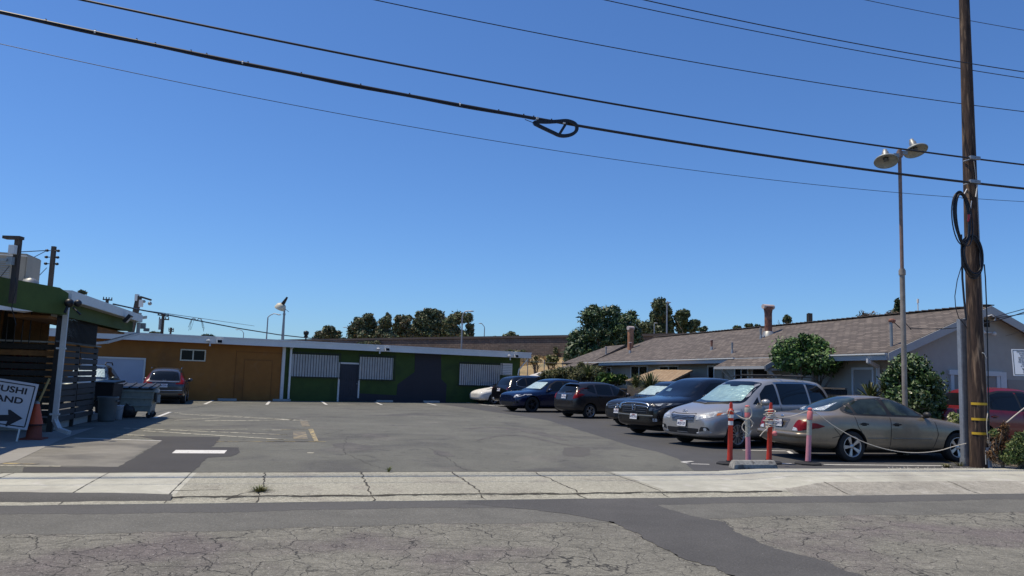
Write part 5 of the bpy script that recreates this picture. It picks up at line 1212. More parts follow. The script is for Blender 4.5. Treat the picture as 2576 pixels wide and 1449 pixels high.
c.decal('dash_paper', [(-.42, 1.33), (-.18, 1.32), (-.22, 1.41), (-.38, 1.42)], 'F', mat('paper_behind_glass', (.12, .2, .25), .3, coat=.8), off=.007, rnd=.02)
c.sides('side_window', [(2.0, 1.14), (2.95, 1.14), (2.95, 1.64), (2.45, 1.60), (2.1, 1.38)], M_cglass); c.sides('side_window', [(3.02, 1.14), (3.85, 1.15), (3.72, 1.58), (3.4, 1.64), (3.02, 1.65)], M_cglass)
c.decal('grille', [(-.56, .66), (.56, .66), (.60, .90), (.55, .94), (-.55, .94), (-.60, .90)], 'F', M_black, off=.005, rnd=.04)
for k in range(3): c.bar('grille_slat', [(-.5, .72+k*.06), (0, .72+k*.06), (.5, .72+k*.06)], 'F', .010, M_lampd, .012, 5)
c.bar('chrome_bar', [(-.62, .86), (-.58, .93), (-.3, .965), (0, .97), (.3, .965), (.58, .93), (.62, .86)], 'F', .026, M_chrome, .012)
c.bar('chrome_bar', [(-.58, .84), (-.5, .875), (0, .89), (.5, .875), (.58, .84)], 'F', .012, M_chrome, .012)
p, nn = c.proj(0, .83, 'F'); b = mb()
for a_ in ([(-.06, .07), (-.04, -.05), (-.03, -.07)], [(.06, .07), (.04, -.05), (.03, -.07)], [(-.05, .0), (.05, .0)]): b.tube([p+nn*.03+V((0, y, z)) for y, z in a_], .011, 5)
b.tube([p+nn*.025+V((0, y, z)) for y, z in [(-.09, .09), (.09, .09), (.07, -.08), (-.07, -.08), (-.09, .09)]], .007, 5); b.build('emblem', M_chrome, c.t, local=True)
for sg in (1, -1):
    c.decal('headlight', [(sg*.62, .74), (sg*.63, .95), (sg*.84, 1.0), (sg*.965, 1.0), (sg*.95, .90), (sg*.84, .78)], 'F', M_lampd, off=.006, rnd=.03)
    c.decal('headlight_strip', [(sg*.74, .955), (sg*.93, .985), (sg*.94, .93), (sg*.84, .90)], 'F', M_lamp, off=.009, rnd=.02)
    c.decal('fog_recess', [(sg*.62, .42), (sg*.90, .46), (sg*.90, .56), (sg*.62, .56)], 'F', M_well, off=.005, rnd=.03); c.decal('fog_lamp', [(sg*.76, .45), (sg*.86, .46), (sg*.86, .545), (sg*.76, .545)], 'F', M_lamp, off=.009, rnd=.02)
c.bar('bumper_bar', [(-.78, .61), (0, .60), (.78, .61)], 'F', .03, mat('satin_trim', (.16, .17, .16), .35, metal=.4), .012)
c.plate('F', .56, '47013V2'); c.mirror(1.95, 1.17); c.seam([[(1.35, 1.03), (1.3, .5), (1.45, .3)], [(2.98, .3), (2.98, 1.1)]]); c.handle(2.8, .98); c.wheels(5, 'thin', M_alloyd, .62); c.done()
# ---------------------------------------------------------------- dark crossover behind the pickup
def suv(name, label, cat, pos, head, L, W, H, pm, ax, wrad, front=None, low=0., hoodz=None, nose=None, rake=0.):
    k = H/1.65
    st = [(0, .60, .36, .66*k, .80*k, 0, .5), (.03, .79, .28, .71*k, .86*k, 0, .5), (.15, .905, .25, .77*k, .93*k, 0, .55), (.45, .98, .23, .85*k, .985*k, 0, .6), (.95, 1, .22, .92*k, 1.04*k, 0, .7), (1.25, 1, .22, .945*k, 1.08*k, .05, .74),
          (1.42, 1, .22, .955*k, 1.14*k, .7, .77), (1.8, 1, .22, .965*k, 1.38*k, 1, .69), (2.1, 1, .22, .975*k, 1.55*k, 1, .67), (2.45, 1, .22, .98*k, 1.64*k, 1, .68), (L*.66, 1, .22, .995*k, 1.655*k, 1, .68), (L-.85, 1, .23, 1.01*k, 1.61*k, 1, .66), (L-.45-rake, .985, .25, 1.03*k, 1.52*k, 1, .63), (L-.22-rake*.4, .955, .28, 1.03*k, 1.24*k, 1, .68), (L-.08, .91, .32, .97*k, 1.05*k, .6, .7), (L-.01, .86, .38, .84*k, .90*k, .3, .6), (L, .7, .45, .74*k, .78*k, .2, .5)]
    return Car(name, label, cat, pos, head, L, W, st, ax, wrad, pm)
def suv_glass(c, H, L, g=M_cglass, shade=None, split=(2.75, 3.6)):
    k = H/1.65; a, b_ = split
    c.decal('windscreen', [(-.76, 1.05*k), (.76, 1.05*k), (.60, 1.50*k), (.3, 1.54*k), (-.3, 1.54*k), (-.60, 1.50*k)], 'F', g, rnd=.08)
    if shade: c.decal('sunshade', [(-.66, 1.10*k), (.66, 1.10*k), (.54, 1.44*k), (-.54, 1.44*k)], 'F', shade, off=.008, rnd=.04)
    c.sides('window_surround', [(1.62, 1.0*k), (L-.62, 1.06*k), (L-.55, 1.16*k), (L-.85, 1.47*k), (2.4, 1.54*k), (2.0, 1.36*k)], M_black, off=.003, rnd=.08)
    c.sides('side_window', [(1.85, 1.03*k), (a-.04, 1.04*k), (a-.04, 1.50*k), (2.42, 1.49*k), (2.08, 1.33*k)], g, off=.006, rnd=.04)
    c.sides('side_window', [(a+.04, 1.04*k), (b_-.03, 1.06*k), (b_-.06, 1.485*k), (a+.04, 1.505*k)], g, off=.006, rnd=.04)
    c.sides('quarter_window', [(b_+.04, 1.07*k), (L-.68, 1.10*k), (L-.66, 1.17*k), (L-.9, 1.43*k), (b_+.04, 1.475*k)], g, off=.006, rnd=.04)
    c.seam([[(1.32, .92*k), (1.28, .5), (1.4, .3)], [(a, .30), (a, 1.02*k)], [(b_, 1.03*k), (b_-.02, .7), (b_-.25, .5)]])
    c.handle(a-.18, .90*k); c.handle(b_-.16, .92*k); c.mirror(1.80, 1.04*k)
def suv_front(c, k, grille=True, lampm=M_lamp, gm=M_black, badge=True):
    if grille: c.decal('grille', [(-.5, .60*k), (.5, .60*k), (.58, .76*k), (.5, .82*k), (-.5, .82*k), (-.58, .76*k)], 'F', gm, off=.005)
    for sg in (1, -1):
        c.decal('headlight', [(sg*.58, .70*k), (sg*.62, .81*k), (sg*.90, .90*k), (sg*.93, .86*k), (sg*.82, .75*k)], 'F', lampm, off=.007, rnd=.02)
        c.decal('fog_recess', [(sg*.58, .40), (sg*.84, .42), (sg*.82, .52), (sg*.62, .50)], 'F', M_well, off=.005, rnd=.03)
    c.decal('lower_grille', [(-.5, .34), (.5, .34), (.54, .48), (-.54, .48)], 'F', M_black, off=.005)
pm = paint('paint_charcoal', (.022, .024, .028), .4, .3)
L, W, ax = 4.6, 1.84, (.9, 3.6); pos = nearcorner((4.35, 27.0), L, W, B32)
c = suv('crossover', 'dark grey crossover with a bright sunshade, mostly hidden behind the black pickup', 'car', pos, F32, L, W, 1.66, pm, ax, .35); c.vis = ('L', 'R'); suv_glass(c, 1.66, L, shade=mat('sunshade_white', (.40, .52, .52), .4, noise=[(12, .3)], bump=(12, .8, .05), coat=.6)); suv_front(c, 1.0)
for k in range(3): c.bar('grille_slat', [(-.5, .66+k*.055), (0, .655+k*.055), (.5, .66+k*.055)], 'F', .009, M_chrome, .01, 5)
p, nn = c.proj(0, .74, 'F'); b = mb(); b.tube([p+nn*.02+V((0, math.cos(a)*.09, math.sin(a)*.055)) for a in [2*math.pi*k/20 for k in range(21)]], .01, 5, cap=False); b.ball(p+nn*.015, 1, 6, (.008, .05, .03)); b.build('emblem', M_chrome, c.t, local=True)
c.plate('F', .54, '6XZP418'); c.wheels(5, 'five', M_alloy, .62); c.done()
# ---------------------------------------------------------------- dark hatchback seen from behind
pm = paint('paint_graphite', (.040, .038, .040), .5, .3)
L, W, H, ax = 4.1, 1.70, 1.53, (.78, 3.31)
pos = nearcorner((2.77, 32.3), L, W, B32)
st = [(0, .58, .36, .58, .66, 0, .5), (.03, .77, .26, .62, .74, 0, .5), (.15, .90, .22, .70, .84, 0, .55), (.4, .98, .20, .80, .93, 0, .6), (.75, 1, .20, .87, 1.0, .05, .74), (.95, 1, .2, .89, 1.06, .7, .76), (1.4, 1, .2, .91, 1.30, 1, .68), (1.8, 1, .2, .93, 1.46, 1, .65), (2.2, 1, .2, .945, 1.53, 1, .66), (2.9, 1, .2, .97, 1.53, 1, .66), (3.45, 1, .21, .99, 1.495, 1, .64), (3.76, .985, .24, 1.0, 1.455, 1, .63), (3.93, .955, .28, 1.0, 1.17, 1, .68), (4.02, .91, .32, .95, 1.02, .6, .7), (4.08, .86, .38, .80, .86, .3, .6), (4.1, .7, .45, .66, .70, .2, .5)]
c = Car('hatchback', 'dark grey hatchback seen from its tail with bent red tail lamps', 'car', pos, B32, L, W, st, ax, .30, pm); c.vis = ('R', 'L')
c.decal('windscreen', [(-.7, .98), (.7, .98), (.56, 1.4), (-.56, 1.4)], 'F', M_cglass)
c.decal('rear_window', [(-.58, 1.07), (.58, 1.07), (.60, 1.15), (.50, 1.39), (-.50, 1.39), (-.60, 1.15)], 'B', M_cglass, rnd=.04, step=.06)
b = mb(); b.prism([V((-L/2+.40, -.55, 1.46)), V((-L/2+.24, -.50, 1.465)), V((-L/2+.20, 0, 1.475)), V((-L/2+.24, .50, 1.465)), V((-L/2+.40, .55, 1.46))], V((0, 0, .03))); b.build('spoiler', pm, c.t, local=True, bevel=.01)
c.sides('side_window', [(1.25, .97), (2.02, .985), (2.02, 1.40), (1.75, 1.37), (1.45, 1.20)], M_cglass, rnd=.04); c.sides('side_window', [(2.10, .985), (2.92, 1.01), (2.90, 1.41), (2.10, 1.415)], M_cglass, rnd=.04); c.sides('quarter_window', [(3.0, 1.03), (3.40, 1.15), (3.30, 1.36), (3.0, 1.40)], M_cglass, rnd=.04)
for sg in (1, -1):
    c.decal('tail_lamp', [(sg*.60, .80), (sg*.64, .98), (sg*.67, 1.12), (sg*.61, 1.34), (sg*.69, 1.30), (sg*.79, 1.05), (sg*.82, .96), (sg*.79, .84)], 'B', M_red, off=.007, rnd=.02, step=.04); md = 'L' if sg > 0 else 'R'
    c.decal('tail_lamp', [(3.96, .84), (3.92, 1.02), (3.72, 1.02), (3.60, .98), (3.75, .93)], md, M_red, off=.008, rnd=.02, step=.04); c.decal('headlight', [(sg*.5, .62), (sg*.78, .76), (sg*.76, .82), (sg*.5, .72)], 'F', M_lamp)
    c.decal('reflector_trim', [(sg*.55, .50), (sg*.74, .52), (sg*.72, .56), (sg*.56, .55)], 'B', M_black, off=.006, rnd=.01)
c.bar('chrome_strip', [(-.5, .985), (0, .99), (.5, .985)], 'B', .016, M_chrome, .008); p, nn = c.proj(0, 1.02, 'B'); b = mb(); b.tube([p+nn*.02+V((0, y, z)) for y, z in [(-.05, .04), (-.035, -.035)]], .008, 5); b.tube([p+nn*.02+V((0, y, z)) for y, z in [(.05, .04), (.035, -.035)]], .008, 5); b.tube([p+nn*.02+V((0, y, 0)) for y in (-.04, .04)], .007, 5); b.build('emblem', M_chrome, c.t, local=True)
c.plate('B', .88, '7VRT502', frame=M_chrome); c.bar('wiper', [(0, 1.08), (-.2, 1.10), (-.36, 1.12)], 'B', .01, M_black, .02)
c.decal('lower_bumper', [(-.6, .36), (.6, .36), (.66, .46), (-.66, .46)], 'B', M_black); c.seam([[(2.06, .28), (2.06, .96)], [(2.95, 1.0), (2.9, .7), (2.7, .5)], [(1.15, .9), (1.1, .5), (1.2, .28)]]); c.handle(1.9, .88); c.handle(2.8, .90); c.mirror(1.35, .98)
c.bar('roof_antenna', [(3.3, 0), (3.32, 0)], 'T', .03, M_black, .02); c.wheels(5, 'split', M_alloy, .70); c.done()
# ---------------------------------------------------------------- blue crossover
pm = paint('paint_blue', (.005, .014, .055), .35, .22)
L, W, ax = 4.75, 1.92, (.86, 3.75)
pos = nearcorner((.42, 36.4), L, W, B32)
c = suv('crossover', 'deep blue crossover with a smooth nose parked between the black SUV and the hatchback', 'car', pos, F32, L, W, 1.63, pm, ax, .37, rake=.35); c.vis = ('L', 'R'); suv_glass(c, 1.63, L, g=M_cglass, shade=mat('sunshade_white', (1, 1, 1))); suv_front(c, .96, grille=False); c.wheels(5, 'thin', M_alloyd, .70); c.done()
# ---------------------------------------------------------------- black SUV seen from behind
pm = paint('paint_black_gloss', (.006, .006, .007), .1, .2)
L, W, ax = 5.1, 2.0, (.95, 4.0)
pos = nearcorner((-.02, 42.2), L, W, B32)
c = suv('suv', 'large black SUV seen from behind with chrome window surround', 'suv', pos, B32, L, W, 1.76, pm, ax, .38); c.vis = ('R', 'L'); suv_glass(c, 1.76, L, split=(2.85, 3.85)); k = 1.76/1.65
c.decal('rear_window', [(-.66, 1.12*k), (.66, 1.12*k), (.54, 1.46*k), (-.54, 1.46*k)], 'B', M_cglass)
c.bar('window_chrome', [(2.2, 1.46*k), (2.6, 1.54*k), (3.4, 1.54*k), (4.0, 1.50*k), (4.45, 1.30*k), (4.52, 1.12*k), (4.3, 1.05*k), (3.4, 1.0*k), (2.2, .99*k)], 'R', .014, M_chrome, .006)
for sg in (1, -1): c.decal('tail_lamp', [(sg*.72, .86*k), (sg*.70, 1.0*k), (sg*.86, 1.05*k), (sg*.92, .90*k)], 'B', mat('tail_lamp_dark', (.08, .004, .006), .12, coat=.8), off=.007, rnd=.02); c.decal('reversing_lamp', [(sg*.5, .42), (sg*.66, .42), (sg*.66, .5), (sg*.5, .5)], 'B', M_lamp, off=.007)
c.plate('B', .92, '8PDL366'); c.bar('exhaust_trim', [(-.7, .40), (-.4, .38)], 'B', .03, M_chrome, .01); c.bar('exhaust_trim', [(.4, .38), (.7, .40)], 'B', .03, M_chrome, .01); c.wheels(6, 'five', M_chrome, .68); c.done()
# ---------------------------------------------------------------- white sedan
pm = paint('paint_white', (.62, .63, .63), 0, .3)
L, W, ax = 4.6, 1.72, (.88, 3.5)
whl = G(1219, 1017.0)+V((.5, .05, 0)); pos = carpos(whl, 0, 1, F32, L, W, ax)
k = 1.0
st = [(0, .58, .38, .54, .60, 0, .5), (.04, .77, .27, .60, .68, 0, .5), (.2, .90, .23, .68, .78, 0, .5), (.55, .98, .21, .76, .87, 0, .6), (1.0, 1, .2, .83, .94, 0, .66), (1.3, 1, .2, .87, .99, .05, .7), (1.5, 1, .2, .88, 1.05, .7, .74), (1.85, 1, .2, .89, 1.26, 1, .66), (2.15, 1, .2, .9, 1.39, 1, .63), (2.6, 1, .2, .91, 1.44, 1, .64), (3.1, 1, .2, .92, 1.40, 1, .62), (3.5, 1, .2, .93, 1.24, .95, .64), (3.8, .99, .22, .93, 1.04, .5, .7), (4.2, .95, .25, .90, .98, 0, .7), (4.5, .87, .32, .78, .86, 0, .6), (4.6, .7, .4, .6, .66, 0, .5)]
c = Car('sedan', 'white sedan whose nose shows beyond the black SUV at the green wall', 'car', pos, F32, L, W, st, ax, .31, pm); c.vis = ('L', 'R')
c.decal('windscreen', [(-.68, 1.0), (.68, 1.0), (.54, 1.34), (-.54, 1.34)], 'F', M_cglass)
c.sides('side_window', [(1.66, .96), (2.45, .97), (2.5, 1.33), (2.2, 1.31), (1.92, 1.16)], M_cglass, rnd=.04); c.sides('side_window', [(2.55, .97), (3.2, .98), (3.1, 1.25), (2.6, 1.34)], M_cglass, rnd=.04)
for sg in (1, -1): c.decal('headlight', [(sg*.48, .56), (sg*.80, .62), (sg*.79, .70), (sg*.5, .66)], 'F', M_lamp)
c.decal('side_moulding', [(1.25, .48), (3.2, .48), (3.2, .52), (1.25, .52)], 'L', M_black, rnd=.01); c.seam([[(1.35, .9), (1.3, .5), (1.4, .3)], [(2.5, .3), (2.5, .94)]]); c.mirror(1.72, .98); c.handle(2.35, .82); c.wheels(5, 'five', M_alloy, .64); c.done()
# ---------------------------------------------------------------- grey SUV at the orange wall, tail to the camera
pm = paint('paint_gunmetal', (.065, .066, .075), .5, .28)
L, W, ax = 4.35, 1.80, (.9, 3.5); hd = BA+R(90)
hv = V((math.cos(hd), math.sin(hd), 0)); hv = V((math.cos(R(110)), math.sin(R(110)), 0)); pc_ = V((-.441*34.3, 34.3, 0))+hv*(L/2)
c = suv('suv', 'grey SUV parked nose-in at the orange wall with glaring red tail lamps', 'suv', pc_, R(110), L, W, 1.60, pm, ax, .34); c.vis = ('R', 'L'); suv_glass(c, 1.60, L, split=(2.55, 3.4)); k = .97
c.decal('rear_window', [(-.62, 1.07*k), (.62, 1.07*k), (.52, 1.42*k), (.3, 1.47*k), (-.3, 1.47*k), (-.52, 1.42*k)], 'B', M_cglass, step=.06)
for sg in (1, -1):
    c.decal('tail_lamp', [(sg*.46, .90*k), (sg*.50, .97*k), (sg*.66, 1.0*k), (sg*.60, 1.42*k), (sg*.68, 1.38*k), (sg*.80, 1.05*k), (sg*.86, .95*k), (sg*.80, .90*k)], 'B', M_red, off=.007, rnd=.02, step=.05)
    c.decal('reflector', [(sg*.6, .42), (sg*.82, .42), (sg*.8, .46), (sg*.62, .46)], 'B', M_red, off=.007, rnd=.01)
c.bar('chrome_strip', [(-.6, .995*k), (0, 1.0*k), (.6, .995*k)], 'B', .02, M_chrome, .01); c.bar('bumper_chrome', [(-.75, .60), (0, .585), (.75, .60)], 'B', .018, M_chrome, .012)
c.plate('B', .80, '8BCX915'); c.decal('lower_bumper', [(-.72, .30), (.72, .30), (.78, .48), (-.78, .48)], 'B', mat('satin_trim', (.16, .17, .16)), rnd=.05)
p, nn = c.proj(0, 1.04*k, 'B'); b = mb(); b.tube([p+nn*.02+V((0, y, z)) for y, z in [(-.06, .045), (-.04, -.045)]], .01, 5); b.tube([p+nn*.02+V((0, y, z)) for y, z in [(.06, .045), (.04, -.045)]], .01, 5); b.tube([p+nn*.02+V((0, y, 0)) for y in (-.045, .045)], .009, 5); b.build('emblem', M_chrome, c.t, local=True)
b = mb()
for sd in (-1, 1): b.tube([V((.5, sd*.62, 1.58)), V((.3, sd*.62, 1.62)), V((-1.1, sd*.62, 1.60)), V((-1.3, sd*.61, 1.54))], .018, 6)
b.build('roof_rails', M_chrome, c.t, local=True); c.bar('tail_pipe', [(.42, .27), (.60, .27)], 'B', .035, M_chrome, .01); c.wheels(5, 'split', M_alloy, .68); c.done()
# ---------------------------------------------------------------- dark green-grey wagon behind the fence
pm = paint('paint_dark_green', (.05, .062, .055), .4, .3)
L, W, ax = 4.55, 1.78, (.9, 3.5)
q = V((-.533*30.3, 30.3, 0))
pos = V((-17.3, 32.3, 0))
c = suv('wagon', 'dark green wagon with roof rails half hidden behind the patio fence by the garage', 'car', pos, R(-72), L, W, 1.66, pm, ax, .34); c.vis = ('L', 'R'); suv_glass(c, 1.66, L, shade=mat('sunshade_white', (1, 1, 1))); suv_front(c, 1.0)
b = mb()
for sd in (-1, 1): b.tube([V((.5, sd*.6, 1.64)), V((.35, sd*.6, 1.73)), V((-1.0, sd*.6, 1.72)), V((-1.2, sd*.6, 1.62))], .025, 6)
b.build('roof_rails', M_black, c.t, local=True); c.wheels(5, 'five', M_alloy, .64); c.done()
# ---------------------------------------------------------------- red pickup at the right edge
pm = paint('paint_red', (.17, .004, .005), .1, .3)
L, W, ax = 5.4, 1.9, (.95, 4.2)
pos = S(15.8+L/2, 16.25+W/2)
st = [(0, .62, .42, .80, .92, 0, .5), (.03, .80, .32, .84, .98, 0, .5), (.14, .91, .28, .90, 1.02, 0, .55), (.45, .98, .26, .96, 1.06, 0, .6), (1.0, 1, .26, 1.0, 1.10, 0, .7), (1.35, 1, .26, 1.02, 1.14, .05, .76), (1.5, 1, .26, 1.03, 1.2, .7, .78), (1.9, 1, .26, 1.05, 1.48, 1, .70), (2.25, 1, .26, 1.06, 1.68, 1, .68), (2.6, 1, .26, 1.07, 1.735, 1, .68), (3.2, 1, .26, 1.09, 1.74, 1, .68), (3.7, 1, .26, 1.10, 1.70, 1, .67), (3.98, 1, .27, 1.11, 1.55, 1, .67), (4.15, 1, .28, 1.12, 1.24, .7, .7), (4.28, 1, .28, 1.15, 1.17, .05, .8), (4.9, .98, .3, 1.16, 1.17, 0, .8), (5.3, .95, .33, 1.15, 1.16, 0, .8), (5.39, .9, .4, .95, 1.0, 0, .7), (5.4, .7, .45, .8, .85, 0, .6)]
c = Car('pickup_truck', 'red pickup truck standing behind the big utility pole at the right edge', 'pickup truck', pos, A15, L, W, st, ax, .37, pm); c.vis = ('R', 'L')
c.decal('windscreen', [(-.76, 1.16), (.76, 1.16), (.6, 1.6), (-.6, 1.6)], 'F', M_cglass); c.decal('rear_window', [(-.66, 1.22), (.66, 1.22), (.56, 1.55), (-.56, 1.55)], 'B', M_cglass)
c.sides('window_surround', [(1.72, 1.08), (4.0, 1.15), (3.98, 1.28), (3.8, 1.56), (3.4, 1.635), (2.6, 1.645), (2.3, 1.60), (2.0, 1.38)], M_black, off=.003, rnd=.05)
c.sides('side_window', [(1.95, 1.12), (2.86, 1.13), (2.86, 1.60), (2.45, 1.585), (2.15, 1.4)], M_cglass, off=.006); c.sides('side_window', [(2.93, 1.13), (3.90, 1.17), (3.88, 1.27), (3.72, 1.52), (3.4, 1.595), (2.93, 1.60)], M_cglass, off=.006)
for sg in (1, -1): c.decal('tail_lamp', [(sg*.78, .8), (sg*.9, .8), (sg*.9, 1.05), (sg*.78, 1.05)], 'B', M_red); c.decal('headlight', [(sg*.55, .75), (sg*.92, .78), (sg*.92, .9), (sg*.6, .92)], 'F', M_lamp)
c.seam([[(2.9, .3), (2.9, 1.1)], [(4.12, 1.12), (4.05, .7), (3.85, .5)], [(4.24, 1.14), (4.22, .3)], [(1.45, .3), (1.4, 1.0)]]); c.decal('running_board', [(1.5, .30), (3.7, .30), (3.7, .40), (1.5, .40)], 'R', M_alloy); c.handle(2.72, .96); c.handle(3.85, .97); c.mirror(1.95, 1.12)
c.decal('bed_strap', [(4.86, 1.14), (4.98, .66), (5.12, .66), (4.98, 1.14)], 'R', M_black, rnd=.0); c.plate('B', .6, '6H41902'); c.wheels(6, 'five', M_alloy, .6); c.done()
# ================================================================ UTILITY POLE AND OVERHEAD LINES
M_pole = mat('treated_pole', (.060, .035, .024), .88, noise=[(1.2, .25), (9, .4), (26, .5), (60, .4)], stretch=(1, 1, .10), mix2=[((.20, .13, .08), 16, .54, .64), ((.018, .012, .01), 11, .58, .66)], bump=(26, 1.0, .02))
M_cable = mat('black_cable', (.012, .012, .016), .45, noise=[(3, .2)])
M_galv = mat('galvanised', (.30, .32, .35), .55, metal=.4, noise=[(1.5, .15), (12, .12)])
M_rope = mat('rope', (.55, .50, .42), .9, noise=[(30, .2)])
M_yband = mat('yellow_band', (.62, .38, .02), .6, noise=[(8, .1)])
pb = G(2459, 1178); ps = toS(pb)
# position of the pole axis and its lean measured from the photograph
PT = PV(2425.5, 0, ps.y+.18); pb = S(toS(PV(2464, 1172, ps.y+.18)).x, ps.y+.18, 0)
pole_top = pb+(PT-pb)*1.22
TP = thing('utility_pole', pb, 'big brown wooden utility pole with three yellow bands at the sidewalk', 'utility pole'); 
def paxis(z): return pb+(PT-pb)*(z/PT.z)
def prad(z): return .186-.0075*z
b = mb(); zs = [-.2+.45*k for k in range(28)]; n = 28; vs = []
for z in zs:
    c = paxis(z)
    for k in range(n):
        a = 2*math.pi*k/n; rr = prad(z)*(1+.012*math.sin(k*3.1)+.008*math.sin(k*7+z)); vs.append(c+V((math.cos(a)*rr, math.sin(a)*rr, 0)))
b.smooth = True; b.add(vs, [(i*n+k, i*n+(k+1) % n, (i+1)*n+(k+1) % n, (i+1)*n+k) for i in range(len(zs)-1) for k in range(n)]); b.build('post', M_pole, TP)
for yy in (1016, 1055, 1091):
    z = PV(2462, yy, ps.y).z; b = mb(); c = paxis(z)
    vs = []
    for k in range(13):
        a = math.pi*(1.04+.92*k/12)-.06+A15
        for dz, dr in ((-.026, .012), (.026, .012)): vs.append(c+V((math.cos(a)*(prad(z)+dr), math.sin(a)*(prad(z)+dr), dz)))
    b.smooth = True; b.add(vs, [(2*k, 2*k+2, 2*k+3, 2*k+1) for k in range(12)]); b.build('reflective_band', M_yband, TP)
def pole_surf(z, ang, off=.006):
    c = paxis(z); a = A15+R(ang); return c+V((math.cos(a), math.sin(a), 0))*(prad(z)+off)
b = mb()   # painted P mark
ppts = [(-96, .34), (-96, .30), (-96, .22), (-97, .12), (-97, .08)]
b.tube([pole_surf(z, a, .002) for a, z in ppts], .012, 5)
b.tube([pole_surf(z, a, .002) for a, z in [(-96, .35), (-89, .385), (-83, .36), (-80, .31), (-84, .26), (-91, .255), (-96, .265)]], .010, 5)
b.build('painted_mark', mat('paint_mark', (.62, .6, .55), .8), TP)
# grey cable guard on the left of the pole
ztop = PV(2425, 803, ps.y).z
b = mb(); c0 = pole_surf(0, 180+8, .075); lean = paxis(ztop)-paxis(0)
o_ = -UU*.0-VV*.04
top = pole_surf(ztop, 188, .055)
p0 = G(2429, 1172); p1 = PV(2418, 803, toS(p0).y)
b.box((p0+p1)/2, (p1-p0)/2, UU*.078, VV*.06); b.build('cable_guard', M_galv, TP, bevel=.012)
b = mb(); b.box(p0+V((0, 0, .08)), V((0, 0, .09)), UU*.085, VV*.075); b.box(p0+V((0, 0, .25)), V((0, 0, .012)), UU*.075, VV*.07); b.build('guard_foot', M_galv, TP, bevel=.01)
# grey conduit stub at right
c = G(2490, 1178); c = V((c.x, c.y+.03, 0)); b = mb(); zt2 = PV(2484, 1126, ps.y).z
b.tube([c, c+V((-.02, 0, zt2-.06))], .062, 14); b.tube([c+V((-.02, 0, zt2-.1)), c+V((-.02, 0, zt2-.03)), c+V((-.02, 0, zt2))], [.062, .078, .085], 12); b.build('conduit_stub', mat('grey_plastic', (.28, .32, .38), .5, noise=[(4, .1)]), TP)
b = mb(); q = c+V((.0, -.068, zt2-.26)); b.tube([q+V((-.07, .02, .02)), q, q+V((.07, .0, -.04)), q+V((.12, -.02, -.12)), q+V((.1, 0, -.2)), q+V((.14, 0, -.23))], .007, 5); b.tube([q+V((.02, 0, 0)), q+V((.09, 0, -.16)), q+V((.18, 0, -.18))], .006, 5); b.build('tie_string', M_rope, TP)
# cable running down the right side, cables down the left
def pw(px, py, v=None): return PV(px, py, ps.y if v is None else v)
vp = ps.y
b = mb(); b.tube([pw(2452+z[0], z[1]) for z in [(24, 665), (27, 700), (31, 800), (33, 900), (35, 1000), (36, 1060), (34, 1128)]], .013, 6); b.build('riser_cable', M_cable, TP)
b = mb(); b.tube([pw(x, y) for x, y in [(2418, 590), (2420, 650), (2421, 700), (2425, 750), (2431, 806)]], .021, 6); b.build('riser_cable', M_cable, TP)
b = mb(); b.tube([pw(x, y) for x, y in [(2420, 665), (2408, 705), (2402, 745), (2404, 775), (2412, 800), (2423, 812), (2433, 826)]], .009, 5); b.build('riser_cable', M_cable, TP)
b = mb(); b.tube([pole_surf(pw(x, y).z, ang, .008) for x, y, ang in [(2425, 400, -100), (2433, 440, -88), (2437, 520, -80), (2440, 640, -78), (2444, 830, -70), (2449, 905, -62), (2455, 960, -58), (2462, 1040, -52), (2466, 1090, -45)]], .010, 5); b.build('ground_wire', mat('ground_wire_grey', (.36, .33, .30), .6), TP)
b = mb(); b.tube([pole_surf(pw(2445, 886).z, -95, .01), pole_surf(pw(2448, 888).z, -80, .02), pole_surf(pw(2450, 896).z, -70, .03), pole_surf(pw(2456, 900).z, -40, .03)], .008, 5); b.build('lashing_wire', M_wm, TP); b = mb(); b.tube([pole_surf(pw(2448, 455).z, -70, .02), pole_surf(pw(2432, 492).z, -100, .02)], .014, 5); b.build('lashing_wire', M_wm, TP)
b = mb(); b.tube([pole_surf(pw(2425, 470).z, -160, .02), pw(2424, 490), pw(2420, 500)], .012, 5); b.tube([pw(2444, 505, vp-.03), pw(2442, 520, vp-.05), pw(2440, 560, vp-.05)], .010, 5); b.build('white_tie', M_wm, TP)
# coils
def coil(cx, cy, rx, ry, n, seed, lab):
    r = random.Random(seed); t = thing('cable_coil', pw(cx, cy+ry), lab, 'cable coil', 'cable coils hung on the pole'); c = pw(cx, cy, vp-.06); sc_ = (pw(cx+10, cy).x-pw(cx, cy).x)/10/UU.x
    for i in range(n):
        b = mb(); ox, oz = r.uniform(-.035, .035), r.uniform(-.05, .05); fx, fz = rx*sc_*r.uniform(.82, 1.05), ry*sc_*r.uniform(.93, 1.05); dv = r.uniform(-.05, .05); tw = r.uniform(-.06, .06)
        b.tube([c+UU*(ox+fx*math.cos(a+tw))+VV*(dv+.03*math.sin(a))+V((0, 0, oz+fz*math.sin(a))) for a in [2*math.pi*k/28 for k in range(29)]], .0125, 6, cap=False); b.build('loop', M_cable, t)
    return t, c, sc_
coil(2422, 547, 21, 54, 9, 1, 'upper coil of black cable hanging on the left side of the big pole')
coil(2448, 645, 25, 41, 8, 2, 'lower coil of black cable wrapped across the big utility pole')
b = mb(); b.tube([pw(2437, 540, vp-.1), pw(2437, 548, vp-.1), pw(2435, 557, vp-.1)], [.024, .024, .018], 8); b.build('red_splice', mat('red_plastic', (.5, .03, .03), .4), TP)
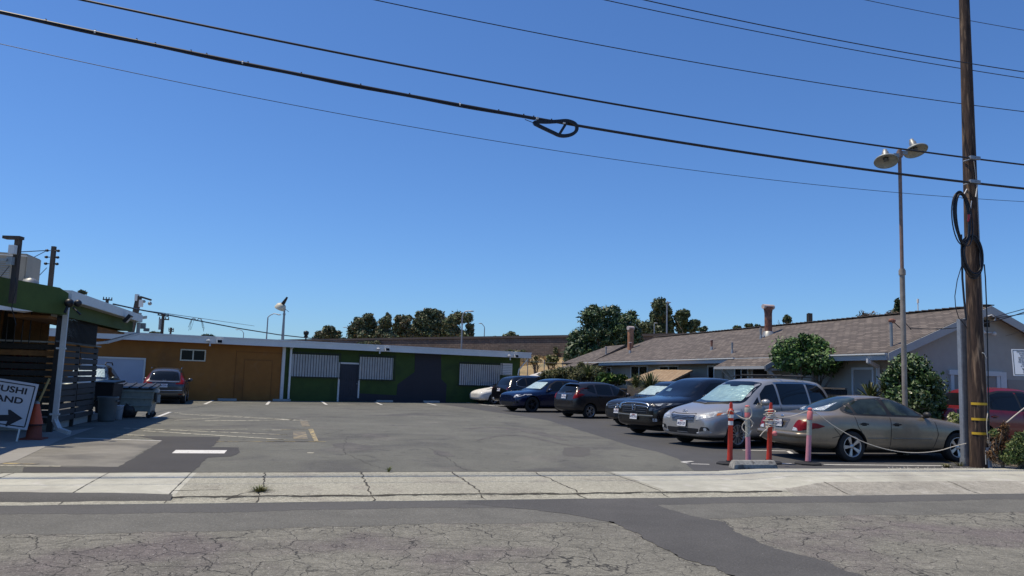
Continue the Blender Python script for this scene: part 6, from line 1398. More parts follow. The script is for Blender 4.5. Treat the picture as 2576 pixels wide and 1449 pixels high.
# cable clamps at the pole
VW = ps.y-.10
def clampbox(x, y):
    c = PV(x, y, VW-.02); b = mb(); b.box(c, UU*.13, VV*.03, V((0, 0, .035))); b.tube([c-VV*.03, c+VV*.3], .015, 6); b.build('cable_clamp', M_galv, TP)
clampbox(2452, 397); clampbox(2452, 457)
def wire(name, pts, rad, v, lab, ext=0, cat='cable', m=M_cable, n=90, grp='overhead cables'):
    P_ = [PV(x, y, v) for x, y in pts]; S_ = [toS(p) for p in P_]
    # smooth parabola-like curve through the measured heights
    us_ = np.array([p.x for p in S_]); zs_ = np.array([p.z for p in S_]); k = np.polyfit(us_, zs_, 2); u0, u1 = us_.min()-ext, us_.max()+ext
    # keep the ends of the extended span
    Q = [S(u, v, float(np.polyval(k, u))) for u in np.linspace(u0, u1, n)]
    b = mb(); b.tube(Q, rad, 6)
    o = b.build(name, m); tag(o, lab, cat, grp); return o, k
oA, kA = wire('overhead_cable', [(0, 33), (228, 77), (515, 137.5), (757, 184.5), (1032, 240), (1159, 262), (1300, 293), (1452, 317), (1738, 365), (1938, 392.5), (2138, 420), (2423, 455), (2576, 476)], .026, VW, 'thickest lashed cable bundle carrying the teardrop loop across the street front', 12)
wire('overhead_cable', [(195, 0), (400, 42), (644, 88), (900, 140), (1288, 217), (1608, 272), (1938, 327.5), (2223, 369), (2418, 397), (2576, 412)], .019, VW, 'second thick black cable passing just over the two dish lamps', 12)
wire('overhead_wire', [(0, 113), (350, 180), (644, 245), (1000, 315), (1288, 366.5), (1788, 435), (2263, 480), (2420, 492), (2576, 514)], .0055, VW+.15, 'lowest thin wire below the lashed cable bundle', 12, 'wire')
wire('overhead_wire', [(947, 0), (1288, 71.5), (1738, 155), (2138, 220), (2410, 260), (2576, 281)], .009, VW+.35, 'thin wire next above the two thick cables', 16, 'wire')
wire('overhead_wire', [(1520, 0), (1780, 54), (2038, 104), (2420, 175), (2576, 196)], .009, VW+.5, 'lower wire of the close pair near the top right', 16, 'wire')
wire('overhead_wire', [(1620, 0), (1800, 39), (2013, 81.5), (2420, 158), (2576, 180)], .010, VW-.3, 'upper wire of the close pair near the top right', 16, 'wire')
wire('overhead_wire', [(2178, 0), (2403, 45), (2576, 76)], .007, VW+.9, 'faint wire in the topmost right corner of the sky', 16, 'wire')
# second strand and lashing clips on the thick bundle
b = mb(); us_ = np.linspace(toS(PV(0, 33, VW)).x, toS(PV(1345, 300, VW)).x, 120)
b.tube([S(u, VW-.01, float(np.polyval(kA, u))-.030-.006*math.sin(u*3)) for u in us_], .017, 6); ob = b.build('second_strand', M_cable, oA)
for i, x in enumerate([100, 228, 335, 383, 475, 515, 607, 621, 757, 908, 1032, 1159, 1257, 1320, 1345, 1390]):
    u = toS(PV(x, 200, VW)).x
    b = mb(); p = S(u, VW, float(np.polyval(kA, u))); b.box(p+V((0, 0, .032)), UU*.011, VV*.01, V((0, 0, .012))); b.tube([p-UU*.012, p+UU*.012], .031, 8); b.build('cable_clip', M_wm if i % 5 == 1 else M_cable, oA)
# teardrop snowshoe loop
def z4(x, y): return ((1540+x*260/2576)*.8385, (320+y*260/2576)*.8385)
tl = thing('cable_storage_loop', PV(*z4(1500, 900), VW), 'black teardrop shaped loop with a cross bar hanging from the thick overhead cable', 'cable loop')
lp = [(640, 470), (760, 450), (1000, 455), (1300, 440), (1560, 420), (1740, 460), (1840, 520), (1885, 600), (1875, 700), (1800, 790), (1660, 850), (1500, 870), (1350, 850), (1200, 780), (900, 640), (700, 540), (630, 500)]
b = mb(); P_ = [PV(*z4(*p), VW-.05) for p in lp]
cr = []
for i in range(len(P_)):
    for k in range(4):
        t = k/4; p0, p1, p2, p3 = P_[i-1], P_[i], P_[(i+1) % len(P_)], P_[(i+2) % len(P_)]
        cr.append(.5*((2*p1)+(p2-p0)*t+(2*p0-5*p1+4*p2-p3)*t*t+(3*p1-p0-3*p2+p3)*t**3))
cr.append(cr[0])
for a, c in zip(cr, cr[1:]): b.beam(a, c+(c-a)*.15, .06, .045, up=VV) if (c-a).length > 1e-4 else None
b.build('loop_channel', M_cable, tl)
b = mb(); b.beam(PV(*z4(1580, 480), VW-.05), PV(*z4(1350, 850), VW-.05), .045, .04, up=VV); b.build('cross_bar', M_cable, tl)
b = mb(); b.tube([PV(*z4(340, 380), VW), PV(*z4(620, 490), VW-.04)], .007, 5); b.build('tie_wire', M_cable, tl)
b = mb(); b.box(PV(*z4(715, 345), VW-.03), UU*.02, VV*.02, V((0, 0, .02))); b.build('clip', M_wm, tl)
b = mb(); b.box(PV(*z4(1510, 490), VW-.08), UU*.02, VV*.02, V((0, 0, .012))); b.build('clip', M_wm, tl)
# ================================================================ TWIN DISH LAMP POST
lb = V((*G(2275, 1015)[:2], 0)); 
lb = V(((2271-1288)/1950*19.3*1.0, 19.3, 0)); LT = onplane(2263, 388, lb, V((0, 1, 0))); lb = onplane(2276.5, 1010, lb, V((0, 1, 0))); dirl = (LT-lb)/(LT.z-lb.z); lb = lb-dirl*lb.z
tl = thing('lamp_post', lb, 'tall thin rust brown lamp post with two round dish lamps', 'lamp post')
zj = onplane(2270, 686, lb, V((0, 1, 0))).z; Q = lambda z: lb+dirl*z
M_lp = mat('lamp_post_metal', (.27, .235, .20), .7, noise=[(1, .2), (8, .2)]); M_lp2 = mat('lamp_post_rust', (.24, .16, .125), .75, noise=[(2, .25), (10, .2)])
b = mb(); b.tube([Q(0), Q(zj)], .062, 12); b.build('lower_pole', M_lp, tl); b = mb(); b.tube([Q(zj), Q(LT.z)], .044, 10); b.build('upper_pole', M_lp2, tl)
b = mb(); b.tube([Q(zj-.06), Q(zj+.06)], .082, 12); b.tube([Q(zj+.04), Q(zj+.1)], .066, 12); b.build('collar', M_lp, tl)
b = mb(); b.tube([Q(LT.z-.08), Q(LT.z+.07)], .075, 10); b.ball(Q(LT.z+.09), .055, 6); b.build('pole_head', M_lp2, tl)
M_dish = mat('lamp_dish', (.30, .31, .28), .5, metal=.2, noise=[(2, .25), (9, .15)])
def dish(px, py, axv, side):
    c = onplane(px, py, LT+V((0, .05*side, 0)), V((0, 1, 0))); axv = V(axv).normalized(); rr = .285
    b = mb(); b.lathe(c, axv, [(rr*1.0, -.05), (rr*1.03, -.035), (rr*.98, -.01), (rr*.7, .05), (rr*.3, .085), (.09, .10), (.085, .11)], 36); b.lathe(c, axv, [(rr*.99, -.048), (rr*.95, -.03), (rr*.68, .03), (rr*.3, .06), (.001, .065)], 36); so_ = b.build('lamp_dish', M_dish, tl)
    b = mb(); b.lathe(c, axv, [(.085, .08), (.085, .24), (.06, .28), (.055, .33), (.001, .335)], 14); b.build('lamp_neck', M_grey, tl)
    b = mb(); b.lathe(c, axv, [(.07, .06), (.055, -.02), (.001, -.04)], 12); b.build('bulb', M_lampd, tl)
    b = mb(); b.tube([Q(LT.z), c.lerp(Q(LT.z), .15)+axv*.05], .025, 7); b.build('arm', M_grey, tl)
    b = mb(); b.box(Q(LT.z).lerp(c, .25), (.08, 0, .0), (0, .05, 0), (0, 0, .05)); b.build('clamp', M_grey, tl)
dish(2229, 403, (.12, .42, 1.0), -1); dish(2303, 377, (-.12, .42, 1), 1)
# ================================================================ DELINEATOR POSTS, ROPE, WHEEL STOP
M_or1 = mat('post_orange', (.62, .045, .02), .5, noise=[(5, .1)], mix2=((.45, .05, .03), 20, .55, .7))
M_pink = mat('post_faded_pink', (.62, .26, .31), .6, noise=[(4, .1), (16, .08)])
M_pk2 = mat('post_faded_top', (.58, .16, .16), .6, noise=[(8, .15)])
M_tape = mat('reflective_tape', (.70, .70, .69), .4, noise=[(30, .1)]); M_tapeg = mat('worn_tape_grey', (.36, .36, .31), .7, noise=[(8, .25), (40, .2)])
M_rub = mat('rubber_base', (.02, .02, .022), .85, noise=[(10, .3)])
def lathe_at(b, base, ax, prof, n=24): b.lathe(base, ax, prof, n)
def newpost(px, py, topx, topy, lab):
    b0 = G(px, py); tpt = onplane(topx, topy, b0, V((0, 1, 0))); ax = (tpt-b0).normalized(); H = (tpt-b0).length
    t = thing('delineator_post', b0, lab, 'delineator post', 'delineator posts at the sidewalk')
    zt5 = lambda f_: H*f_
    b = mb(); b.lathe(b0, ax, [(.058, .05), (.052, .2), (.0480, H*.70), (.0544, H*.705), (.0544, H*.835), (.0600, H*.84), (.0576, H*.87), (.0360, H*.89), (.0272, H*.90)], 24); b.build('tube', M_or1, t)
    b = mb(); b.lathe(b0, ax, [(.0500, H*.63), (.0500, H*.695)], 24); b.build('tape', M_tape, t); b = mb(); b.lathe(b0, ax, [(.0556, H*.745), (.0556, H*.80)], 24); b.build('tape', M_tape, t)
    b = mb(); x = ax.cross(V((0, 1, 0))).normalized(); y = V((0, 1, 0))
    b.box(b0+ax*H*.93, ax*H*.045, x*.03, y*.026); b.box(b0+ax*H*.985, ax*H*.018, x*.022, y*.02); b.build('handle', M_or1, t, bevel=.008)
    b = mb(); b.lathe(V((b0.x, b0.y, 0)), (0, 0, 1), [(.27, 0.0), (.27, .03), (.24, .045), (.08, .055), (.075, .08), (.001, .08)], 8, sm=False); b.build('base', M_rub, t)
    return b0, ax, H
def oldpost(px, py, topx, topy, lab, tape0, tape1, greycap=False):
    b0 = G(px, py); tpt = onplane(topx, topy, b0, V((0, 1, 0))); ax = (tpt-b0).normalized(); H = (tpt-b0).length
    t = thing('delineator_post', b0, lab, 'delineator post', 'delineator posts at the sidewalk')
    b = mb(); b.lathe(b0, ax, [(.057, .05), (.053, .2), (.0488, H*tape0), (.0488, H*.80), (.0560, H*.805), (.0576, H*.82)], 24); b.build('tube', M_pink, t)
    b = mb(); b.lathe(b0, ax, [(.0572, H*.80), (.0564, H*.94), (.0400, H*.955), (.0280, H*.96)], 24); b.build('collar', M_pk2 if not greycap else M_pk2, t)
    b = mb(); b.lathe(b0, ax, [(.0508, H*tape0), (.0508, H*tape1)], 24); b.build('tape', M_tapeg, t)
    if greycap: b = mb(); b.lathe(b0, ax, [(.0580, H*.885), (.0580, H*.95), (.0440, H*.97)], 24); b.build('tape', M_tapeg, t)
    b = mb(); b.ball(b0+ax*H*.985, .042, 8, (1.2, 1, .75)); b.build('knob', M_pk2, t)
    b = mb(); b.lathe(V((b0.x, b0.y, 0)), (0, 0, 1), [(.28, 0.0), (.28, .03), (.25, .042), (.08, .05), (.075, .07), (.001, .07)], 8, sm=False); b.build('base', M_rub, t)
    return b0, ax, H
d1 = newpost(*z5(1165, 1262), *z5(1183, 508), 'bright orange delineator post with two white bands, leftmost of the four posts')
d2 = oldpost(*z5(1390, 1258), *z5(1378, 552), 'faded pink post with worn grey tape and tangled rope behind the concrete block', .47, .80, True)
d3 = newpost(*z5(1637, 1250), *z5(1664, 515), 'orange post tightly wrapped in tangled white rope behind the concrete block')
d4 = oldpost(*z5(2110, 1262), *z5(2136, 583), 'faded pink post alone on a black base beside the tan sedan', .52, .79)
def catm(P_, k=6):
    out = []
    for i in range(len(P_)-1):
        p0, p1, p2, p3 = P_[max(i-1, 0)], P_[i], P_[i+1], P_[min(i+2, len(P_)-1)]
        for j in range(k): t = j/k; out.append(.5*((2*p1)+(p2-p0)*t+(2*p0-5*p1+4*p2-p3)*t*t+(3*p1-p0-3*p2+p3)*t**3))
    return out+[P_[-1]]
Yr = d1[0].y
def RP(x, y, dy=0, f=z5): return D(*f(x, y), Yr+dy)
def rope(pts, lab=None, rad=.009, par=None):
    b = mb(); b.tube(catm([V(p) for p in pts]), rad, 6)
    o = b.build('rope', M_rope, par)
    if lab: tag(o, lab, 'rope', 'ropes between the posts')
    return o
r1 = rope([RP(1150, 605, -.08), RP(1130, 640, -.09), RP(1150, 690, -.05), RP(1170, 610, -.09), RP(1205, 625, -.05), RP(1260, 670), RP(1330, 705, -.08), RP(1400, 710, -.09), RP(1440, 745, -.06), RP(1458, 768, -.05)], 'pale rope slung from the leftmost orange post to the worn pink post')
r2 = rope([RP(1385, 560, -.06), RP(1425, 600, -.06), RP(1425, 680, -.05), RP(1345, 745, -.09), RP(1365, 795, -.09), RP(1425, 810, -.06), RP(1440, 770, -.04), RP(1400, 715, -.09), RP(1335, 760, -.07), RP(1315, 820, -.05), RP(1350, 870, -.09), RP(1400, 895, -.09), RP(1425, 850, -.06), RP(1395, 900, -.09), RP(1350, 935, -.09)], 'rope coiled loosely around the worn pink post')
pts = []; r = random.Random(4)
for k in range(30):
    a = k*1.9; f = .60+.012*k*.8+r.uniform(-.03, .03); f = min(f, .93); pts.append(d3[0]+d3[1]*(d3[2]*f)+V((math.cos(a)*r.uniform(.075, .16), -abs(math.sin(a))*.09-.02 if math.sin(a) < .2 else .08, 0)))
rope(pts, 'dense tangle of white rope knotted around the second orange post', .011)
rope([RP(1530, 920, -.1), RP(1570, 870, -.09), RP(1612, 835, -.08), RP(1640, 790, -.09)], 'short loose rope end hanging left of the tangled orange post')
rope([RP(1700, 640, -.08), RP(1740, 690, -.05), RP(1860, 690), RP(1980, 660), RP(2110, 612, -.08)], 'rope running from the tangled orange post to the lone pink post')
b = mb(); b.ball(RP(1708, 888, -.1), .052, 8); tag(b.build('float_ball', M_pk2), 'small pink ball dangling from the tangled rope', 'ball')
rope([RP(1705, 700, -.1), RP(1712, 800, -.1), RP(1708, 870, -.1)], 'thin strand of rope holding up the small pink ball', .007)
Ym = lambda t: Yr+(toS(pb).y*0+pb.y-.25-Yr)*t
rl = [(2170, 612), (2260, 690), (2340, 760)]
pts = [RP(*p, -.07+0) for p in rl[:1]]
seq = [(620, 470), (700, 530), (800, 605), (960, 700), (1120, 775), (1300, 830), (1480, 858), (1640, 860), (1800, 840), (1920, 805), (2040, 775)]
pts += [D(*z6(*p), Yr-.07+(pb.y-.3-Yr)*((p[0]-620)/1420)) for p in seq[1:]]
rope(pts, 'long rope sagging in front of the tan sedan to the utility pole')
rope([D(*z6(2228, 690), pb.y-.1), D(*z6(2262, 672), pb.y-.05), D(*z6(2400, 590), pb.y+.2), D(*z6(2500, 510), pb.y+.4), D(*z6(2640, 400), pb.y+.7)], 'rope running up from the utility pole past the red pickup', .013)
rope([pole_surf(pw(2478, 1030).z, -30, .02), pw(2484, 1045, vp-.05), pw(2482, 1070, vp-.05), pw(2486, 1115, vp-.05)], 'frayed white cord tied beside the conduit on the utility pole', .009)
# concrete block
a = G(*z5(1215, 1318)); c = G(*z5(1752, 1318)); dvec = (c-a); nrm = V((-dvec.y, dvec.x, 0)).normalized()
b = mb(); e_ = dvec.normalized()*.045
prf = [(0, 0), (0, .13*.62), (.045, .155), (.165, .155), (.21, .08), (.21, 0)]
vs = [a+nrm*o+V((0, 0, z))+(e_*(z/.155)) for o, z in prf]+[c+nrm*o+V((0, 0, z))-(e_*(z/.155)) for o, z in prf]; k = len(prf)
b.add(vs, [tuple(range(k))[::-1], tuple(range(k, 2*k))]+[(i, (i+1) % k, k+(i+1) % k, k+i) for i in range(k)])
tag(b.build('wheel_stop', mat('weathered_concrete', (.33, .32, .29), .9, noise=[(3, .2), (25, .3)], mix2=((.14, .13, .12), 5, .52, .62), bump=(40, .5, .006)), bevel=.008), 'short weathered concrete block at the foot of the delineator posts', 'wheel stop')
# ================================================================ PARKING SIGN at the right edge
YS = 15.2; p0 = D(2542, 878, YS); p1 = D(2552, 945, YS); rt = V((math.cos(R(-12)), math.sin(R(-12)), 0)); hh = (p0-p1).length*1.0
w_s = hh*1.14; cS = (p0+p1)/2+rt*(w_s/2); fw = rt.cross(V((0, 0, 1))); upv = (V((0, 0, 1))-fw*.10).normalized(); fw = rt.cross(upv); VVs = -fw
ts = thing('parking_sign', V((cS.x, cS.y+.06, 0)), 'white parking warning sign crowded with small black text at the right edge', 'sign', rz=A15)
b = mb(); b.box(cS, rt*w_s/2, VVs*.003, upv*hh/2); b.build('sign_panel', mat('sign_white', (.86, .87, .88), .5), ts, bevel=.0)
b = mb(); nq = -VVs*.0045
for (cx_, cz_, hx, hz) in [(0, hh/2-.022, w_s/2-.02, .005), (0, -hh/2+.022, w_s/2-.02, .005), (-w_s/2+.022, 0, .005, hh/2-.02), (w_s/2-.022, 0, .005, hh/2-.02)]: b.box(cS+rt*cx_+upv*cz_+nq, rt*hx, VVs*.001, upv*hz)
b.build('border', M_iron, ts)
txt = 'UNAUTHORIZED VEHICLES PARKED\nIN DESIGNATED ACCESSIBLE\nSPACES NOT DISPLAYING\nDISTINGUISHING PLACARDS OR\nSPECIAL LICENSE PLATES ISSUED\nFOR PERSONS WITH DISABILITIES\nWILL BE TOWED AWAY\nAT THE OWNER\'S EXPENSE'
text_mesh('sign_text', txt, .036, M_iron, ts, facing(cS+upv*hh*.13-VVs*.0055, rt, upv), ext=.0006, sx=.72, bold=.0006, spacing=1.12)
text_mesh('sign_text', 'TOWED VEHICLES\nMAY BE RECLAIMED AT', .036, M_iron, ts, facing(cS-upv*hh*.205-VVs*.0055, rt, upv), ext=.0006, sx=.72, bold=.0006, spacing=1.12)
text_mesh('sign_text', '510 000 0000', .058, M_iron, ts, facing(cS-upv*hh*.31-VVs*.0055, rt, upv), ext=.0006, sx=.75, bold=.001)
text_mesh('sign_text', 'OR BY TELEPHONING', .036, M_iron, ts, facing(cS-upv*hh*.385-VVs*.0055, rt, upv), ext=.0006, sx=.72, bold=.0006)
b = mb(); b.tube([V((cS.x, cS.y+.09, 0)), V((cS.x, cS.y+.09, cS.z+hh/2-.02))], .025, 8); b.build('post', M_galv, ts)
# ================================================================ LEFT: SIGN BOARD, CONES, BINS, DUMPSTER
M_board = mat('sign_board_white', (.52, .54, .60), .5, noise=[(3, .04)]); M_ink = mat('sign_ink', (.012, .012, .02), .5)
YB = 16.2; tr_, br_ = D(98, 967, YB), D(68, 1082, YB+.0); axu = (tr_-br_).normalized(); rtv = (D(98, 967, YB)-D(0, 961.5, YB-.25)).normalized(); rtv = (rtv-axu*rtv.dot(axu)).normalized(); nb_ = rtv.cross(axu)   # towards viewer
hB = (tr_-br_).length; wB = hB*1.32
tb = thing('sign_board', V((br_.x-.6, br_.y, 0)), 'white A-frame board with black lettering and an arrow pointing right', 'sign')
cB = (tr_+br_)/2-rtv*wB/2
b = mb(); b.box(cB, rtv*wB/2, axu*hB/2, nb_*.012); b.build('panel', M_board, tb, bevel=.004)
b = mb(); m_ = .055; t_ = .011
for cx_, cy_, hx, hy in [(0, hB/2-m_, wB/2-m_, t_), (0, -hB/2+m_, wB/2-m_, t_), (-wB/2+m_, 0, t_, hB/2-m_), (wB/2-m_, 0, t_, hB/2-m_)]: b.box(cB+rtv*cx_+axu*cy_+nb_*.014, rtv*hx, axu*hy, nb_*.0015)
b.build('border', M_ink, tb)
def onb(x, y):    # photo px on the board plane
    return onplane(x, y, cB+nb_*.014, nb_)
pz8 = lambda x, y: (x*500/2576*.8385, (1100+y*500/2576)*.8385)
tt = onb(*pz8(140, 385)); sz = (onb(*pz8(220, 340))-onb(*pz8(220, 445))).length/.70
def board_text(txt, rx, ymid, x_end):
    e_ = onb(*pz8(x_end, ymid)); return text_mesh('lettering', txt, sz*.88, M_ink, tb, facing(e_, rtv, axu), ext=.0015, bold=.006*sz/.25, sx=1.30, align='RIGHT')
board_text('SUSHI', 0, 392, 422); board_text('LAND', 0, 540, 358)
b = mb(); ar = [(-420, 745), (130, 745), (125, 665), (160, 665), (350, 800), (95, 925), (80, 910), (115, 840), (-420, 838)]; b.prism([onb(*pz8(*p)) for p in ar], nb_*.003); b.build('arrow', M_ink, tb)
for q in (br_-rtv*.14, br_-rtv*(wB-.14)):
    b = mb(); b.beam(q+axu*.1-nb_*.02, V((q.x-.03, q.y+.0, .0)), .05, .03); b.build('leg', M_wm, tb)
# cones, one slipped over another
M_cone = mat('cone_orange', (.55, .085, .03), .55, noise=[(5, .1)]); M_cone2 = mat('cone_old', (.23, .05, .03), .7, noise=[(5, .2)])
cb = G(*pz8(520, 1125)); hC = D(*pz8(580, 545), cb.y).z
t = thing('traffic_cone', cb, 'old dull orange traffic cone standing on the ground beside the sign board', 'traffic cone')
b = mb(); b.lathe(cb, (0, 0, 1), [(.155, .03), (.125, hC*.40), (.03, hC*.9)], 24); b.build('cone', M_cone2, t); b = mb(); b.box(cb+V((0, 0, .018)), UU*.22, VV*.22, V((0, 0, .016))); b.build('base', M_cone2, t, bevel=.01)
t = thing('traffic_cone', cb+V((0, 0, hC*.40)), 'brighter orange traffic cone slipped over the old cone', 'traffic cone')
b = mb(); b.lathe(cb, (0, 0, 1), [(.15, hC*.405), (.05, hC*.93), (.048, hC*.96)], 24); b.build('cone', M_cone, t); b = mb(); b.lathe(cb, (0, 0, 1), [(.16, hC*.38), (.185, hC*.385), (.185, hC*.40), (.15, hC*.415)], 20); b.build('base', M_rub, t)
b = mb(); b.lathe(cb, (0, 0, 1), [(.052, hC*.95), (.045, hC*1.02), (.03, hC*1.03)], 14); b.build('collar', M_grey, t)
b = mb(); b.tube([D(*pz8(590, 560), cb.y), D(*pz8(765, 185), cb.y)], .024, 8); tag(b.build('broom_handle', mat('bamboo', (.34, .27, .12), .7, noise=[(6, .2)])), 'slanting wooden stick poking out of the top of the orange cone', 'stick')
# grey barrel bin, black lidded bin, white bucket
M_bin = mat('bin_grey', (.11, .125, .13), .6, noise=[(3, .12)]); M_binb = mat('bin_black', (.018, .019, .022), .5, noise=[(5, .2)])
bp_ = G(*pz8(1640, 845)); zt_b = D(*pz8(1640, 460), bp_.y).z
t = thing('barrel_bin', bp_, 'round grey plastic barrel bin standing beside the slat fence', 'bin')
b = mb(); b.lathe(bp_, (0, 0, 1), [(.001, .01), (.21, .01), (.22, .05), (.255, zt_b-.12), (.27, zt_b-.1), (.27, zt_b-.06), (.285, zt_b-.04), (.285, zt_b), (.26, zt_b), (.24, zt_b-.1), (.2, .06)], 28); b.build('barrel', M_bin, t)
b = mb(); 
for a in (0, math.pi): b.box(bp_+V((math.cos(a)*.29, 0, zt_b-.12)), (.02, 0, 0), (0, .07, 0), (0, 0, .02))
b.build('handles', M_bin, t)
bk = bp_+V((-.42, .95, 0)); bk = V((D(272, 1000, bk.y).x, bk.y, 0)); zk = D(*pz8(1640, 210), bk.y).z
t = thing('wheeled_bin', bk, 'black lidded bin standing behind the grey barrel', 'bin')
b = mb(); b.add([bk+V((x*.22, y*.24, .05)) for x, y in ((-1, -1), (1, -1), (1, 1), (-1, 1))]+[bk+V((x*.29, y*.32, zk-.1)) for x, y in ((-1, -1), (1, -1), (1, 1), (-1, 1))], [(3, 2, 1, 0), (4, 5, 6, 7), (0, 1, 5, 4), (1, 2, 6, 5), (2, 3, 7, 6), (3, 0, 4, 7)]); b.build('body', M_binb, t, bevel=.02)
b = mb(); b.box(bk+V((0, 0, zk-.05)), (.32, 0, 0), (0, .35, .03), (0, 0, .03)); b.build('lid', M_binb, t, bevel=.015)
for sx in (-1, 1): b = mb(); b.lathe(bk+V((sx*.2, .26, .09)), (1, 0, 0), [(.001, -.02), (.09, -.02), (.09, .02), (.001, .02)], 16); b.build('wheel', M_rub, t)
bu = G(*pz8(1815, 818)); zbk = D(*pz8(1830, 595), bu.y).z
t = thing('bucket', bu, 'small white plastic bucket between the grey barrel and the dumpster', 'bucket'); b = mb(); b.lathe(bu, (0, 0, 1), [(.001, .005), (.115, .005), (.145, zbk-.02), (.155, zbk-.015), (.155, zbk), (.135, zbk), (.11, .02)], 24); b.build('pail', mat('white_plastic', (.55, .60, .68), .45), t)
b = mb(); b.tube([bu+V((math.cos(a)*.15, -.03-.1*math.sin(a), zbk-.06-.10*math.sin(a))) for a in [math.pi*k/10 for k in range(11)]], .005, 5); b.build('bail_handle', M_galv, t)
# black bag
bgp = G(*pz8(1990, 790)); b = mb(); vs = []; r = random.Random(3)
b.smooth = True; b.ball(bgp+V((-.1, .1, .22)), .28, 12, (1, .9, .95)); b.v = [tuple(V(p)+V((r.uniform(-.025, .025), r.uniform(-.025, .025), r.uniform(-.02, .03) if V(p).z > .02 else 0))) for p in b.v]; b.v = [(x, y, max(z, .01)) for x, y, z in b.v]
b.tube([bgp+V((-.1, .1, .45)), bgp+V((-.12, .1, .56)), bgp+V((-.18, .1, .60))], [.06, .03, .07], 8); tag(b.build('rubbish_bag', M_binb), 'black rubbish bag slumped against the dumpster', 'bag')
# dumpster
M_dump = mat('dumpster_grey', (.24, .275, .26), .6, noise=[(1.5, .15), (9, .15)], mix2=((.12, .10, .08), 3, .62, .72)); 
dn = G(*pz8(2380, 798)); dn = dn-V((.1, 0, 0)); dd_ = R(16); dx = V((math.cos(dd_), math.sin(dd_)*.9, 0)).normalized(); dy = V((-dx.y, dx.x, 0))
YD = dn.y; zt0 = D(*pz8(2380, 300), YD).z; zb0 = D(*pz8(2380, 700), YD).z
t = thing('dumpster', dn-dx*.75+dy*.5, 'pale grey steel dumpster on casters with dark lid and a torn side flap', 'dumpster')
Rr = dn-dx*.0; WL = 1.42; WD = .95
def DP(a, o, z): return V((dn.x, dn.y, 0))+dx*a+dy*o+V((0, 0, z))
b = mb(); b.add([DP(-WL+.12, .05, zb0), DP(-.05, .05, zb0), DP(-.05, WD-.1, zb0), DP(-WL+.12, WD-.1, zb0), DP(-WL, -.03, zt0-.12), DP(.03, -.03, zt0-.12), DP(.03, WD, zt0), DP(-WL, WD, zt0)], [(3, 2, 1, 0), (0, 1, 5, 4), (1, 2, 6, 5), (2, 3, 7, 6), (3, 0, 4, 7), (4, 5, 6, 7)]); b.build('bin_body', M_dump, t, bevel=.01)
b = mb()
for f_ in (.28, .62, .93):
    z = zb0+(zt0-.12-zb0)*f_; o = .05-.08*f_; b.beam(DP(-WL+.12-.12*f_-.02, o-.015, z), DP(-.05+.08*f_+.03, o-.015, z), .05, .045, up=V((0, 0, 1)))
b.build('ribs', M_dump, t)
b = mb(); b.prism([DP(-WL-.03, -.07, zt0-.10), DP(.06, -.07, zt0-.10), DP(.06, WD+.02, zt0+.03), DP(-WL-.03, WD+.02, zt0+.03)], V((0, 0, .03)))
for k in range(5): a_ = -WL+.15+k*(WL-.25)/4; b.beam(DP(a_, -.06, zt0-.055), DP(a_, WD, zt0+.075), .05, .03)
b.build('lid', M_binb, t)
b = mb(); b.box(DP(.06, .45, zb0+(zt0-zb0)*.55), dx*.02, dy*.3, V((0, 0, .14))); b.build('side_bracket', M_binb, t)
b = mb(); b.box(DP(.10, .36, zb0+(zt0-zb0)*.50), dx*.07, dy*.02, V((0, 0, .13))); b.box(DP(.06, .30, zt0-.16), dx*.07, dy*.12, V((0, 0, .05))); b.build('side_flap', mat('dented_panel', (.40, .42, .42), .5, noise=[(3, .15)]), t, bevel=.01)
for a_, o in ((-.08, .12), (-.62, .12), (-.08, WD-.2), (-WL+.25, WD-.2), (-WL+.2, .12)):
    b = mb(); c = DP(a_, o, .095); b.lathe(c, dy, [(.001, -.03), (.06, -.03), (.095, -.022), (.095, .022), (.06, .03), (.001, .03)], 18); w1_ = b.build('caster', M_rub, t)
    b = mb(); b.box(c+V((0, 0, .07)), dx*.03, dy*.045, V((0, 0, .06))); b.box(c+V((0, 0, (zb0-.095)/2+.05)), dx*.05, dy*.05, V((0, 0, max(.02, (zb0-.2)/2)))); b.build('fork', M_grey, w1_)
# red leafy plant behind the slat fence (patio)
tp = thing('potted_plant', S(-9.3, 21.9), 'dark red flowering plant in the shade of the patio behind the sign board', 'plant')
clumped_leaves('foliage', [(tuple(D(45, 915, 20.2)), (.42, .3, .3)), (tuple(D(75, 905, 20.2)), (.25, .3, .28))], 700, .06, [leafmat('red_leaf', (.25, .012, .015)), leafmat('dark_leaf', (.03, .05, .02))], tp, 3, weights=(3, 1))
q = D(45, 945, 20.2); b = mb(); b.lathe((q.x, q.y, 0), (0, 0, 1), [(.001, 0), (.2, 0), (.27, .5), (.29, .5), (.29, .58), (.2, .58)], 16); b.tube([(q.x, q.y, .5), (q.x, q.y, q.z+.1)], .03, 6); b.build('pot', M_concb, tp)
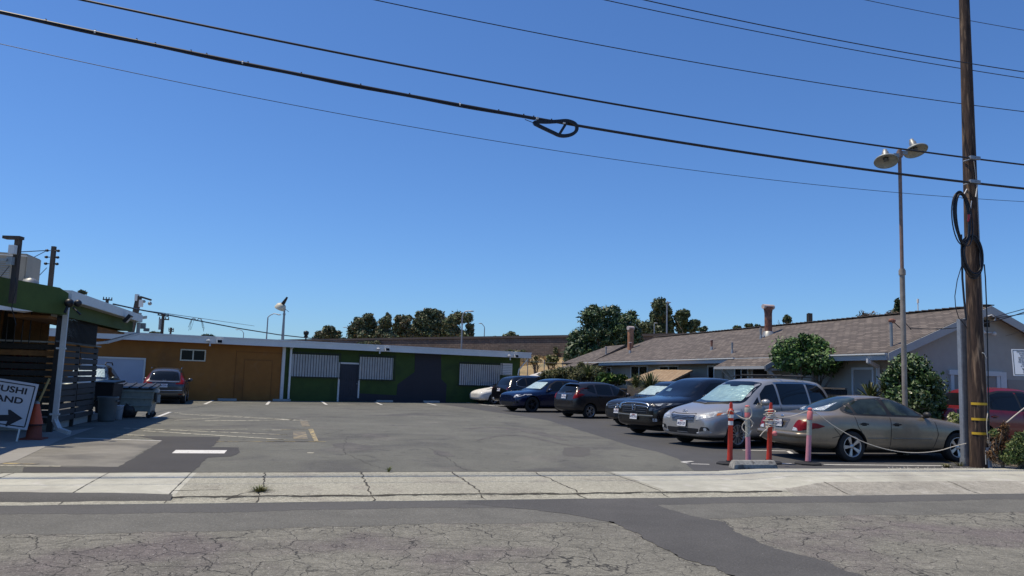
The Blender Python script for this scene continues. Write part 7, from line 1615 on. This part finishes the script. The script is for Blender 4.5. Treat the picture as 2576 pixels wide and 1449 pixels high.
# ================================================================ FAR POLES AND LIGHTS
def farlight(px0, py0, px1, py1, arm, Y, lab, rad=.09):
    a = D(px0, py0, Y); c = D(px1, py1, Y); t = thing('street_light', V((a.x, a.y, 0)), lab, 'street light', 'far street lights')
    b = mb(); b.tube([V((a.x-(c.x-a.x)*.0, Y, 0)), c], [rad*1.0, rad*.7], 6); b.build('pole', M_galv, t)
    P_ = [c]+[D(x, y, Y) for x, y in arm]; b = mb(); b.tube(P_, rad*.55, 5); b.build('arm', M_galv, t)
    e_ = P_[-1]; s_ = 1 if P_[-1].x > c.x else -1; b = mb(); b.ball(e_+V((s_*.1, 0, -.03)), rad*1.5, 6, (1.8, .7, .45)); b.build('lamp_head', M_galv, t)
farlight(670, 855, 674, 798, [(680, 793), (689, 789), (700, 791)], 85, 'far street light with a curved arm to the right, left of the roof lamp')
farlight(613, 857, 613, 838, [(609, 832), (602, 829), (597, 829)], 130, 'smallest far street light with its arm to the left, over the orange building')
farlight(879, 860, 879, 836, [(877, 828), (873, 824), (868, 823)], 120, 'far street light partly hidden by the row of eucalyptus trees')
farlight(1162, 870, 1163, 797, [(1166, 788), (1172, 783), (1183, 782)], 74, 'tallest far street light in front of the rightmost eucalyptus tree', .10)
farlight(1218, 850, 1219, 824, [(1217, 820), (1213, 815), (1210, 813)], 110, 'small far street light right of the eucalyptus row')
farlight(1677, 845, 1678, 765, [(1679, 760)], 70, 'pale far lamp pole before the tall dark tree behind the house', .09)
farlight(1645, 850, 1646, 815, [(1647, 812)], 72, 'short grey far pole just above the house hip', .07)
def farpole(px, pyb, pyt, Y, arms, lab, lean=0, w_=.15):
    a = D(px+lean, pyb, Y); c = D(px, pyt, Y); t = thing('telephone_pole', V((a.x, Y, 0)), lab, 'utility pole', 'far utility poles'); b = mb(); b.tube([V((a.x, Y, 0)), c], w_, 7); b.build('post', M_postw, t)
    for (x0, y0, x1, y1) in arms:
        p, q = D(x0, y0, Y), D(x1, y1, Y); b = mb(); b.beam(p, q, .12, .12); 
        for k in range(4): s_ = p.lerp(q, .05+.3*k); b.tube([s_, s_+V((0, 0, .25))], .05, 5)
        b.build('crossarm', M_postw, t)
    return t
farpole(270, 780, 752, 75, [(259, 753, 282, 755)], 'far pole top with a single crossarm above the sloping fascia')
tt_ = farpole(411, 842, 790, 80, [(397, 792, 424, 796), (400, 803, 425, 804)], 'far utility pole with two crossarms and a transformer', -3)
c = D(404, 817, 80); b = mb(); b.tube([c+V((0, 0, -.5)), c+V((0, 0, .6))], .2, 10); b.build('transformer', M_grey, tt_)
farpole(430, 842, 824, 120, [(424, 828, 437, 829), (424, 833, 437, 834)], 'most distant tiny utility pole right of the transformer pole')
# small antenna / finial
a = D(769, 858, 60); c = D(770, 841, 60); t = thing('vent_stack', V((a.x, 60, 2.5)), 'small dark stack with a cap rising behind the green building roof', 'vent'); b = mb(); b.tube([V((a.x, 60, 2)), c], .06, 6); b.build('pipe', M_iron, t); b = mb(); b.lathe(c, (0, 0, 1), [(.05, -.25), (.18, -.2), (.12, -.08), (.2, .0), (.22, .2), (.05, .28)], 10); b.build('cap', M_iron, t)
a = D(2310, 792, 45); t = thing('antenna', a-V((0, 0, .5)), 'thin pale mast antenna above the house ridge near the lamp post', 'antenna'); b = mb(); b.tube([a-V((0, 0, .5)), D(2309, 762, 45)], .03, 5); b.build('mast', M_wm, t); b = mb(); b.tube([D(2309, 762, 45), D(2309, 752, 45)], .06, 6); b.build('tip', M_wm, t)
a = D(2037, 812, 40); t = thing('satellite_dish', a-V((0, 0, .3)), 'dark panel antenna standing on the far side of the house ridge', 'antenna'); b = mb(); b.tube([D(2031, 812, 40), D(2031, 789, 40)], .04, 5); b.build('mast', M_iron, t); b = mb(); c = D(2038, 801, 40); b.box(c, (.15, .1, 0), (0, .04, 0), (0, 0, .27)); b.build('panel', M_shed, t)
# long background cable
P_ = [(285, 765), (345, 778), (420, 792), (500, 807), (600, 826), (700, 842), (800, 853), (890, 862)]
b = mb(); b.tube([D(x, y, 26+i*3.2) for i, (x, y) in enumerate(P_)], .028, 5); tag(b.build('overhead_cable', M_cable), 'black cable sloping down behind the orange building past the roof lamp', 'cable')
for (x0, y0, x1, y1) in [(358, 780, 640, 820)]:
    b = mb(); b.tube([D(x0, y0, 28), D(x1, y1, 60)], .012, 4); o = tag(b.build('overhead_wire', M_cable), 'very thin wire running right from the dark camera post behind the fascia', 'wire')
c = D(494, 806, 37.0); r = random.Random(2)
b = mb(); b.v = []
for k in range(9):
    a = r.uniform(0, 6.28); b.tube(catm([c, c+V((math.cos(a)*.2, math.sin(a)*.2, .1)), c+V((math.cos(a)*.35, math.sin(a)*.2, -r.uniform(.1, .35))), c+V((math.cos(a)*.4, math.sin(a)*.2, -r.uniform(.3, .6)))], 3), .007, 4, cap=False)
tag(b.build('dried_moss_tuft', M_postw), 'wispy dry plant tuft caught on the sloping black cable', 'plant')
# ================================================================ TREES AND PLANTS
E1 = leafmat('eucalyptus_leaf_dark', (.06, .08, .042)); E2 = leafmat('eucalyptus_leaf', (.12, .155, .075)); E3 = leafmat('eucalyptus_leaf_brown', (.155, .125, .07))
F1 = leafmat('loquat_leaf_dark', (.022, .048, .018)); F2 = leafmat('loquat_leaf', (.065, .11, .04)); F3 = mat('loquat_leaf_highlight', (.24, .28, .17), .4, noise=[(2, .3)])  # pale loquat leaves have sunlit highlights put into their colour
Bm = mat('bark_grey', (.16, .13, .10), .9, noise=[(3, .3), (12, .3)]); Bm2 = mat('bark_pale', (.42, .37, .31), .85, noise=[(3, .25)])
def trunk(name, base, tips, r0, m, parent, seed=1):
    b = mb(); r = random.Random(seed); base = V(base); top = sum((V(t) for t in tips), V())/len(tips); fork = base.lerp(V((top.x, top.y, base.z+(top.z-base.z)*.45)), .9)
    b.tube([base-V((0, 0, .3)), base.lerp(fork, .5)+V((r.uniform(-.1, .1), 0, 0)), fork], [r0*1.25, r0, r0*.8], 9)
    for t in tips:
        t = V(t); mid = fork.lerp(t, .5)+V((r.uniform(-.2, .2), r.uniform(-.2, .2), r.uniform(-.1, .2))); b.tube([fork-V((0, 0, .1)), mid, t], [r0*.55, r0*.32, r0*.1], 6)
        for k in range(3): e = mid.lerp(t, .4)+V((r.uniform(-1, 1), r.uniform(-1, 1), r.uniform(.0, .9)))*(t-fork).length*.25; b.tube([mid, e], [r0*.22, r0*.05], 5)
    return b.build(name, m, parent)
def ptree(label, blobs, Y, base, n, leaf, mats, seed, name='eucalyptus_tree', grp='eucalyptus trees beyond the freeway wall', depth=1.0, zbase=None, cat='tree', w_=(3, 4, 2), bark=None, aspect=.5, droop=0, shell=.55, extra=0):
    """blobs: (px, py, radius px x, radius px y) of foliage clumps as measured, all near depth Y"""
    r = random.Random(seed); cl = []; k = Y/FOC
    for (x, y, rx, ry) in blobs:
        dy_ = r.uniform(-.6, .6)*rx*k*depth; c = D(x, y, Y+dy_); cl.append((tuple(c), (rx*k, rx*k*.9, ry*k)))
        m_ = extra or int(8+rx*.15)
        for q in range(m_):    # small satellite clumps make the outline uneven
            a, e_ = r.uniform(0, 6.28), r.uniform(-.5, 1.2); f = r.uniform(.16, .42); rr = r.uniform(.75, 1.08)
            cl.append((tuple(c+V((math.cos(a)*math.cos(e_)*rx*k*rr, math.sin(a)*math.cos(e_)*rx*k*rr, math.sin(e_)*ry*k*rr))), (rx*k*f, rx*k*f, ry*k*f)))
    bx_, by_ = base; g = D(bx_, by_, Y); zb_ = zbase if zbase is not None else g.z
    t = thing(name, V((g.x, Y, zb_)), label, cat, grp)
    tips = [tuple(V(c[0])) for c in cl if True][:: max(1, len(cl)//7)]
    trunk('trunk', V((g.x, Y, zb_)), tips, max(.03, .035*(V(tips[0]).z-zb_)), bark or Bm, t, seed)
    clumped_leaves('crown', cl, n, leaf, mats, t, seed, weights=w_, aspect=aspect, droop=droop, shell=shell)
    return t
EU_ = [E1, E2, E3]
ptree('low round eucalyptus standing alone at the left of the row', [(808, 845, 14, 12), (826, 838, 17, 15), (843, 846, 14, 12), (832, 828, 9, 8), (795, 852, 8, 6)], 112, (824, 858), 4200, .20, EU_, 1, w_=(4, 4, 2))
ptree('broad leaning eucalyptus, second from the left of the row', [(890, 838, 16, 18), (905, 820, 20, 18), (925, 812, 20, 16), (938, 830, 16, 20), (918, 843, 22, 12), (925, 798, 13, 8), (885, 852, 10, 8)], 108, (920, 858), 8000, .20, EU_, 2)
ptree('slim pointed eucalyptus, third in the row', [(970, 812, 14, 14), (976, 800, 8, 10), (966, 832, 17, 14), (978, 846, 18, 11), (955, 846, 14, 10)], 106, (968, 858), 5200, .19, EU_, 3)
ptree('rounded brown topped eucalyptus, fourth in the row', [(1010, 815, 18, 18), (1018, 803, 14, 10), (1005, 835, 20, 18), (1025, 838, 18, 18)], 108, (1012, 858), 7000, .19, EU_, 4, w_=(3, 4, 4))
ptree('tallest eucalyptus with a dark domed top in mid row', [(1078, 795, 22, 16), (1088, 788, 13, 10), (1060, 808, 20, 18), (1082, 822, 26, 22), (1050, 832, 18, 18), (1075, 842, 28, 14), (1105, 838, 16, 18)], 110, (1078, 858), 12000, .20, EU_, 5, w_=(5, 4, 1))
ptree('feathery brown eucalyptus close behind the tallest one', [(1108, 808, 13, 22), (1106, 792, 7, 10), (1112, 830, 14, 20)], 118, (1108, 858), 4000, .17, EU_, 6, w_=(2, 4, 5), shell=.3)
ptree('open spreading eucalyptus at the right end of the row', [(1135, 812, 16, 16), (1152, 800, 20, 14), (1175, 800, 14, 12), (1182, 822, 9, 8), (1140, 836, 18, 18), (1168, 843, 20, 10), (1184, 838, 8, 14), (1122, 825, 10, 22)], 108, (1158, 858), 8000, .19, EU_, 7, bark=Bm2, extra=4)
ptree('small grey bush beyond the freeway wall right of the eucalyptus row', [(1272, 850, 10, 8), (1286, 845, 12, 9), (1298, 850, 8, 7)], 110, (1285, 858), 1600, .16, [E1, E2, E2], 8, name='bush', grp='bushes beyond the freeway wall', cat='bush')
ptree('tiny bush top beside the small far street light', [(1210, 853, 8, 4), (1222, 853, 7, 4)], 110, (1215, 858), 500, .15, [E1, E2, E3], 9, name='bush', grp='bushes beyond the freeway wall', cat='bush')
ptree('tiny pointed bush between the street light and the grey bush', [(1243, 852, 6, 6)], 110, (1243, 858), 350, .14, [E1, E2, E2], 10, name='bush', grp='bushes beyond the freeway wall', cat='bush')
ptree('tiny bush between the lone round eucalyptus and its row', [(858, 855, 8, 5), (866, 853, 5, 4)], 112, (862, 859), 500, .15, [E1, E2, E3], 11, name='bush', grp='bushes beyond the freeway wall', cat='bush')
ptree('small dark palm top above the orange building roof', [(518, 846, 8, 4), (532, 848, 8, 3)], 90, (524, 854), 350, .22, [E1, E1, E2], 12, name='bush', grp='bushes beyond the freeway wall', cat='bush')
ptree('faint bush top near the transformer pole', [(387, 838, 12, 3), (398, 839, 8, 3)], 110, (390, 846), 300, .18, [E1, E2, E3], 13, name='bush', grp='bushes beyond the freeway wall', cat='bush')
ptree('faint bush near the roof line of the restaurant fascia', [(206, 734, 8, 3), (212, 737, 6, 3)], 60, (208, 760), 200, .12, [E1, E2, E3], 14, name='bush', grp='bushes beyond the freeway wall', cat='bush')
# ivy clumps on the sound wall
for i, (x, y, rx, ry, lab) in enumerate([(925, 866, 36, 7, 'ivy spilling over the far wall just above the white fascia'), (1290, 887, 32, 7, 'ivy clump low on the wall near the dry grass'), (1398, 884, 5, 12, 'dead vine hanging on the wall near the dry slope')]):
    q = onplane(x, y, wl0+wn*.3, wn); k = q.y/FOC; t = thing('ivy', q, lab, 'ivy', 'ivy on the freeway wall'); wdv = wd_ if False else (wl1-wl0).normalized()
    cl = [(tuple(q+wdv*(j/6-.5)*2*rx*k+V((0, 0, rng.uniform(-.4, .4)*ry*k))), (rx*k*.28, .35, ry*k*.8)) for j in range(7)]
    clumped_leaves('foliage', cl, 2200 if i < 2 else 300, .10, [leafmat('ivy_leaf', (.07, .10, .035)), E1, E3], t, 20+i)
# big loquat-like tree
lq = ptree('big dense dark tree with long glossy leaves behind the far end of the house',
    [(1490, 805, 30, 28), (1530, 800, 32, 26), (1568, 815, 32, 26), (1500, 840, 42, 30), (1550, 850, 50, 34), (1460, 855, 28, 26), (1450, 890, 30, 22), (1500, 885, 46, 30), (1585, 850, 26, 36), (1493, 780, 10, 12), (1545, 780, 14, 10), (1590, 795, 12, 14), (1432, 905, 12, 18), (1455, 915, 16, 18)],
    56, (1520, 940), 17000, .17, [F1, F2, F3], 30, name='tree', grp=None, zbase=0, w_=(5, 5, 2), aspect=.32)
# trees behind the house
ptree('tall dark eucalyptus rising behind the house, behind the pale lamp pole', [(1660, 770, 18, 18), (1668, 790, 20, 20), (1650, 800, 14, 18), (1675, 812, 20, 20), (1655, 830, 20, 18), (1683, 830, 12, 18)], 100, (1668, 860), 8000, .20, [E1, leafmat('eucalyptus_green', (.05, .07, .022)), E2], 31, zbase=3.5, grp='eucalyptus trees behind the house')
ptree('shorter split crown eucalyptus to the right behind the house', [(1712, 803, 14, 18), (1722, 790, 12, 10), (1715, 828, 13, 12), (1745, 815, 13, 10), (1738, 828, 12, 8)], 100, (1726, 860), 4500, .19, [E1, leafmat('eucalyptus_green', (.05, .07, .022)), E2], 32, zbase=3.5, bark=Bm2, grp='eucalyptus trees behind the house')
ptree('wide olive green tree mass low behind the house hip', [(1612, 830, 14, 18), (1630, 828, 18, 18), (1645, 840, 18, 16), (1600, 842, 10, 14)], 92, (1625, 860), 5500, .19, [E1, leafmat('eucalyptus_olive', (.065, .075, .022)), E2], 33, zbase=3.5, grp='eucalyptus trees behind the house')
for i, (bl, lab) in enumerate([([(1765, 829, 10, 4), (1772, 827, 6, 5)], 'tiny treetop peeking over the ridge right of the split eucalyptus'), ([(1855, 824, 9, 3), (1885, 820, 10, 4), (1905, 820, 6, 3)], 'thin line of treetops along the ridge left of the tall chimney'),
        ([(1980, 800, 7, 7), (1980, 806, 9, 6)], 'small dark conifer tip over the ridge right of the tall chimney')]):
    ptree(lab, bl, 70, (bl[0][0], 840), 700, .14, [E1, F1, E2], 40+i, name='tree', grp='treetops above the house ridge', zbase=0)
def conifer(px, pyb, pyt, wpx, Y, lab, seed):
    a, c = D(px, pyb, Y), D(px, pyt, Y); k = Y/FOC; t = thing('conifer', V((a.x, Y, 0)), lab, 'tree', 'treetops above the house ridge'); b = mb(); b.tube([V((a.x, Y, 0)), c], [.15, .02], 6); b.build('trunk', Bm, t)
    cl = []
    for j in range(9): f = j/8; cl.append((tuple(a.lerp(c, f)+V((math.sin(j*2.4)*wpx*k*.2, 0, 0))), (wpx*k*(1-f*.75), wpx*k*(1-f*.75), .28)))
    clumped_leaves('crown', cl, 900, .13, [F1, E1], t, seed)
conifer(2258, 795, 760, 9, 45, 'dark narrow conifer top left of the twin dish lamp post over the ridge', 50)
# palms/agapanthus silhouettes over ridge
for i, (x, y, n_) in enumerate([(2170, 788, 22), (2187, 786, 22), (2212, 788, 30), (2238, 784, 34)]):
    p = D(x, y+10, 38); t = thing('palm_top', V((p.x, p.y, 0)), ['leftmost spiky palm top over the house ridge', 'second spiky palm top over the house ridge', 'third spiky palm top over the ridge, low and wide', 'rightmost spiky palm top beside the dark conifer'][i], 'palm', 'spiky tops above the ridge'); b = mb(); b.tube([V((p.x, p.y, 0)), p-V((0, 0, .3))], .1, 6); b.build('trunk', Bm, t)
    cl = [(tuple(p+V((rng.uniform(-.2, .2), 0, rng.uniform(-.15, .1)))), (.28, .25, .22)) for _ in range(4)]; clumped_leaves('crown', cl, 160, .12, [E1, leafmat('palm_brown', (.16, .10, .06))], t, 60+i, aspect=.2)
# small round tree in front of the porch
T3 = [leafmat('citrus_leaf_dark', (.035, .075, .02)), leafmat('citrus_leaf', (.11, .20, .05)), mat('citrus_leaf_shine', (.13, .18, .08), .3, noise=[(2, .3)])]
ptree('dense round topped green tree in front of the porch above the silver minivan', [(1985, 885, 42, 34), (2030, 890, 50, 36), (2075, 905, 42, 30), (2045, 865, 30, 22), (1995, 915, 36, 22), (2085, 925, 30, 18), (2040, 925, 40, 18), (1968, 905, 22, 26), (2025, 850, 16, 10), (2108, 905, 16, 16)], 24.9, (2010, 1000), 15000, .055, T3, 70, name='tree', grp=None, zbase=0, w_=(5, 6, 2), extra=7)
T4 = [leafmat('camellia_leaf_dark', (.026, .056, .017)), leafmat('camellia_leaf', (.075, .135, .035)), mat('camellia_leaf_shine', (.22, .27, .15), .25, noise=[(3, .3)])]
ptree('tall glossy dark green bush around the foot of the dish lamp post', [(2290, 920, 44, 26), (2270, 960, 48, 34), (2320, 965, 46, 36), (2340, 1000, 32, 34), (2285, 1005, 52, 34), (2310, 1040, 50, 34), (2360, 1010, 18, 26), (2245, 950, 20, 26), (2275, 905, 20, 16), (2345, 1050, 30, 26)], 20.2, (2300, 1100), 17000, .05, T4, 71, name='bush', grp=None, zbase=0, w_=(6, 5, 2), cat='bush', extra=6)
# palm fan / grassy plants
def fronds(name, p, n, ln, m, lab, cat, seed, spread=1.0, stiff=.6, wd=.02, parent=None, grp=None, trunk_h=0):
    r = random.Random(seed); t = thing(name, V((p[0], p[1], 0)), lab, cat, grp); c = V(p)
    if trunk_h: b = mb(); b.tube([V((p[0], p[1], 0)), c], .12, 8); b.build('trunk', Bm, t)
    b = mb()
    for i in range(n):
        a = r.uniform(0, 6.28); el = r.uniform(.1, 1.5); l = ln*r.uniform(.6, 1.1); d = V((math.cos(a)*math.cos(el)*spread, math.sin(a)*math.cos(el)*spread, math.sin(el))); x = V((-math.sin(a), math.cos(a), 0))*wd*r.uniform(.7, 1.3)
        p1 = c+d*l*.5; p2 = c+d*l*.85-V((0, 0, l*(1-stiff)*.25)); p3 = c+d*l*1.05-V((0, 0, l*(1-stiff)*.6)); b.m = r.randrange(len(m))
        b.add([c-x*.6, c+x*.6, p1+x, p1-x, p2+x*.7, p2-x*.7, p3], [(0, 1, 2, 3), (3, 2, 4, 5), (5, 4, 6)])
    b.build('fronds', m, t); return t
Pm = [leafmat('palm_green', (.10, .13, .04)), leafmat('palm_yellow', (.20, .19, .07)), leafmat('palm_dark', (.03, .05, .018))]
fronds('fan_palm', D(2190, 1010, 20.8), 160, .68, Pm, 'spiky fan palm between the minivan roof and the glossy bush', 'palm', 1, wd=.018)
fronds('fan_palm', D(2235, 1000, 20.6), 130, .6, Pm, 'second fan palm tucked against the glossy bush', 'palm', 2, wd=.018)
fronds('grass_clump', D(1635, 985, 30), 260, .95, Pm, 'yellow green grass clump beside the tan shed roof', 'plant', 3, wd=.016)
fronds('grass_clump', D(1600, 975, 31), 200, .7, Pm, 'smaller strappy grass clump left of the big yellow green one', 'plant', 4, wd=.016)
fronds('grass_clump', D(1480, 950, 40), 240, .9, Pm, 'wispy ornamental grass behind the dark hatchback', 'plant', 5, wd=.018)
# bushes behind the cars
bb = [leafmat('hedge_dark', (.045, .055, .02)), leafmat('hedge', (.085, .095, .03)), leafmat('hedge_olive', (.13, .12, .045))]
ptree('feathery olive bush behind the black SUV and blue crossover', [(1390, 945, 28, 12), (1425, 940, 28, 14), (1455, 948, 22, 12)], 44, (1420, 980), 4500, .09, bb, 80, name='bush', grp='bushes behind the parked cars', zbase=0, cat='bush', aspect=.25)
ptree('fine leaved olive bush behind the blue crossover, in front of the house corner', [(1470, 935, 24, 18), (1500, 942, 24, 18), (1450, 950, 20, 14)], 42, (1480, 980), 5000, .085, bb, 81, name='bush', grp='bushes behind the parked cars', zbase=0, cat='bush', aspect=.25)
ptree('broad leaved bright green bush above the hatchback', [(1535, 953, 22, 10), (1560, 955, 18, 10), (1515, 952, 14, 10)], 38, (1540, 985), 1600, .13, [leafmat('broad_leaf', (.10, .17, .03)), leafmat('broad_leaf_dark', (.03, .07, .015)), bb[1]], 82, name='bush', grp='bushes behind the parked cars', zbase=0, cat='bush')
# scrub on the dry slope
ptree('young green shrub growing in the dry grass of the slope', [(1386, 912, 13, 7), (1383, 899, 7, 6), (1398, 903, 7, 6)], 60, (1388, 930), 700, .12, [leafmat('scrub', (.16, .18, .06)), leafmat('scrub_dark', (.07, .09, .03)), bb[2]], 83, name='shrub', grp='shrubs on the dry slope', zbase=.5, cat='shrub', shell=.2)
ptree('thin sapling in the dry grass nearer the green building', [(1348, 900, 5, 4), (1345, 911, 8, 3)], 60, (1349, 930), 220, .12, [leafmat('scrub', (.16, .18, .06)), leafmat('scrub_dark', (.07, .09, .03)), bb[2]], 84, name='shrub', grp='shrubs on the dry slope', zbase=.5, cat='shrub', shell=.2)
# plants by the pole
yl = [leafmat('pale_leaf', (.38, .38, .16)), leafmat('pale_leaf_green', (.15, .20, .05)), mat('cream_leaf', (.6, .58, .4), .5)]
ptree('pale yellow leaved shrub between the sedan nose and the utility pole', [(2405, 1055, 18, 14), (2420, 1062, 16, 16), (2428, 1048, 10, 12)], 18.6, (2412, 1100), 1100, .045, yl, 85, name='shrub', grp=None, zbase=0, cat='shrub')
ju = [leafmat('juniper', (.07, .12, .03)), leafmat('juniper_tip', (.20, .24, .08)), leafmat('juniper_dark', (.02, .04, .012))]; jb_ = [leafmat('juniper_brown', (.19, .095, .045)), leafmat('juniper_brown_dark', (.08, .045, .025)), leafmat('juniper_tan', (.28, .17, .08))]
ptree('browning juniper just right of the utility pole', [(2505, 1120, 16, 26), (2520, 1095, 14, 24), (2528, 1075, 10, 14), (2512, 1145, 20, 20), (2530, 1130, 14, 24)], 16.6, (2515, 1172), 3800, .035, jb_, 86, name='juniper', grp='junipers by the pole', zbase=0, cat='shrub', aspect=.25, shell=.3)
ptree('green tufted juniper at the right edge by the sidewalk', [(2560, 1130, 24, 24), (2545, 1150, 24, 20), (2580, 1140, 30, 30), (2570, 1105, 18, 18), (2595, 1165, 30, 20)], 16.2, (2570, 1176), 5200, .035, ju, 87, name='juniper', grp='junipers by the pole', zbase=0, cat='shrub', aspect=.3, shell=.3)
ptree('yellow green juniper sprig between the brown and the green one', [(2500, 1090, 10, 9), (2535, 1155, 14, 12)], 16.4, (2530, 1175), 700, .035, [ju[1], ju[0], jb_[2]], 88, name='juniper', grp='junipers by the pole', zbase=0, cat='shrub', aspect=.3)
tag(tuft('dry_weed', G(2380, 1176), 60, .10, .25, [leafmat('weed_dry', (.2, .17, .07)), M_weed], seed=6, wdt=.006), 'dry weeds on the gravel between the sedan and the pole foot', 'weed')
tag(tuft('dry_weed', G(2415, 1172), 50, .12, .3, [leafmat('weed_dry', (.2, .17, .07)), M_weed], seed=7, wdt=.006), 'dry weeds just left of the metal cable guard', 'weed')
bpy.context.view_layer.update()
